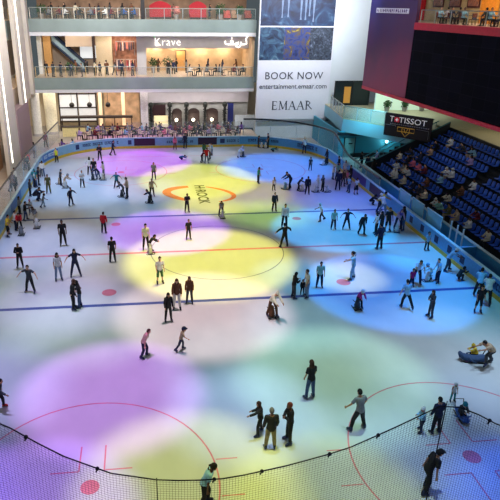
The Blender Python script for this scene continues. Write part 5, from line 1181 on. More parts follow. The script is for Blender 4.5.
person(14.00,6.49,0,1.92,-1.76,'lean','m',('short', 'hairblack'),('tshirt', 'yellow'),('trousers', 'navy'),'person in yellow shirt and navy trousers in a warm shirt leaning on the right boards',skin=1)
person(14.00,5.54,0,1.92,0.27,'lean','m',('cap', 'white'),('tshirt', 'white'),('trousers', 'paledenim'),'person in white shirt in a white shirt leaning on the right boards',skin=2)
person(13.91,2.56,0,1.92,3.01,'lean','f',('scarf', 'purple'),('sweater', 'lilac'),('trousers', 'navy'),'person in lilac sweater and navy trousers with a pale aid near the right boards',skin=0)
person(14.19,2.33,0,1.92,1.71,'stand','f',('long', 'hairblack'),('jacket', 'black'),('trousers', 'denim'),'person in black jacket at the right of the knot near the right boards',skin=2)
person(14.00,8.23,0,1.42,-1.78,'crouch','c',('beanie', 'black'),('jacket', 'black'),('trousers', 'black'),"child in black jacket and black trousers crouched against the right boards' purple panel",skin=2)
person(5.32,-6.08,0,1.72,3.02,'stand','m',('short', 'hairblack'),('tshirt', 'mint'),('trousers', 'navy'),'person in mint shirt and navy trousers middle of the ice, right of the small group',skin=1)
person(3.44,-7.27,0,1.67,-1.43,'phone','f',('long', 'hairblack'),('jacket', 'black'),('trousers', 'charcoal'),'person in black jacket leftmost of the small group on the near blue line',skin=0)
person(4.08,-6.85,0,1.00,2.95,'stand','c',('short', 'hairblack'),('jacket', 'black'),('trousers', 'black'),'child in black jacket shortest of the small group on the near blue line',skin=2)
person(4.24,-7.23,0,1.80,1.65,'stand','m',('short', 'hairbrown'),('tshirt', 'cream'),('trousers', 'paledenim'),'person in cream shirt rightmost of the small group on the near blue line',skin=1)
person(7.64,-5.24,0,1.90,1.39,'point','f',('tail', 'hairblack'),('tshirt', 'sky'),('trousers', 'sky'),'person in sky shirt and sky trousers in light blue, arm raised, by the purple spot',skin=1)
person(6.77,-8.65,0,1.42,3.22,'lean','c',('helmet', 'white'),('jacket', 'magenta'),('trousers', 'black'),'child in magenta jacket and black trousers in a pink top on the near blue line',skin=0)
person(1.78,-9.15,0,1.92,3.45,'lean','f',('beanie', 'cream'),('jacket', 'cream'),('trousers', 'brown'),'person in cream jacket bent over a dark aid below the near blue line',skin=1)
person(11.29,-6.13,0,1.92,2.93,'lean','m',('short', 'hairblack'),('tshirt', 'white'),('trousers', 'navy'),'person in white shirt and navy trousers behind a purple child at the right',skin=1)
person(10.84,-6.48,0,1.22,2.90,'stand','c',('short', 'hairblack'),('tshirt', 'magenta'),('trousers', 'navy'),'child in magenta shirt and navy trousers in purple before a white shirt at the right',skin=1)
person(12.65,-6.13,0,1.63,1.56,'hold','m',('short', 'hairblack'),('tshirt', 'sky'),('trousers', 'navy'),'person in sky shirt and navy trousers holding a pale child at the right',skin=0)
person(12.36,-5.83,0,1.29,1.52,'lean','c',('helmet', 'sky'),('jacket', 'white'),('trousers', 'sky'),'child in white jacket and sky trousers in pale clothes held by a blue shirted adult',skin=1)
person(9.33,-9.01,0,1.76,-0.08,'stride','m',('short', 'hairblack'),('tshirt', 'sky'),('trousers', 'black'),"person in sky shirt and black trousers back turned on the near blue line's right",skin=0)
person(10.26,-10.08,0,1.66,1.63,'fold','f',('long', 'hairbrown'),('jacket', 'charcoal'),('trousers', 'charcoal'),"person in charcoal jacket and charcoal trousers below the near blue line's right end",skin=1)
person(14.25,-1.41,0,1.42,3.28,'stand','c',('short', 'hairblack'),('tshirt', 'sky'),('trousers', 'black'),'child in sky shirt and black trousers beside the right boards at the red line',skin=1)
person(14.00,-4.66,0,1.77,-1.88,'lean','m',('helmet', 'white'),('tshirt', 'sky'),('trousers', 'charcoal'),'person in sky shirt and charcoal trousers in a white helmet hanging on the right boards',skin=2)
person(14.00,-6.05,0,1.42,-1.29,'crouch','c',('short', 'hairblack'),('jacket', 'black'),('trousers', 'black'),'child in black jacket and black trousers crouched at the foot of the right boards',skin=2)
person(14.00,-8.24,0,1.92,-0.56,'lean','m',('short', 'hairblack'),('tshirt', 'sky'),('trousers', 'black'),'person in sky shirt and black trousers bent over the right boards, left of two',skin=1)
person(14.00,-9.08,0,1.92,-0.49,'lean','m',('short', 'hairblack'),('long_shirt', 'white'),('trousers', 'black'),'person in white long shirt and black trousers bent over the right boards, right of two',skin=1)
person(13.09,-9.82,0,1.69,2.89,'stand','f',('short', 'hairblack'),('tshirt', 'black'),('shorts', 'black'),'person in black shirt bare legged, left of two bent figures at the right boards',skin=1)
person(10.84,-14.64,0,1.92,1.85,'push','m',('short', 'hairblack'),('tshirt', 'beige'),('trousers', 'charcoal'),'person in beige shirt and charcoal trousers pushing a blue sled at the far right',skin=1)
person(1.91,-16.08,0,1.90,0.29,'stand','f',('long', 'hairbrown'),('tshirt', 'black'),('trousers', 'denim'),'person in black shirt and denim trousers alone on the pale green light',skin=1)
person(-0.64,-18.02,0,1.60,1.52,'point','f',('long', 'hairbrown'),('jacket', 'black'),('trousers', 'black'),'person in black jacket and black trousers left of the near trio, arm held out',skin=1)
person(-0.41,-18.86,0,1.88,-0.02,'stand','m',('short', 'hairgrey'),('jacket', 'black'),('trousers', 'khaki'),'person in black jacket and khaki trousers in khaki trousers, nearest of the near trio',skin=1)
person(0.38,-18.57,0,1.90,1.63,'fold','f',('short', 'hairred'),('jacket', 'black'),('trousers', 'black'),'person in black jacket and black trousers red haired, right of the near trio',skin=2)
person(3.25,-18.20,0,1.92,0.29,'glide','m',('short', 'hairblack'),('tshirt', 'grey'),('trousers', 'black'),'person in grey shirt and black trousers legs apart on the right face-off circle',skin=1)
person(5.71,-18.50,0,1.23,1.64,'point','c',('beanie', 'white'),('jacket', 'sky'),('trousers', 'navy'),'child in sky jacket and navy trousers left of a dark navy figure behind the net',skin=1)
person(6.22,-18.67,0,1.70,0.20,'stand','m',('short', 'hairblack'),('jacket', 'navy'),('trousers', 'black'),"person in navy jacket and black trousers back turned behind the net's raised corner",skin=0)
person(7.88,-16.88,0,1.00,3.07,'stand','c',('helmet', 'white'),('vest', 'white'),('trousers', 'teal'),'child in white vest above a child on a blue sled by the net corner',skin=1)
person(4.46,-21.38,0,1.92,-1.53,'back','m',('cap', 'black'),('tshirt', 'black'),('trousers', 'black'),'person in black shirt and black trousers leaning forward in a black cap behind the net',skin=1)
person(-3.16,-21.18,0,1.92,-1.68,'back','f',('tail', 'hairblack'),('tshirt', 'sky'),('trousers', 'black'),"person in sky shirt and black trousers ponytailed, behind the net's lowest sag",skin=2)
person(-10.97,-15.48,0,1.56,-1.62,'stride','m',('short', 'hairblack'),('jacket', 'charcoal'),('trousers', 'black'),"person in charcoal jacket and black trousers cut off by the picture's left edge",skin=1,boot='red')
person(-14.55,13.01,0,1.56,-1.57,'stand','m',('short', 'hairblack'),('jacket', 'charcoal'),('trousers', 'black'),'person in charcoal jacket and black trousers at the left boards above the crouching navy figure',skin=2)
person(-14.41,19.10,0,1.62,3.44,'walk','f',('long', 'hairblack'),('jacket', 'white'),('trousers', 'denim'),'person in white jacket and denim trousers right of the knot at the far left boards',skin=2)
person(-14.55,8.21,0,1.56,-1.64,'fold','f',('long', 'hairblack'),('jacket', 'grey'),('trousers', 'black'),'person in grey jacket and black trousers at the left boards above the yellow shirt',skin=1)
person(-13.77,8.55,0,1.21,3.20,'stand','c',('beanie', 'pink'),('jacket', 'white'),('trousers', 'navy'),'child in white jacket and navy trousers below the crouching navy figure at left',skin=1)
aid(-13.67,3.98,3.14,0.8,'grey','charcoal','pale grey skating aid before the red hoodie at the left')
aid(-12.79,5.29,3.14,0.85,'white','charcoal','pale skating aid held by the grey sweater at the left')
aid(-11.84,15.17,-1.57,0.7,'white','black','white skating aid of the beige child, upper left')
aid(-12.53,16.47,1.57,0.7,'beige','black','small beige skating aid left of the beige child')
aid(-9.56,17.52,1.57,0.75,'charcoal','black','dark skating aid in front of the group near the magenta light')
aid(-8.62,17.44,1.57,0.75,'cream','black','cream skating aid at the right of the group near the magenta light')
aid(-6.71,12.13,1.57,0.75,'charcoal','black','dark skating aid beside the tall beige hoodie')
aid(-4.38,10.32,1.57,0.75,'charcoal','black','dark skating aid left of the painted ring')
aid(1.23,6.18,3.14,0.75,'white','black','white skating aid right of the painted letters')
aid(6.09,25.04,-1.57,0.7,'charcoal','black','dark skating aid of the white child on the far blue light')
aid(7.92,13.19,1.57,0.75,'sky','black','pale blue skating aid below the far blue light')
aid(9.31,12.47,-1.57,0.75,'white','navy','white skating aid left of the upright dark figure')
aid(10.44,12.08,1.57,0.75,'white','navy','white skating aid left of the pale pair')
aid(11.47,11.99,-1.57,0.75,'white','navy','white skating aid right of the pale pair')
aid(13.88,21.05,1.57,0.75,'white','navy','white skating aid beside the long dark robe')
aid(8.97,29.11,1.57,0.75,'white','navy','white skating aid at the far boards, left of two')
aid(9.41,28.95,1.57,0.75,'white','navy','white skating aid at the far boards, right of two')
aid(1.77,-9.20,3.14,0.8,'brown','black','brown skating aid below the near blue line')
aid(6.66,-8.80,3.14,0.75,'charcoal','black','dark skating aid in front of the pink topped child')
aid(13.66,2.08,2.79,0.75,'white','navy','white skating aid near the right boards')
aid(12.14,-5.87,1.57,0.7,'white','navy','white skating aid of the pale child at the right')
aid(-4.51,-0.26,-1.57,0.6,'white','black','low white skating aid at the centre circle left')
sled(10.43,-14.16,1.35,.92,'denim','blue seat sled carrying a child in yellow, pushed at the far right')
person(10.57,-14.01,0,1.1,1.35,'sitlean','c',('beanie','yellow'),('jacket','yellow'),('trousers','navy'),'child in yellow jacket and beanie riding the blue sled at the far right',seat=.36)
sled(7.75,-17.86,3.0,.72,'blue','blue seat sled carrying a dark dressed child behind the net corner')
person(7.75,-17.76,0,1.25,3.0,'sitlean','c',('helmet','teal'),('jacket','charcoal'),('trousers','black'),'child in charcoal jacket and teal helmet on the blue sled by the net corner',seat=.3)
person(18.18,13.38,0.38,1.68,1.66,'sit','f',('scarf', 'white'),('long_shirt','white'),('trousers','black'),'seated spectator in white shirt, twelfth seat from aisle, first row up, far block','spectators in the grandstand',feet='shoe',skin=1,seat=.53)
person(19.08,14.54,0.83,1.70,1.79,'sitlean','m',('short', 'hairblack'),('long_shirt','white'),('trousers','navy'),'seated spectator in white shirt, fourteenth seat from aisle, second row up, far block','spectators in the grandstand',feet='shoe',skin=2,seat=.53)
person(19.98,16.28,1.28,1.68,1.79,'sit','f',('long', 'hairblack'),('long_shirt','cream'),('trousers','denim'),'seated spectator in cream shirt, seventeenth seat from aisle, third row up, far block','spectators in the grandstand',feet='shoe',skin=2,seat=.53)
person(19.08,13.38,0.83,1.69,1.38,'sit','m',('short', 'hairblack'),('long_shirt','grey'),('trousers','black'),'seated spectator in grey shirt, twelfth seat from aisle, second row up, far block','spectators in the grandstand',feet='shoe',skin=2,seat=.53)
person(19.08,12.22,0.83,1.77,1.76,'sitlean','m',('short', 'hairblack'),('long_shirt','white'),('trousers','denim'),'seated spectator in white shirt, tenth seat from aisle, second row up, far block','spectators in the grandstand',feet='shoe',skin=1,seat=.53)
person(18.18,12.80,0.38,1.78,1.71,'sit','f',('scarf', 'white'),('long_shirt','white'),('trousers','denim'),'seated spectator in white shirt, eleventh seat from aisle, first row up, far block','spectators in the grandstand',feet='shoe',skin=0,seat=.53)
person(18.18,11.06,0.38,1.77,1.42,'sit','m',('short', 'hairblack'),('long_shirt','cream'),('trousers','charcoal'),'seated spectator in cream shirt, eighth seat from aisle, first row up, far block','spectators in the grandstand',feet='shoe',skin=0,seat=.53)
person(19.08,12.80,0.83,1.78,1.39,'sit','m',('short', 'hairblack'),('long_shirt','cream'),('trousers','denim'),'seated spectator in cream shirt, eleventh seat from aisle, second row up, far block','spectators in the grandstand',feet='shoe',skin=0,seat=.53)
person(19.98,13.38,1.28,1.79,1.32,'sit','f',('long', 'hairblack'),('long_shirt','pink'),('trousers','navy'),'seated spectator in pink shirt, twelfth seat from aisle, third row up, far block','spectators in the grandstand',feet='shoe',skin=2,seat=.53)
person(19.98,12.22,1.28,1.65,1.36,'sit','m',('short', 'hairblack'),('long_shirt','pink'),('trousers','charcoal'),'seated spectator in pink shirt, tenth seat from aisle, third row up, far block','spectators in the grandstand',feet='shoe',skin=2,seat=.53)
person(20.88,13.96,1.73,1.74,1.59,'sit','f',('long', 'hairblack'),('long_shirt','navy'),('trousers','navy'),'seated spectator in navy shirt, thirteenth seat from aisle, fourth row up, far block','spectators in the grandstand',feet='shoe',skin=0,seat=.53)
person(21.78,13.96,2.18,1.68,1.70,'sit','m',('short', 'hairblack'),('long_shirt','beige'),('trousers','denim'),'seated spectator in beige shirt, thirteenth seat from aisle, fifth row up, far block','spectators in the grandstand',feet='shoe',skin=2,seat=.53)
person(22.68,14.54,2.63,1.79,1.68,'sitlean','m',('short', 'hairblack'),('long_shirt','black'),('trousers','black'),'seated spectator in black shirt, fourteenth seat from aisle, sixth row up, far block','spectators in the grandstand',feet='shoe',skin=0,seat=.53)
person(23.58,13.96,3.08,1.78,1.69,'sit','m',('short', 'hairblack'),('long_shirt','white'),('trousers','beige'),'seated spectator in white shirt, thirteenth seat from aisle, seventh row up, far block','spectators in the grandstand',feet='shoe',skin=2,seat=.53)
person(23.58,11.64,3.08,1.78,1.52,'sitlean','m',('short', 'hairblack'),('long_shirt','charcoal'),('trousers','navy'),'seated spectator in charcoal shirt, ninth seat from aisle, seventh row up, far block','spectators in the grandstand',feet='shoe',skin=0,seat=.53)
person(23.58,10.48,3.08,1.66,1.50,'sit','f',('long', 'hairblack'),('long_shirt','black'),('trousers','beige'),'seated spectator in black shirt, seventh seat from aisle, seventh row up, far block','spectators in the grandstand',feet='shoe',skin=2,seat=.53)
person(23.58,9.90,3.08,1.77,1.36,'sitlean','f',('long', 'hairblack'),('long_shirt','sky'),('trousers','beige'),'seated spectator in sky shirt, sixth seat from aisle, seventh row up, far block','spectators in the grandstand',feet='shoe',skin=1,seat=.53)
person(22.68,8.74,2.63,1.72,1.52,'sit','f',('long', 'hairblack'),('long_shirt','lilac'),('trousers','charcoal'),'seated spectator in lilac shirt, fourth seat from aisle, sixth row up, far block','spectators in the grandstand',feet='shoe',skin=2,seat=.53)
person(20.88,8.74,1.73,1.70,1.54,'sitlean','m',('cap', 'white'),('long_shirt','white'),('trousers','beige'),'seated spectator in white shirt, fourth seat from aisle, fourth row up, far block','spectators in the grandstand',feet='shoe',skin=0,seat=.53)
person(20.88,8.16,1.73,1.70,1.46,'sit','m',('cap', 'white'),('long_shirt','white'),('trousers','navy'),'seated spectator in white shirt, third seat from aisle, fourth row up, far block','spectators in the grandstand',feet='shoe',skin=2,seat=.53)
person(19.08,8.74,0.83,1.77,1.72,'sit','m',('short', 'hairblack'),('long_shirt','brown'),('trousers','denim'),'seated spectator in brown shirt, fourth seat from aisle, second row up, far block','spectators in the grandstand',feet='shoe',skin=1,seat=.53)
person(19.98,8.16,1.28,1.73,1.35,'sit','f',('long', 'hairblack'),('long_shirt','sky'),('trousers','black'),'seated spectator in sky shirt, third seat from aisle, third row up, far block','spectators in the grandstand',feet='shoe',skin=2,seat=.53)
person(20.88,4.90,1.73,1.73,1.80,'sit','m',('short', 'hairblack'),('long_shirt','white'),('trousers','denim'),'seated spectator in white shirt, first seat from aisle, fourth row up, near block','spectators in the grandstand',feet='shoe',skin=2,seat=.53)
person(19.98,4.90,1.28,1.68,1.74,'sit','m',('short', 'hairblack'),('long_shirt','brown'),('trousers','charcoal'),'seated spectator in brown shirt, first seat from aisle, third row up, near block','spectators in the grandstand',feet='shoe',skin=1,seat=.53)
person(18.18,7.00,0.38,1.69,1.40,'sit','m',('short', 'hairblack'),('long_shirt','cream'),('trousers','black'),'seated spectator in cream shirt, first seat from aisle, first row up, far block','spectators in the grandstand',feet='shoe',skin=0,seat=.53)
person(18.18,4.90,0.38,1.72,1.71,'sitlean','m',('cap', 'white'),('long_shirt','white'),('trousers','navy'),'seated spectator in white shirt, first seat from aisle, first row up, near block','spectators in the grandstand',feet='shoe',skin=1,seat=.53)
person(18.18,4.32,0.38,1.69,1.56,'sitlean','m',('short', 'hairblack'),('long_shirt','mint'),('trousers','charcoal'),'seated spectator in mint shirt, second seat from aisle, first row up, near block','spectators in the grandstand',feet='shoe',skin=1,seat=.53)
person(18.18,3.16,0.38,1.69,1.38,'sit','m',('short', 'hairblack'),('long_shirt','olive'),('trousers','beige'),'seated spectator in olive shirt, fourth seat from aisle, first row up, near block','spectators in the grandstand',feet='shoe',skin=1,seat=.53)
person(18.18,2.00,0.38,1.76,1.51,'sit','m',('short', 'hairblack'),('long_shirt','beige'),('trousers','beige'),'seated spectator in beige shirt, sixth seat from aisle, first row up, near block','spectators in the grandstand',feet='shoe',skin=0,seat=.53)
person(19.08,0.84,0.83,1.77,1.76,'sitlean','f',('long', 'hairblack'),('long_shirt','maroon'),('trousers','charcoal'),'seated spectator in maroon shirt, eighth seat from aisle, second row up, near block','spectators in the grandstand',feet='shoe',skin=1,seat=.53)
person(18.18,0.26,0.38,1.73,1.41,'sit','m',('short', 'hairblack'),('long_shirt','white'),('trousers','charcoal'),'seated spectator in white shirt, ninth seat from aisle, first row up, near block','spectators in the grandstand',feet='shoe',skin=2,seat=.53)
person(18.18,8.16,0.38,1.78,1.42,'sit','m',('short', 'hairblack'),('long_shirt','navy'),('trousers','black'),'seated spectator in navy shirt, third seat from aisle, first row up, far block','spectators in the grandstand',feet='shoe',skin=1,seat=.53)
person(18.18,7.58,0.38,1.73,1.36,'sit','f',('long', 'hairblack'),('long_shirt','charcoal'),('trousers','beige'),'seated spectator in charcoal shirt, second seat from aisle, first row up, far block','spectators in the grandstand',feet='shoe',skin=2,seat=.53)
person(18.18,9.32,0.38,1.73,1.79,'sit','f',('long', 'hairblack'),('long_shirt','navy'),('trousers','charcoal'),'seated spectator in navy shirt, fifth seat from aisle, first row up, far block','spectators in the grandstand',feet='shoe',skin=0,seat=.53)
person(19.08,4.90,0.83,1.73,1.58,'sitlean','f',('long', 'hairblack'),('long_shirt','cream'),('trousers','denim'),'seated spectator in cream shirt, first seat from aisle, second row up, near block','spectators in the grandstand',feet='shoe',skin=2,seat=.53)
person(20.88,15.70,1.73,1.73,1.47,'sitlean','m',('short', 'hairblack'),('long_shirt','charcoal'),('trousers','beige'),'seated spectator in charcoal shirt, sixteenth seat from aisle, fourth row up, far block','spectators in the grandstand',feet='shoe',skin=2,seat=.53)
person(19.98,14.54,1.28,1.67,1.67,'sit','f',('long', 'hairblack'),('long_shirt','black'),('trousers','black'),'seated spectator in black shirt, fourteenth seat from aisle, third row up, far block','spectators in the grandstand',feet='shoe',skin=1,seat=.53)
person(19.98,11.06,1.28,1.75,1.34,'sit','m',('short', 'hairblack'),('long_shirt','maroon'),('trousers','navy'),'seated spectator in maroon shirt, eighth seat from aisle, third row up, far block','spectators in the grandstand',feet='shoe',skin=0,seat=.53)
person(18.18,-2.06,0.38,1.77,1.69,'sit','m',('short', 'hairblack'),('long_shirt','cream'),('trousers','charcoal'),'seated spectator in cream shirt, thirteenth seat from aisle, first row up, near block','spectators in the grandstand',feet='shoe',skin=2,seat=.53)
person(-16.30,21.58,0,1.72,-0.02,'stand','m',('short', 'hairblack'),('jacket','black'),('trousers','black'),'bystander in black jacket on the walkway behind the left glass, by the lilac block',None,'shoe',0)
person(-16.30,22.05,0,1.72,-2.78,'stand','m',('short', 'hairblack'),('jacket','red'),('trousers','black'),'bystander in red jacket in red on the walkway below the light column',None,'shoe',2)
person(-16.30,21.26,0,1.72,-2.49,'walk','m',('short', 'hairblack'),('jacket','charcoal'),('trousers','black'),'bystander in charcoal jacket on the walkway beside the red figure',None,'shoe',0)
person(-16.30,26.43,0,1.72,1.07,'stand','f',('long', 'hairblack'),('jacket','grey'),('trousers','black'),'bystander in grey jacket behind the left glass, near the corner',None,'shoe',1)
person(-16.26,14.66,0,1.72,0.53,'fold','m',('short', 'hairblack'),('jacket','navy'),('trousers','black'),'bystander in navy jacket behind the left boards, back to the light',None,'shoe',0)
person(-16.30,14.44,0,1.72,-1.87,'walk','m',('short', 'hairblack'),('jacket','brown'),('trousers','black'),'bystander in brown jacket on the walkway at the picture edge, left',None,'shoe',2)
person(-16.30,16.22,0,1.72,1.52,'stand','f',('long', 'hairblack'),('jacket','white'),('trousers','black'),'bystander in white jacket behind the left boards in pale clothes',None,'shoe',0)
person(-15.91,31.44,0,1.72,-2.61,'stand','m',('short', 'hairblack'),('jacket','maroon'),('trousers','black'),'bystander in maroon jacket at the far left corner beyond the boards',None,'shoe',1)
person(17.45,19.58,0,1.72,0.75,'stand','m',('short', 'hairblack'),('jacket','black'),('trousers','black'),'bystander in black jacket behind the right boards, leftmost by the dark rail',None,'shoe',2)
person(17.51,18.07,0,1.72,0.21,'stand','m',('short', 'hairblack'),('jacket','navy'),('trousers','black'),'bystander in navy jacket behind the right boards beside the white shirt',None,'shoe',0)
person(19.30,20.21,0,1.72,1.22,'stand','m',('short', 'hairblack'),('jacket','lilac'),('trousers','black'),'bystander in lilac jacket standing at the foot of the stand stairs',None,'shoe',0)
person(17.46,16.63,0,1.72,-1.00,'phone','f',('long', 'hairblack'),('jacket','black'),('trousers','black'),'bystander in black jacket behind the right boards below the stand stairs',None,'shoe',1)
table((-13.20,29.45,0),'dark round cafe table at the corner boards behind the far boards, first from the left','far cafe tables')
chair((-13.86,29.45,0),-1.57,CHP,'plum chair left of the first cafe table at the corner boards from left','far cafe chairs')
person(-13.86,29.45,0,1.72,-1.57,'sit','f',('scarf', 'black'),('long_shirt','purple'),('trousers','black'),'seated guest in purple left of the first cafe table at the corner boards from left','guests at the far cafe',feet='shoe',skin=0,seat=.56)
chair((-12.54,29.45,0),1.57,CHP,'plum chair right of the first cafe table at the corner boards from left','far cafe chairs')
person(-12.54,29.45,0,1.72,1.36,'sit','f',('long', 'hairblack'),('long_shirt','sky'),('trousers','black'),'seated guest in sky right of the first cafe table at the corner boards from left','guests at the far cafe',feet='shoe',skin=0,seat=.56)
table((-11.45,31.85,0.7),'dark round front row cafe table behind the far boards, first from the left','far cafe tables')
chair((-12.11,31.85,0.7),-1.57,CHP,'plum chair left of the first front row cafe table from left','far cafe chairs')
person(-12.11,31.85,0.7,1.72,-1.60,'sit','m',('short', 'hairblack'),('long_shirt','lilac'),('trousers','black'),'seated guest in lilac left of the first front row cafe table from left','guests at the far cafe',feet='shoe',skin=2,seat=.56)
chair((-10.79,31.85,0.7),1.57,CHP,'plum chair right of the first front row cafe table from left','far cafe chairs')
person(-10.79,31.85,0.7,1.72,1.56,'sit','f',('long', 'hairbrown'),('long_shirt','cream'),('trousers','black'),'seated guest in cream right of the first front row cafe table from left','guests at the far cafe',feet='shoe',skin=0,seat=.56)
table((-10.65,34.38,0.7),'dark round back row cafe table behind the far boards, first from the left','far cafe tables')
chair((-11.31,34.38,0.7),-1.57,CHP,'plum chair left of the first back row cafe table from left','far cafe chairs')
person(-11.31,34.38,0.7,1.72,-1.59,'sit','m',('short', 'hairblack'),('long_shirt','sky'),('trousers','black'),'seated guest in sky left of the first back row cafe table from left','guests at the far cafe',feet='shoe',skin=0,seat=.56)
chair((-9.99,34.38,0.7),1.57,CHP,'plum chair right of the first back row cafe table from left','far cafe chairs')
person(-9.99,34.38,0.7,1.72,1.40,'sit','m',('short', 'hairblack'),('long_shirt','lilac'),('trousers','black'),'seated guest in lilac right of the first back row cafe table from left','guests at the far cafe',feet='shoe',skin=2,seat=.56)
table((-9.70,31.99,0.7),'dark round front row cafe table behind the far boards, second from the left','far cafe tables')
chair((-10.36,31.99,0.7),-1.57,CHP,'plum chair left of the second front row cafe table from left','far cafe chairs')
person(-10.36,31.99,0.7,1.72,-1.80,'sit','m',('short', 'hairblack'),('long_shirt','maroon'),('trousers','black'),'seated guest in maroon left of the second front row cafe table from left','guests at the far cafe',feet='shoe',skin=1,seat=.56)
chair((-9.04,31.99,0.7),1.57,CHP,'plum chair right of the second front row cafe table from left','far cafe chairs')
person(-9.04,31.99,0.7,1.72,1.48,'sit','f',('long', 'hairblack'),('long_shirt','grey'),('trousers','black'),'seated guest in grey right of the second front row cafe table from left','guests at the far cafe',feet='shoe',skin=0,seat=.56)
table((-8.90,34.29,0.7),'dark round back row cafe table behind the far boards, second from the left','far cafe tables')
chair((-9.56,34.29,0.7),-1.57,CHP,'plum chair left of the second back row cafe table from left','far cafe chairs')
person(-9.56,34.29,0.7,1.72,-1.65,'sit','f',('long', 'hairbrown'),('long_shirt','grey'),('trousers','black'),'seated guest in grey left of the second back row cafe table from left','guests at the far cafe',feet='shoe',skin=1,seat=.56)
chair((-8.24,34.29,0.7),1.57,CHP,'plum chair right of the second back row cafe table from left','far cafe chairs')
person(-8.24,34.29,0.7,1.72,1.87,'sit','f',('long', 'hairbrown'),('long_shirt','grey'),('trousers','black'),'seated guest in grey right of the second back row cafe table from left','guests at the far cafe',feet='shoe',skin=1,seat=.56)
table((-7.95,31.86,0.7),'dark round front row cafe table behind the far boards, third from the left','far cafe tables')
chair((-8.61,31.86,0.7),-1.57,CHP,'plum chair left of the third front row cafe table from left','far cafe chairs')
person(-8.61,31.86,0.7,1.72,-1.37,'sit','m',('short', 'hairblack'),('long_shirt','black'),('trousers','black'),'seated guest in black left of the third front row cafe table from left','guests at the far cafe',feet='shoe',skin=0,seat=.56)
chair((-7.29,31.86,0.7),1.57,CHP,'plum chair right of the third front row cafe table from left','far cafe chairs')
person(-7.29,31.86,0.7,1.72,1.57,'sit','f',('long', 'hairblack'),('long_shirt','cream'),('trousers','black'),'seated guest in cream right of the third front row cafe table from left','guests at the far cafe',feet='shoe',skin=2,seat=.56)
table((-7.15,34.42,0.7),'dark round back row cafe table behind the far boards, third from the left','far cafe tables')
chair((-7.81,34.42,0.7),-1.57,CHP,'plum chair left of the third back row cafe table from left','far cafe chairs')
person(-7.81,34.42,0.7,1.72,-1.53,'sit','m',('short', 'hairblack'),('long_shirt','maroon'),('trousers','black'),'seated guest in maroon left of the third back row cafe table from left','guests at the far cafe',feet='shoe',skin=1,seat=.56)
chair((-6.49,34.42,0.7),1.57,CHP,'plum chair right of the third back row cafe table from left','far cafe chairs')
person(-6.49,34.42,0.7,1.72,1.38,'sit','m',('short', 'hairblack'),('long_shirt','grey'),('trousers','black'),'seated guest in grey right of the third back row cafe table from left','guests at the far cafe',feet='shoe',skin=0,seat=.56)
table((-6.20,32.04,0.7),'dark round front row cafe table behind the far boards, fourth from the left','far cafe tables')
chair((-6.86,32.04,0.7),-1.57,CHP,'plum chair left of the fourth front row cafe table from left','far cafe chairs')
person(-6.86,32.04,0.7,1.72,-1.66,'sit','f',('long', 'hairbrown'),('long_shirt','sky'),('trousers','black'),'seated guest in sky left of the fourth front row cafe table from left','guests at the far cafe',feet='shoe',skin=2,seat=.56)
chair((-5.54,32.04,0.7),1.57,CHP,'plum chair right of the fourth front row cafe table from left','far cafe chairs')
person(-5.54,32.04,0.7,1.72,1.33,'sit','m',('short', 'hairblack'),('long_shirt','black'),('trousers','black'),'seated guest in black right of the fourth front row cafe table from left','guests at the far cafe',feet='shoe',skin=0,seat=.56)
table((-5.40,34.30,0.7),'dark round back row cafe table behind the far boards, fourth from the left','far cafe tables')
chair((-6.06,34.30,0.7),-1.57,CHP,'plum chair left of the fourth back row cafe table from left','far cafe chairs')
person(-6.06,34.30,0.7,1.72,-1.77,'sit','f',('long', 'hairbrown'),('long_shirt','navy'),('trousers','black'),'seated guest in navy left of the fourth back row cafe table from left','guests at the far cafe',feet='shoe',skin=0,seat=.56)
chair((-4.74,34.30,0.7),1.57,CHP,'plum chair right of the fourth back row cafe table from left','far cafe chairs')
person(-4.74,34.30,0.7,1.72,1.52,'sit','m',('short', 'hairblack'),('long_shirt','sky'),('trousers','black'),'seated guest in sky right of the fourth back row cafe table from left','guests at the far cafe',feet='shoe',skin=0,seat=.56)
table((-4.45,31.95,0.7),'dark round front row cafe table behind the far boards, fifth from the left','far cafe tables')
chair((-5.11,31.95,0.7),-1.57,CHP,'plum chair left of the fifth front row cafe table from left','far cafe chairs')
person(-5.11,31.95,0.7,1.72,-1.34,'sit','m',('short', 'hairblack'),('long_shirt','cream'),('trousers','black'),'seated guest in cream left of the fifth front row cafe table from left','guests at the far cafe',feet='shoe',skin=1,seat=.56)
chair((-3.79,31.95,0.7),1.57,CHP,'plum chair right of the fifth front row cafe table from left','far cafe chairs')
person(-3.79,31.95,0.7,1.72,1.42,'sit','f',('scarf', 'black'),('long_shirt','grey'),('trousers','black'),'seated guest in grey right of the fifth front row cafe table from left','guests at the far cafe',feet='shoe',skin=0,seat=.56)
table((-3.65,34.19,0.7),'dark round back row cafe table behind the far boards, fifth from the left','far cafe tables')
chair((-4.31,34.19,0.7),-1.57,CHP,'plum chair left of the fifth back row cafe table from left','far cafe chairs')
person(-4.31,34.19,0.7,1.72,-1.61,'sit','m',('short', 'hairblack'),('long_shirt','navy'),('trousers','black'),'seated guest in navy left of the fifth back row cafe table from left','guests at the far cafe',feet='shoe',skin=1,seat=.56)
chair((-2.99,34.19,0.7),1.57,CHP,'plum chair right of the fifth back row cafe table from left','far cafe chairs')
person(-2.99,34.19,0.7,1.72,1.77,'sit','f',('long', 'hairblack'),('long_shirt','cream'),('trousers','black'),'seated guest in cream right of the fifth back row cafe table from left','guests at the far cafe',feet='shoe',skin=0,seat=.56)
table((-2.70,31.80,0.7),'dark round front row cafe table behind the far boards, sixth from the left','far cafe tables')
chair((-3.36,31.80,0.7),-1.57,CHP,'plum chair left of the sixth front row cafe table from left','far cafe chairs')
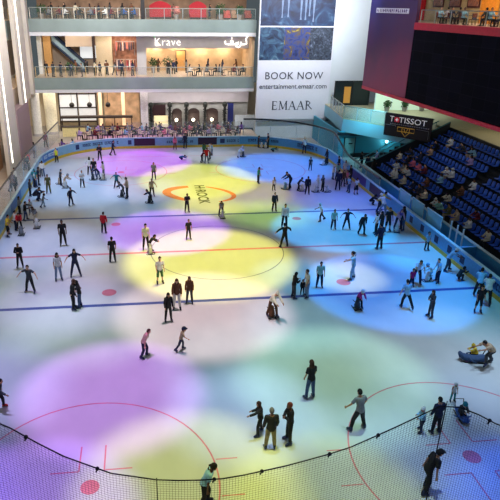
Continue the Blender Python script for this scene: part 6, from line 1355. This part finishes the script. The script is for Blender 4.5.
person(-3.36,31.80,0.7,1.72,-1.62,'sit','f',('long', 'hairblack'),('long_shirt','black'),('trousers','black'),'seated guest in black left of the sixth front row cafe table from left','guests at the far cafe',feet='shoe',skin=0,seat=.56)
chair((-2.04,31.80,0.7),1.57,CHP,'plum chair right of the sixth front row cafe table from left','far cafe chairs')
person(-2.04,31.80,0.7,1.72,1.79,'sit','m',('short', 'hairblack'),('long_shirt','pink'),('trousers','black'),'seated guest in pink right of the sixth front row cafe table from left','guests at the far cafe',feet='shoe',skin=2,seat=.56)
table((-1.90,34.25,0.7),'dark round back row cafe table behind the far boards, sixth from the left','far cafe tables')
chair((-2.56,34.25,0.7),-1.57,CHP,'plum chair left of the sixth back row cafe table from left','far cafe chairs')
person(-2.56,34.25,0.7,1.72,-1.42,'sit','m',('short', 'hairblack'),('long_shirt','navy'),('trousers','black'),'seated guest in navy left of the sixth back row cafe table from left','guests at the far cafe',feet='shoe',skin=1,seat=.56)
chair((-1.24,34.25,0.7),1.57,CHP,'plum chair right of the sixth back row cafe table from left','far cafe chairs')
person(-1.24,34.25,0.7,1.72,1.85,'sit','f',('long', 'hairblack'),('long_shirt','purple'),('trousers','black'),'seated guest in purple right of the sixth back row cafe table from left','guests at the far cafe',feet='shoe',skin=2,seat=.56)
table((-0.95,31.98,0.7),'dark round front row cafe table behind the far boards, seventh from the left','far cafe tables')
chair((-1.61,31.98,0.7),-1.57,CHP,'plum chair left of the seventh front row cafe table from left','far cafe chairs')
person(-1.61,31.98,0.7,1.72,-1.30,'sit','f',('long', 'hairblack'),('long_shirt','cream'),('trousers','black'),'seated guest in cream left of the seventh front row cafe table from left','guests at the far cafe',feet='shoe',skin=1,seat=.56)
chair((-0.29,31.98,0.7),1.57,CHP,'plum chair right of the seventh front row cafe table from left','far cafe chairs')
person(-0.29,31.98,0.7,1.72,1.73,'sit','f',('scarf', 'black'),('long_shirt','navy'),('trousers','black'),'seated guest in navy right of the seventh front row cafe table from left','guests at the far cafe',feet='shoe',skin=1,seat=.56)
table((-0.15,34.13,0.7),'dark round back row cafe table behind the far boards, seventh from the left','far cafe tables')
chair((-0.81,34.13,0.7),-1.57,CHP,'plum chair left of the seventh back row cafe table from left','far cafe chairs')
person(-0.81,34.13,0.7,1.72,-1.79,'sit','f',('long', 'hairbrown'),('long_shirt','maroon'),('trousers','black'),'seated guest in maroon left of the seventh back row cafe table from left','guests at the far cafe',feet='shoe',skin=2,seat=.56)
chair((0.51,34.13,0.7),1.57,CHP,'plum chair right of the seventh back row cafe table from left','far cafe chairs')
person(0.51,34.13,0.7,1.72,1.73,'sit','m',('short', 'hairblack'),('long_shirt','black'),('trousers','black'),'seated guest in black right of the seventh back row cafe table from left','guests at the far cafe',feet='shoe',skin=0,seat=.56)
table((0.80,32.04,0.7),'dark round front row cafe table behind the far boards, eighth from the left','far cafe tables')
chair((0.14,32.04,0.7),-1.57,CHP,'plum chair left of the eighth front row cafe table from left','far cafe chairs')
person(0.14,32.04,0.7,1.72,-1.30,'sit','m',('short', 'hairblack'),('long_shirt','pink'),('trousers','black'),'seated guest in pink left of the eighth front row cafe table from left','guests at the far cafe',feet='shoe',skin=0,seat=.56)
chair((1.46,32.04,0.7),1.57,CHP,'plum chair right of the eighth front row cafe table from left','far cafe chairs')
person(1.46,32.04,0.7,1.72,1.42,'sit','f',('scarf', 'black'),('long_shirt','black'),('trousers','black'),'seated guest in black right of the eighth front row cafe table from left','guests at the far cafe',feet='shoe',skin=2,seat=.56)
table((1.60,34.19,0.7),'dark round back row cafe table behind the far boards, eighth from the left','far cafe tables')
chair((0.94,34.19,0.7),-1.57,CHP,'plum chair left of the eighth back row cafe table from left','far cafe chairs')
person(0.94,34.19,0.7,1.72,-1.63,'sit','f',('scarf', 'black'),('long_shirt','pink'),('trousers','black'),'seated guest in pink left of the eighth back row cafe table from left','guests at the far cafe',feet='shoe',skin=0,seat=.56)
chair((2.26,34.19,0.7),1.57,CHP,'plum chair right of the eighth back row cafe table from left','far cafe chairs')
person(2.26,34.19,0.7,1.72,1.33,'sit','m',('short', 'hairblack'),('long_shirt','navy'),('trousers','black'),'seated guest in navy right of the eighth back row cafe table from left','guests at the far cafe',feet='shoe',skin=0,seat=.56)
table((2.55,31.87,0.7),'dark round front row cafe table behind the far boards, ninth from the left','far cafe tables')
chair((1.89,31.87,0.7),-1.57,CHP,'plum chair left of the ninth front row cafe table from left','far cafe chairs')
person(1.89,31.87,0.7,1.72,-1.49,'sit','m',('short', 'hairblack'),('long_shirt','navy'),('trousers','black'),'seated guest in navy left of the ninth front row cafe table from left','guests at the far cafe',feet='shoe',skin=0,seat=.56)
chair((3.21,31.87,0.7),1.57,CHP,'plum chair right of the ninth front row cafe table from left','far cafe chairs')
person(3.21,31.87,0.7,1.72,1.66,'sit','m',('short', 'hairblack'),('long_shirt','lilac'),('trousers','black'),'seated guest in lilac right of the ninth front row cafe table from left','guests at the far cafe',feet='shoe',skin=0,seat=.56)
table((3.35,34.12,0.7),'dark round back row cafe table behind the far boards, ninth from the left','far cafe tables')
chair((2.69,34.12,0.7),-1.57,CHP,'plum chair left of the ninth back row cafe table from left','far cafe chairs')
person(2.69,34.12,0.7,1.72,-1.57,'sit','f',('long', 'hairbrown'),('long_shirt','black'),('trousers','black'),'seated guest in black left of the ninth back row cafe table from left','guests at the far cafe',feet='shoe',skin=0,seat=.56)
chair((4.01,34.12,0.7),1.57,CHP,'plum chair right of the ninth back row cafe table from left','far cafe chairs')
person(4.01,34.12,0.7,1.72,1.38,'sit','m',('short', 'hairblack'),('long_shirt','maroon'),('trousers','black'),'seated guest in maroon right of the ninth back row cafe table from left','guests at the far cafe',feet='shoe',skin=1,seat=.56)
table((4.30,32.10,0.7),'dark round front row cafe table behind the far boards, tenth from the left','far cafe tables')
chair((3.64,32.10,0.7),-1.57,CHP,'plum chair left of the tenth front row cafe table from left','far cafe chairs')
person(3.64,32.10,0.7,1.72,-1.51,'sit','m',('short', 'hairblack'),('long_shirt','white'),('trousers','black'),'seated guest in white left of the tenth front row cafe table from left','guests at the far cafe',feet='shoe',skin=2,seat=.56)
chair((4.96,32.10,0.7),1.57,CHP,'plum chair right of the tenth front row cafe table from left','far cafe chairs')
person(4.96,32.10,0.7,1.72,1.75,'sit','m',('short', 'hairblack'),('long_shirt','cream'),('trousers','black'),'seated guest in cream right of the tenth front row cafe table from left','guests at the far cafe',feet='shoe',skin=0,seat=.56)
table((5.10,34.40,0.7),'dark round back row cafe table behind the far boards, tenth from the left','far cafe tables')
chair((4.44,34.40,0.7),-1.57,CHP,'plum chair left of the tenth back row cafe table from left','far cafe chairs')
person(4.44,34.40,0.7,1.72,-1.63,'sit','f',('long', 'hairblack'),('long_shirt','pink'),('trousers','black'),'seated guest in pink left of the tenth back row cafe table from left','guests at the far cafe',feet='shoe',skin=2,seat=.56)
chair((5.76,34.40,0.7),1.57,CHP,'plum chair right of the tenth back row cafe table from left','far cafe chairs')
person(5.76,34.40,0.7,1.72,1.42,'sit','m',('short', 'hairblack'),('long_shirt','navy'),('trousers','black'),'seated guest in navy right of the tenth back row cafe table from left','guests at the far cafe',feet='shoe',skin=2,seat=.56)
table((6.05,32.06,0.7),'dark round front row cafe table behind the far boards, eleventh from the left','far cafe tables')
chair((5.39,32.06,0.7),-1.57,CHP,'plum chair left of the eleventh front row cafe table from left','far cafe chairs')
person(5.39,32.06,0.7,1.72,-1.85,'sit','f',('scarf', 'black'),('long_shirt','maroon'),('trousers','black'),'seated guest in maroon left of the eleventh front row cafe table from left','guests at the far cafe',feet='shoe',skin=1,seat=.56)
chair((6.71,32.06,0.7),1.57,CHP,'plum chair right of the eleventh front row cafe table from left','far cafe chairs')
person(6.71,32.06,0.7,1.72,1.81,'sit','f',('scarf', 'black'),('long_shirt','navy'),('trousers','black'),'seated guest in navy right of the eleventh front row cafe table from left','guests at the far cafe',feet='shoe',skin=1,seat=.56)
table((6.85,34.35,0.7),'dark round back row cafe table behind the far boards, eleventh from the left','far cafe tables')
chair((6.19,34.35,0.7),-1.57,CHP,'plum chair left of the eleventh back row cafe table from left','far cafe chairs')
person(6.19,34.35,0.7,1.72,-1.81,'sit','f',('scarf', 'black'),('long_shirt','grey'),('trousers','black'),'seated guest in grey left of the eleventh back row cafe table from left','guests at the far cafe',feet='shoe',skin=2,seat=.56)
chair((7.51,34.35,0.7),1.57,CHP,'plum chair right of the eleventh back row cafe table from left','far cafe chairs')
person(7.51,34.35,0.7,1.72,1.46,'sit','f',('scarf', 'black'),('long_shirt','purple'),('trousers','black'),'seated guest in purple right of the eleventh back row cafe table from left','guests at the far cafe',feet='shoe',skin=2,seat=.56)
person(6.74,37.60,7.2,1.72,-1.57,'sit','m',('short', 'hairblack'),('long_shirt','maroon'),('trousers','black'),'seated diner in maroon left of the first restaurant table from the right','diners in the warm restaurant',feet='shoe',skin=0,seat=.56)
person(8.06,37.60,7.2,1.72,1.57,'sit','m',('short', 'hairblack'),('long_shirt','charcoal'),('trousers','black'),'seated diner in charcoal right of the first restaurant table from the right','diners in the warm restaurant',feet='shoe',skin=1,seat=.56)
person(4.94,37.60,7.2,1.72,-1.57,'sit','f',('long', 'hairblack'),('long_shirt','grey'),('trousers','black'),'seated diner in grey left of the second restaurant table from the right','diners in the warm restaurant',feet='shoe',skin=0,seat=.56)
person(3.34,37.60,7.2,1.72,-1.57,'sit','f',('long', 'hairblack'),('long_shirt','grey'),('trousers','black'),'seated diner in grey left of the third restaurant table from the right','diners in the warm restaurant',feet='shoe',skin=2,seat=.56)
person(4.66,37.60,7.2,1.72,1.57,'sit','f',('long', 'hairblack'),('long_shirt','black'),('trousers','black'),'seated diner in black right of the third restaurant table from the right','diners in the warm restaurant',feet='shoe',skin=1,seat=.56)
person(1.24,37.60,7.2,1.72,-1.57,'sit','f',('long', 'hairblack'),('long_shirt','white'),('trousers','black'),'seated diner in white left of the fourth restaurant table from the right','diners in the warm restaurant',feet='shoe',skin=0,seat=.56)
person(2.56,37.60,7.2,1.72,1.57,'sit','f',('long', 'hairblack'),('long_shirt','black'),('trousers','black'),'seated diner in black right of the fourth restaurant table from the right','diners in the warm restaurant',feet='shoe',skin=0,seat=.56)
person(-15.16,37.70,13.7,1.72,-1.57,'sit','f',('long', 'hairblack'),('long_shirt','grey'),('trousers','black'),'seated diner in grey left of the first top gallery table from the left','diners on the top gallery',feet='shoe',skin=2,seat=.56)
person(-13.84,37.70,13.7,1.72,1.57,'sit','m',('short', 'hairblack'),('long_shirt','maroon'),('trousers','black'),'seated diner in maroon right of the first top gallery table from the left','diners on the top gallery',feet='shoe',skin=1,seat=.56)
person(-13.26,37.70,13.7,1.72,-1.57,'sit','m',('short', 'hairblack'),('long_shirt','white'),('trousers','black'),'seated diner in white left of the second top gallery table from the left','diners on the top gallery',feet='shoe',skin=2,seat=.56)
person(-11.56,37.70,13.7,1.72,-1.57,'sit','f',('long', 'hairblack'),('long_shirt','black'),('trousers','black'),'seated diner in black left of the third top gallery table from the left','diners on the top gallery',feet='shoe',skin=0,seat=.56)
person(-10.24,37.70,13.7,1.72,1.57,'sit','m',('short', 'hairblack'),('long_shirt','grey'),('trousers','black'),'seated diner in grey right of the third top gallery table from the left','diners on the top gallery',feet='shoe',skin=1,seat=.56)
person(-9.86,37.70,13.7,1.72,-1.57,'sit','f',('long', 'hairblack'),('long_shirt','maroon'),('trousers','black'),'seated diner in maroon left of the fourth top gallery table from the left','diners on the top gallery',feet='shoe',skin=0,seat=.56)
person(-8.54,37.70,13.7,1.72,1.57,'sit','f',('long', 'hairblack'),('long_shirt','white'),('trousers','black'),'seated diner in white right of the fourth top gallery table from the left','diners on the top gallery',feet='shoe',skin=1,seat=.56)
person(-7.96,37.70,13.7,1.72,-1.57,'sit','m',('short', 'hairblack'),('long_shirt','maroon'),('trousers','black'),'seated diner in maroon left of the fifth top gallery table from the left','diners on the top gallery',feet='shoe',skin=0,seat=.56)
person(-6.64,37.70,13.7,1.72,1.57,'sit','f',('long', 'hairblack'),('long_shirt','charcoal'),('trousers','black'),'seated diner in charcoal right of the fifth top gallery table from the left','diners on the top gallery',feet='shoe',skin=2,seat=.56)
person(-6.46,37.70,13.7,1.72,-1.57,'sit','m',('short', 'hairblack'),('long_shirt','blue'),('trousers','black'),'seated diner in blue left of the sixth top gallery table from the left','diners on the top gallery',feet='shoe',skin=0,seat=.56)
person(-5.14,37.70,13.7,1.72,1.57,'sit','f',('long', 'hairblack'),('long_shirt','blue'),('trousers','black'),'seated diner in blue right of the sixth top gallery table from the left','diners on the top gallery',feet='shoe',skin=2,seat=.56)
for i, (x, c, pl) in enumerate(((-1.2, 'black', 'left of the timber door'), (-.6, 'navy', 'beside the timber door'), (-9.0, 'white', 'before the cream wall'), (-7.0, 'charcoal', 'before the peach shop'), (-11.4, 'black', 'near the brown column'))): person(x, 39.5, 7.2, 1.72, 2.5+i, 'stand', 'mf'[i % 2], ('short', 'hairblack'), ('jacket', c), ('trousers', 'black'), 'visitor in %s jacket on the first gallery %s' % (c, pl), None, 'shoe', i % 3)
for i in range(7):
    for s in (-1, 1):
        if (i*2+s) % 5 == 0: continue
        u = mx0+1.6+i*1.75; q = along(u+s*.66, 1.7, 14.0); c = ('black', 'white', 'navy', 'grey', 'charcoal', 'sky')[(i*3+s) % 6]
        person(q.x, q.y, 14.0, 1.72, syaw+s*PI/2, 'sit', 'mf'[(i+s) % 2], ('short', 'hairblack'), ('long_shirt', c), ('trousers', 'black'), 'seated diner in %s %s of the %s upper right table from the left' % (c, 'left' if s < 0 else 'right', ordinal(i+1)), 'diners in the upper right restaurant', feet='shoe', skin=i % 3, seat=.56)
person(-16.02,37.74,7.2,1.73,-2.64,'stand','m',('short', 'hairblack'),('jacket','black'),('trousers','black'),'visitor in black jacket along the first gallery balustrade, first from the left','visitors on the galleries',feet='shoe',skin=1)
person(-15.15,37.07,7.2,1.76,-0.74,'stand','m',('short', 'hairblack'),('jacket','charcoal'),('trousers','charcoal'),'visitor in charcoal jacket along the first gallery balustrade, second from the left','visitors on the galleries',feet='shoe',skin=2)
person(-14.26,37.22,7.2,1.69,-0.80,'fold','m',('short', 'hairblack'),('jacket','navy'),('trousers','charcoal'),'visitor in navy jacket along the first gallery balustrade, third from the left','visitors on the galleries',feet='shoe',skin=0)
person(-13.02,37.36,7.2,1.66,0.43,'phone','m',('short', 'hairblack'),('jacket','navy'),('trousers','charcoal'),'visitor in navy jacket along the first gallery balustrade, fourth from the left','visitors on the galleries',feet='shoe',skin=2)
person(-12.60,39.14,7.2,1.80,1.74,'fold','m',('short', 'hairblack'),('jacket','brown'),('trousers','black'),'visitor in brown jacket along the first gallery balustrade, fifth from the left','visitors on the galleries',feet='shoe',skin=2)
person(-11.72,37.13,7.2,1.61,1.76,'fold','m',('short', 'hairblack'),('jacket','grey'),('trousers','charcoal'),'visitor in grey jacket along the first gallery balustrade, sixth from the left','visitors on the galleries',feet='shoe',skin=0)
person(-10.30,38.32,7.2,1.80,-1.82,'phone','f',('scarf', 'black'),('jacket','cream'),('trousers','black'),'visitor in cream jacket along the first gallery balustrade, seventh from the left','visitors on the galleries',feet='shoe',skin=1)
person(-9.68,38.10,7.2,1.62,-2.41,'stand','f',('long', 'hairblack'),('jacket','navy'),('trousers','black'),'visitor in navy jacket along the first gallery balustrade, eighth from the left','visitors on the galleries',feet='shoe',skin=0)
person(-8.87,38.48,7.2,1.77,-0.15,'phone','m',('short', 'hairblack'),('jacket','brown'),('trousers','charcoal'),'visitor in brown jacket along the first gallery balustrade, ninth from the left','visitors on the galleries',feet='shoe',skin=2)
person(-7.88,38.29,7.2,1.61,-2.33,'walk','f',('scarf', 'black'),('jacket','grey'),('trousers','charcoal'),'visitor in grey jacket along the first gallery balustrade, tenth from the left','visitors on the galleries',feet='shoe',skin=2)
person(-6.95,37.34,7.2,1.75,2.91,'fold','m',('short', 'hairblack'),('jacket','navy'),('trousers','black'),'visitor in navy jacket along the first gallery balustrade, eleventh from the left','visitors on the galleries',feet='shoe',skin=0)
person(-5.71,37.81,7.2,1.80,-2.21,'stand','f',('scarf', 'black'),('jacket','navy'),('trousers','charcoal'),'visitor in navy jacket along the first gallery balustrade, twelfth from the left','visitors on the galleries',feet='shoe',skin=0)
person(-16.35,40.45,13.7,1.63,2.12,'stand','f',('scarf', 'black'),('jacket','black'),('trousers','charcoal'),'visitor in black jacket behind the tables on the top gallery, first from the left','visitors on the galleries',feet='shoe',skin=1)
person(-15.04,39.61,13.7,1.78,-1.77,'fold','m',('short', 'hairblack'),('jacket','black'),('trousers','charcoal'),'visitor in black jacket behind the tables on the top gallery, second from the left','visitors on the galleries',feet='shoe',skin=2)
person(-13.38,39.08,13.7,1.72,2.37,'fold','f',('long', 'hairblack'),('jacket','black'),('trousers','charcoal'),'visitor in black jacket behind the tables on the top gallery, third from the left','visitors on the galleries',feet='shoe',skin=0)
person(-12.29,40.00,13.7,1.76,-0.70,'walk','f',('long', 'hairblack'),('jacket','cream'),('trousers','black'),'visitor in cream jacket behind the tables on the top gallery, fourth from the left','visitors on the galleries',feet='shoe',skin=0)
person(-10.54,40.74,13.7,1.67,1.63,'stand','f',('scarf', 'black'),('jacket','brown'),('trousers','black'),'visitor in brown jacket behind the tables on the top gallery, fifth from the left','visitors on the galleries',feet='shoe',skin=2)
person(-9.61,41.34,13.7,1.66,-1.91,'stand','f',('scarf', 'black'),('jacket','navy'),('trousers','black'),'visitor in navy jacket behind the tables on the top gallery, sixth from the left','visitors on the galleries',feet='shoe',skin=1)
person(-8.24,41.08,13.7,1.80,-1.34,'fold','f',('scarf', 'black'),('jacket','charcoal'),('trousers','navy'),'visitor in charcoal jacket behind the tables on the top gallery, seventh from the left','visitors on the galleries',feet='shoe',skin=1)
person(-6.78,41.23,13.7,1.79,-1.57,'walk','f',('scarf', 'black'),('jacket','black'),('trousers','charcoal'),'visitor in black jacket behind the tables on the top gallery, eighth from the left','visitors on the galleries',feet='shoe',skin=2)
person(-5.59,40.68,13.7,1.74,-2.88,'phone','m',('short', 'hairblack'),('jacket','brown'),('trousers','navy'),'visitor in brown jacket behind the tables on the top gallery, ninth from the left','visitors on the galleries',feet='shoe',skin=2)
person(-0.38,41.30,13.7,1.68,2.47,'fold','m',('short', 'hairblack'),('jacket','black'),('trousers','black'),'visitor in black jacket behind the red sofas on the top gallery, first from the left','visitors on the galleries',feet='shoe',skin=2)
person(2.29,41.06,13.7,1.75,-0.43,'stand','f',('long', 'hairblack'),('jacket','black'),('trousers','navy'),'visitor in black jacket behind the red sofas on the top gallery, second from the left','visitors on the galleries',feet='shoe',skin=1)
person(4.05,40.68,13.7,1.69,-2.15,'stand','f',('long', 'hairblack'),('jacket','black'),('trousers','navy'),'visitor in black jacket behind the red sofas on the top gallery, third from the left','visitors on the galleries',feet='shoe',skin=1)
person(5.14,41.12,13.7,1.73,-2.98,'fold','f',('scarf', 'black'),('jacket','navy'),('trousers','black'),'visitor in navy jacket behind the red sofas on the top gallery, fourth from the left','visitors on the galleries',feet='shoe',skin=0)
person(7.63,39.71,13.7,1.71,2.46,'fold','f',('scarf', 'black'),('jacket','navy'),('trousers','charcoal'),'visitor in navy jacket behind the red sofas on the top gallery, fifth from the left','visitors on the galleries',feet='shoe',skin=1)
person(-2.44,41.39,7.2,1.76,-0.28,'walk','f',('long', 'hairblack'),('jacket','brown'),('trousers','charcoal'),'visitor in brown jacket inside the warm lit restaurant, first from the left','visitors on the galleries',feet='shoe',skin=1)
person(-0.11,41.61,7.2,1.69,-1.35,'fold','m',('short', 'hairblack'),('jacket','black'),('trousers','navy'),'visitor in black jacket inside the warm lit restaurant, second from the left','visitors on the galleries',feet='shoe',skin=1)
person(1.11,40.86,7.2,1.64,-1.64,'fold','f',('scarf', 'black'),('jacket','grey'),('trousers','black'),'visitor in grey jacket inside the warm lit restaurant, third from the left','visitors on the galleries',feet='shoe',skin=0)
person(4.01,41.66,7.2,1.69,-1.82,'stand','f',('scarf', 'black'),('jacket','navy'),('trousers','navy'),'visitor in navy jacket inside the warm lit restaurant, fourth from the left','visitors on the galleries',feet='shoe',skin=2)
person(5.73,40.36,7.2,1.69,-2.07,'fold','f',('scarf', 'black'),('jacket','navy'),('trousers','charcoal'),'visitor in navy jacket inside the warm lit restaurant, fifth from the left','visitors on the galleries',feet='shoe',skin=1)
person(7.86,41.93,7.2,1.62,1.24,'walk','f',('long', 'hairblack'),('jacket','brown'),('trousers','charcoal'),'visitor in brown jacket inside the warm lit restaurant, sixth from the left','visitors on the galleries',feet='shoe',skin=2)
person(-2.49,36.98,0,1.71,1.90,'walk','m',('short', 'hairblack'),('jacket','charcoal'),('trousers','navy'),'visitor in charcoal jacket in front of the ground floor shops, first from the left','visitors on the galleries',feet='shoe',skin=1)
person(-0.43,36.98,0,1.63,2.26,'fold','m',('short', 'hairblack'),('jacket','charcoal'),('trousers','navy'),'visitor in charcoal jacket in front of the ground floor shops, second from the left','visitors on the galleries',feet='shoe',skin=1)
person(1.43,36.71,0,1.67,1.57,'walk','f',('scarf', 'black'),('jacket','black'),('trousers','navy'),'visitor in black jacket in front of the ground floor shops, third from the left','visitors on the galleries',feet='shoe',skin=1)
person(2.42,37.12,0,1.75,0.55,'fold','m',('short', 'hairblack'),('jacket','charcoal'),('trousers','black'),'visitor in charcoal jacket in front of the ground floor shops, fourth from the left','visitors on the galleries',feet='shoe',skin=0)
person(3.96,36.74,0,1.60,-2.69,'fold','m',('short', 'hairblack'),('jacket','grey'),('trousers','charcoal'),'visitor in grey jacket in front of the ground floor shops, fifth from the left','visitors on the galleries',feet='shoe',skin=0)
person(6.25,36.92,0,1.68,0.09,'fold','m',('short', 'hairblack'),('jacket','black'),('trousers','navy'),'visitor in black jacket in front of the ground floor shops, sixth from the left','visitors on the galleries',feet='shoe',skin=0)
# ------------------------------------------------------------------ light
w = bpy.data.worlds.new('world'); sc.world = w; w.use_nodes = True
bg = w.node_tree.nodes['Background']; bg.inputs['Color'].default_value = (.72, .90, 1., 1); bg.inputs['Strength'].default_value = .10
# stage spots near the roof throwing coloured pools; added fills brighten the ice between
for nm, x, y, R, bl, c in (
    ('magenta', -5.1, 23.6, 5.8, 0.35, (0.358, 0.000, 0.700)),
    ('yellow', 0.4, 16.8, 6.2, 0.35, (0.558, 0.553, 0.001)),
    ('yellow', 2.9, 12.6, 5.8, 0.35, (0.263, 0.203, 0.000)),
    ('blue', 9.0, 20.6, 6.6, 0.45, (0.000, 0.170, 0.848)),
    ('violet', 12.0, 13.0, 5, 0.7, (0.000, 0.000, 0.121)),
    ('purple', -3.2, 3.9, 5.0, 0.35, (0.327, 0.095, 0.667)),
    ('yellow', -0.7, -1.6, 6.2, 0.4, (0.860, 0.760, 0.110)),
    ('rose', -1.8, -8.2, 5.5, 0.5, (0.580, 0.410, 0.420)),
    ('azure', 9.2, 3.2, 5.0, 0.35, (0.000, 0.298, 0.733)),
    ('azure', 9.5, -6.6, 5.4, 0.25, (0.000, 0.162, 0.659)),
    ('white', 7.6, -4.9, 2.8, 0.9, (0.389, 0.388, 0.190)),
    ('purple', -6.5, -14.8, 4.6, 0.55, (0.430, 0.190, 0.590)),
    ('purple', -9.2, -21.5, 4.6, 0.5, (0.308, 0.153, 0.611)),
    ('yellow', -3.6, -20.4, 4.7, 0.6, (0.440, 0.440, 0.130)),
    ('mint', 3.5, -14.9, 5.3, 0.6, (0.195, 0.337, 0.224)),
    ('mint', 1.0, -21.5, 4.0, 0.6, (0.197, 0.218, 0.000)),
    ('blue', 8.6, -23.2, 4.6, 0.6, (0.000, 0.048, 0.548)),
    ('added_fill', -11.5, 21, 6, 1.0, (0.009, 0.067, 0.233)),
    ('added_fill', -11, 14.5, 6.5, 1.0, (0.142, 0.300, 0.601)),
    ('added_fill', -5, 14.5, 5, 1.0, (0.217, 0.206, 0.354)),
    ('added_fill', -6, 9.5, 5, 1.0, (0.025, 0.115, 0.227)),
    ('added_fill', -11.5, 1.5, 6, 1.0, (0.251, 0.290, 0.524)),
    ('added_fill', -9.5, -6.5, 5, 1.0, (0.200, 0.130, 0.320)),
    ('added_fill', -12, -7, 6, 1.0, (0.130, 0.190, 0.200)),
    ('added_fill', -8, -9, 5, 1.0, (0.192, 0.249, 0.207)),
    ('added_fill', -12.5, -14, 5, 1.0, (0.251, 0.241, 0.492)),
    ('added_fill', -1, -13, 4.5, 1.0, (0.060, 0.130, 0.130)),
    ('added_fill', 3.3, -9.8, 4, 1.0, (0.089, 0.207, 0.258)),
    ('added_fill', -1, -16.5, 4, 1.0, (0.201, 0.276, 0.440)),
    ('added_fill', 9.5, -13.2, 6, 1.0, (0.165, 0.240, 0.310)),
    ('added_fill', 13, -9, 5, 1.0, (0.014, 0.126, 0.179)),
    ('added_fill', 12.5, -17, 6, 1.0, (0.150, 0.190, 0.250)),
    ('added_fill', 7.5, -18.5, 5, 1.0, (0.003, 0.031, 0.121)),
    ('added_fill', 3.5, -20.5, 5, 1.0, (0.130, 0.190, 0.290)),
    ('added_fill', 5, 6.8, 4.5, 1.0, (0.166, 0.320, 0.000)),
    ('added_fill', 6, 11, 5, 1.0, (0.088, 0.064, 0.197)),
    ('added_fill', 12.5, 8, 6, 1.0, (0.037, 0.119, 0.590)),
    ('added_fill', 13.5, -2, 4, 1.0, (0.048, 0.337, 0.822)),
    ('added_fill', 7.5, -2, 3, 1.0, (0.176, 0.161, 0.225)),
    ('added_fill', 4.5, -4.5, 3.5, 1.0, (0.000, 0.170, 0.347)),
    ('added_fill', 0, 9, 4, 1.0, (0.438, 0.423, 0.108)),
    ('added_fill', 4, 22, 5, 1.0, (0.000, 0.039, 0.000)),
    ('added_fill', -13, -21, 5, 1.0, (0.000, 0.000, 0.355)),
    ('added_fill', 2, 27, 5, 1.0, (0.181, 0.206, 0.295)),
    ('added_fill', -7.2, -1.6, 4.6, 1.0, (0.260, 0.230, 0.220)),
):
    spot('stage_light_'+nm, x, y, R, c, bl)
# unseen washes added to brighten the walls, galleries and stand
area('added_wash_back', (-3, 24, 21), (R_(62), 0, 0), 24, 2, 1900, (1., .97, .95), R_(95))
area('added_wash_banner', (15, 22, 20), (R_(60), 0, 0), 10, 2, 1500, (.92, .96, 1.), R_(95))
area('added_wash_left', (-9, 14, 20), (R_(60), 0, R_(90)), 26, 2, 2000, (1., .93, .86), R_(95))
area('added_wash_stand', (20.5, 4, 6.9), (0, 0, 0), 2, 20, 60, (.6, .75, 1.))
area('added_wash_maroon', (10, 20, 18), (R_(75), 0, R_(-90)), 10, 2, 110, (1, .9, 1), R_(100))
# shop and gallery lights
WL = (1., .82, .58)
for x in (-2.8, .4, 3.2, 6.4): point('restaurant_downlight', (x, 42.6, 10.0), 120, WL, .12)
area('restaurant_ceiling_light', (2.5, 40.5, 10.2), (0, 0, 0), 10, 2, 100, (1., .85, .65))
area('first_gallery_light', (-11, 39, 11.8), (0, 0, 0), 11, 3, 300, (1., .86, .68))
area('peach_shop_light', (-6.7, 41, 11.7), (0, 0, 0), 2.6, 2, 160, (1., .75, .6))
area('top_gallery_light', (-4, 39, 18.4), (0, 0, 0), 24, 4, 150, (1., .88, .74))
area('ground_shop_light', (-11, 38.6, 5.4), (0, 0, 0), 15, 3, 520, (1., .9, .72))
area('ground_facade_light', (2.5, 37.6, 5.4), (0, 0, 0), 12, 2, 470, (1., .92, .92))
area('left_first_light', (-19.5, 20, 11.7), (0, 0, 0), 2.5, 26, 420, (1., .85, .66))
area('left_second_light', (-19.5, 20, 18.4), (0, 0, 0), 2.5, 26, 420, (1., .88, .74))
area('left_ground_light', (-18.2, 12, 5.4), (0, 0, 0), 1.0, 30, 300, (1., .8, .6))
area('mezz_light', (24, 27, 7.0), (0, 0, 0), 8, 6, 240, (.85, 1., .85))
area('mezz_side_light', (28.5, 6, 7.1), (0, 0, 0), 4, 22, 260, (1., .95, .7))
area('upper_restaurant_light', tuple(along(mx0+7, 3.5, 18.3)), (0, 0, syaw), 14, 4, 700, (1., .8, .55))
area('added_wash_teal', (18.5, 20.5, 7.0), (R_(35), 0, R_(-20)), 4, 1, 300, (.2, .8, 1.), R_(120))  # added cyan wash without a fixture, makes the teal wall brighter
area('added_wash_sign', (2.5, 36.6, 11.6), (R_(40), 0, 0), 12, .6, 120, (1., .93, .85), R_(120))  # added unseen strip brightening the panel behind the restaurant letters
spot('stage_light_cafe', -5.0, 32.6, 7.0, (.30, .06, .40), .8)
spot('stage_light_cafe', -11.5, 30.5, 5.0, (.22, .08, .32), .8)
l = area('added_wash_left_far', (-9, -4, 19), (0, 0, 0), 4, 2, 900, (1., .96, .92), R_(60)); l.rotation_euler = (Vector((-17.4, 26, 10))-l.location).to_track_quat('-Z', 'Y').to_euler()  # unseen wash added to lift the camera side of the left columns
set_cam()
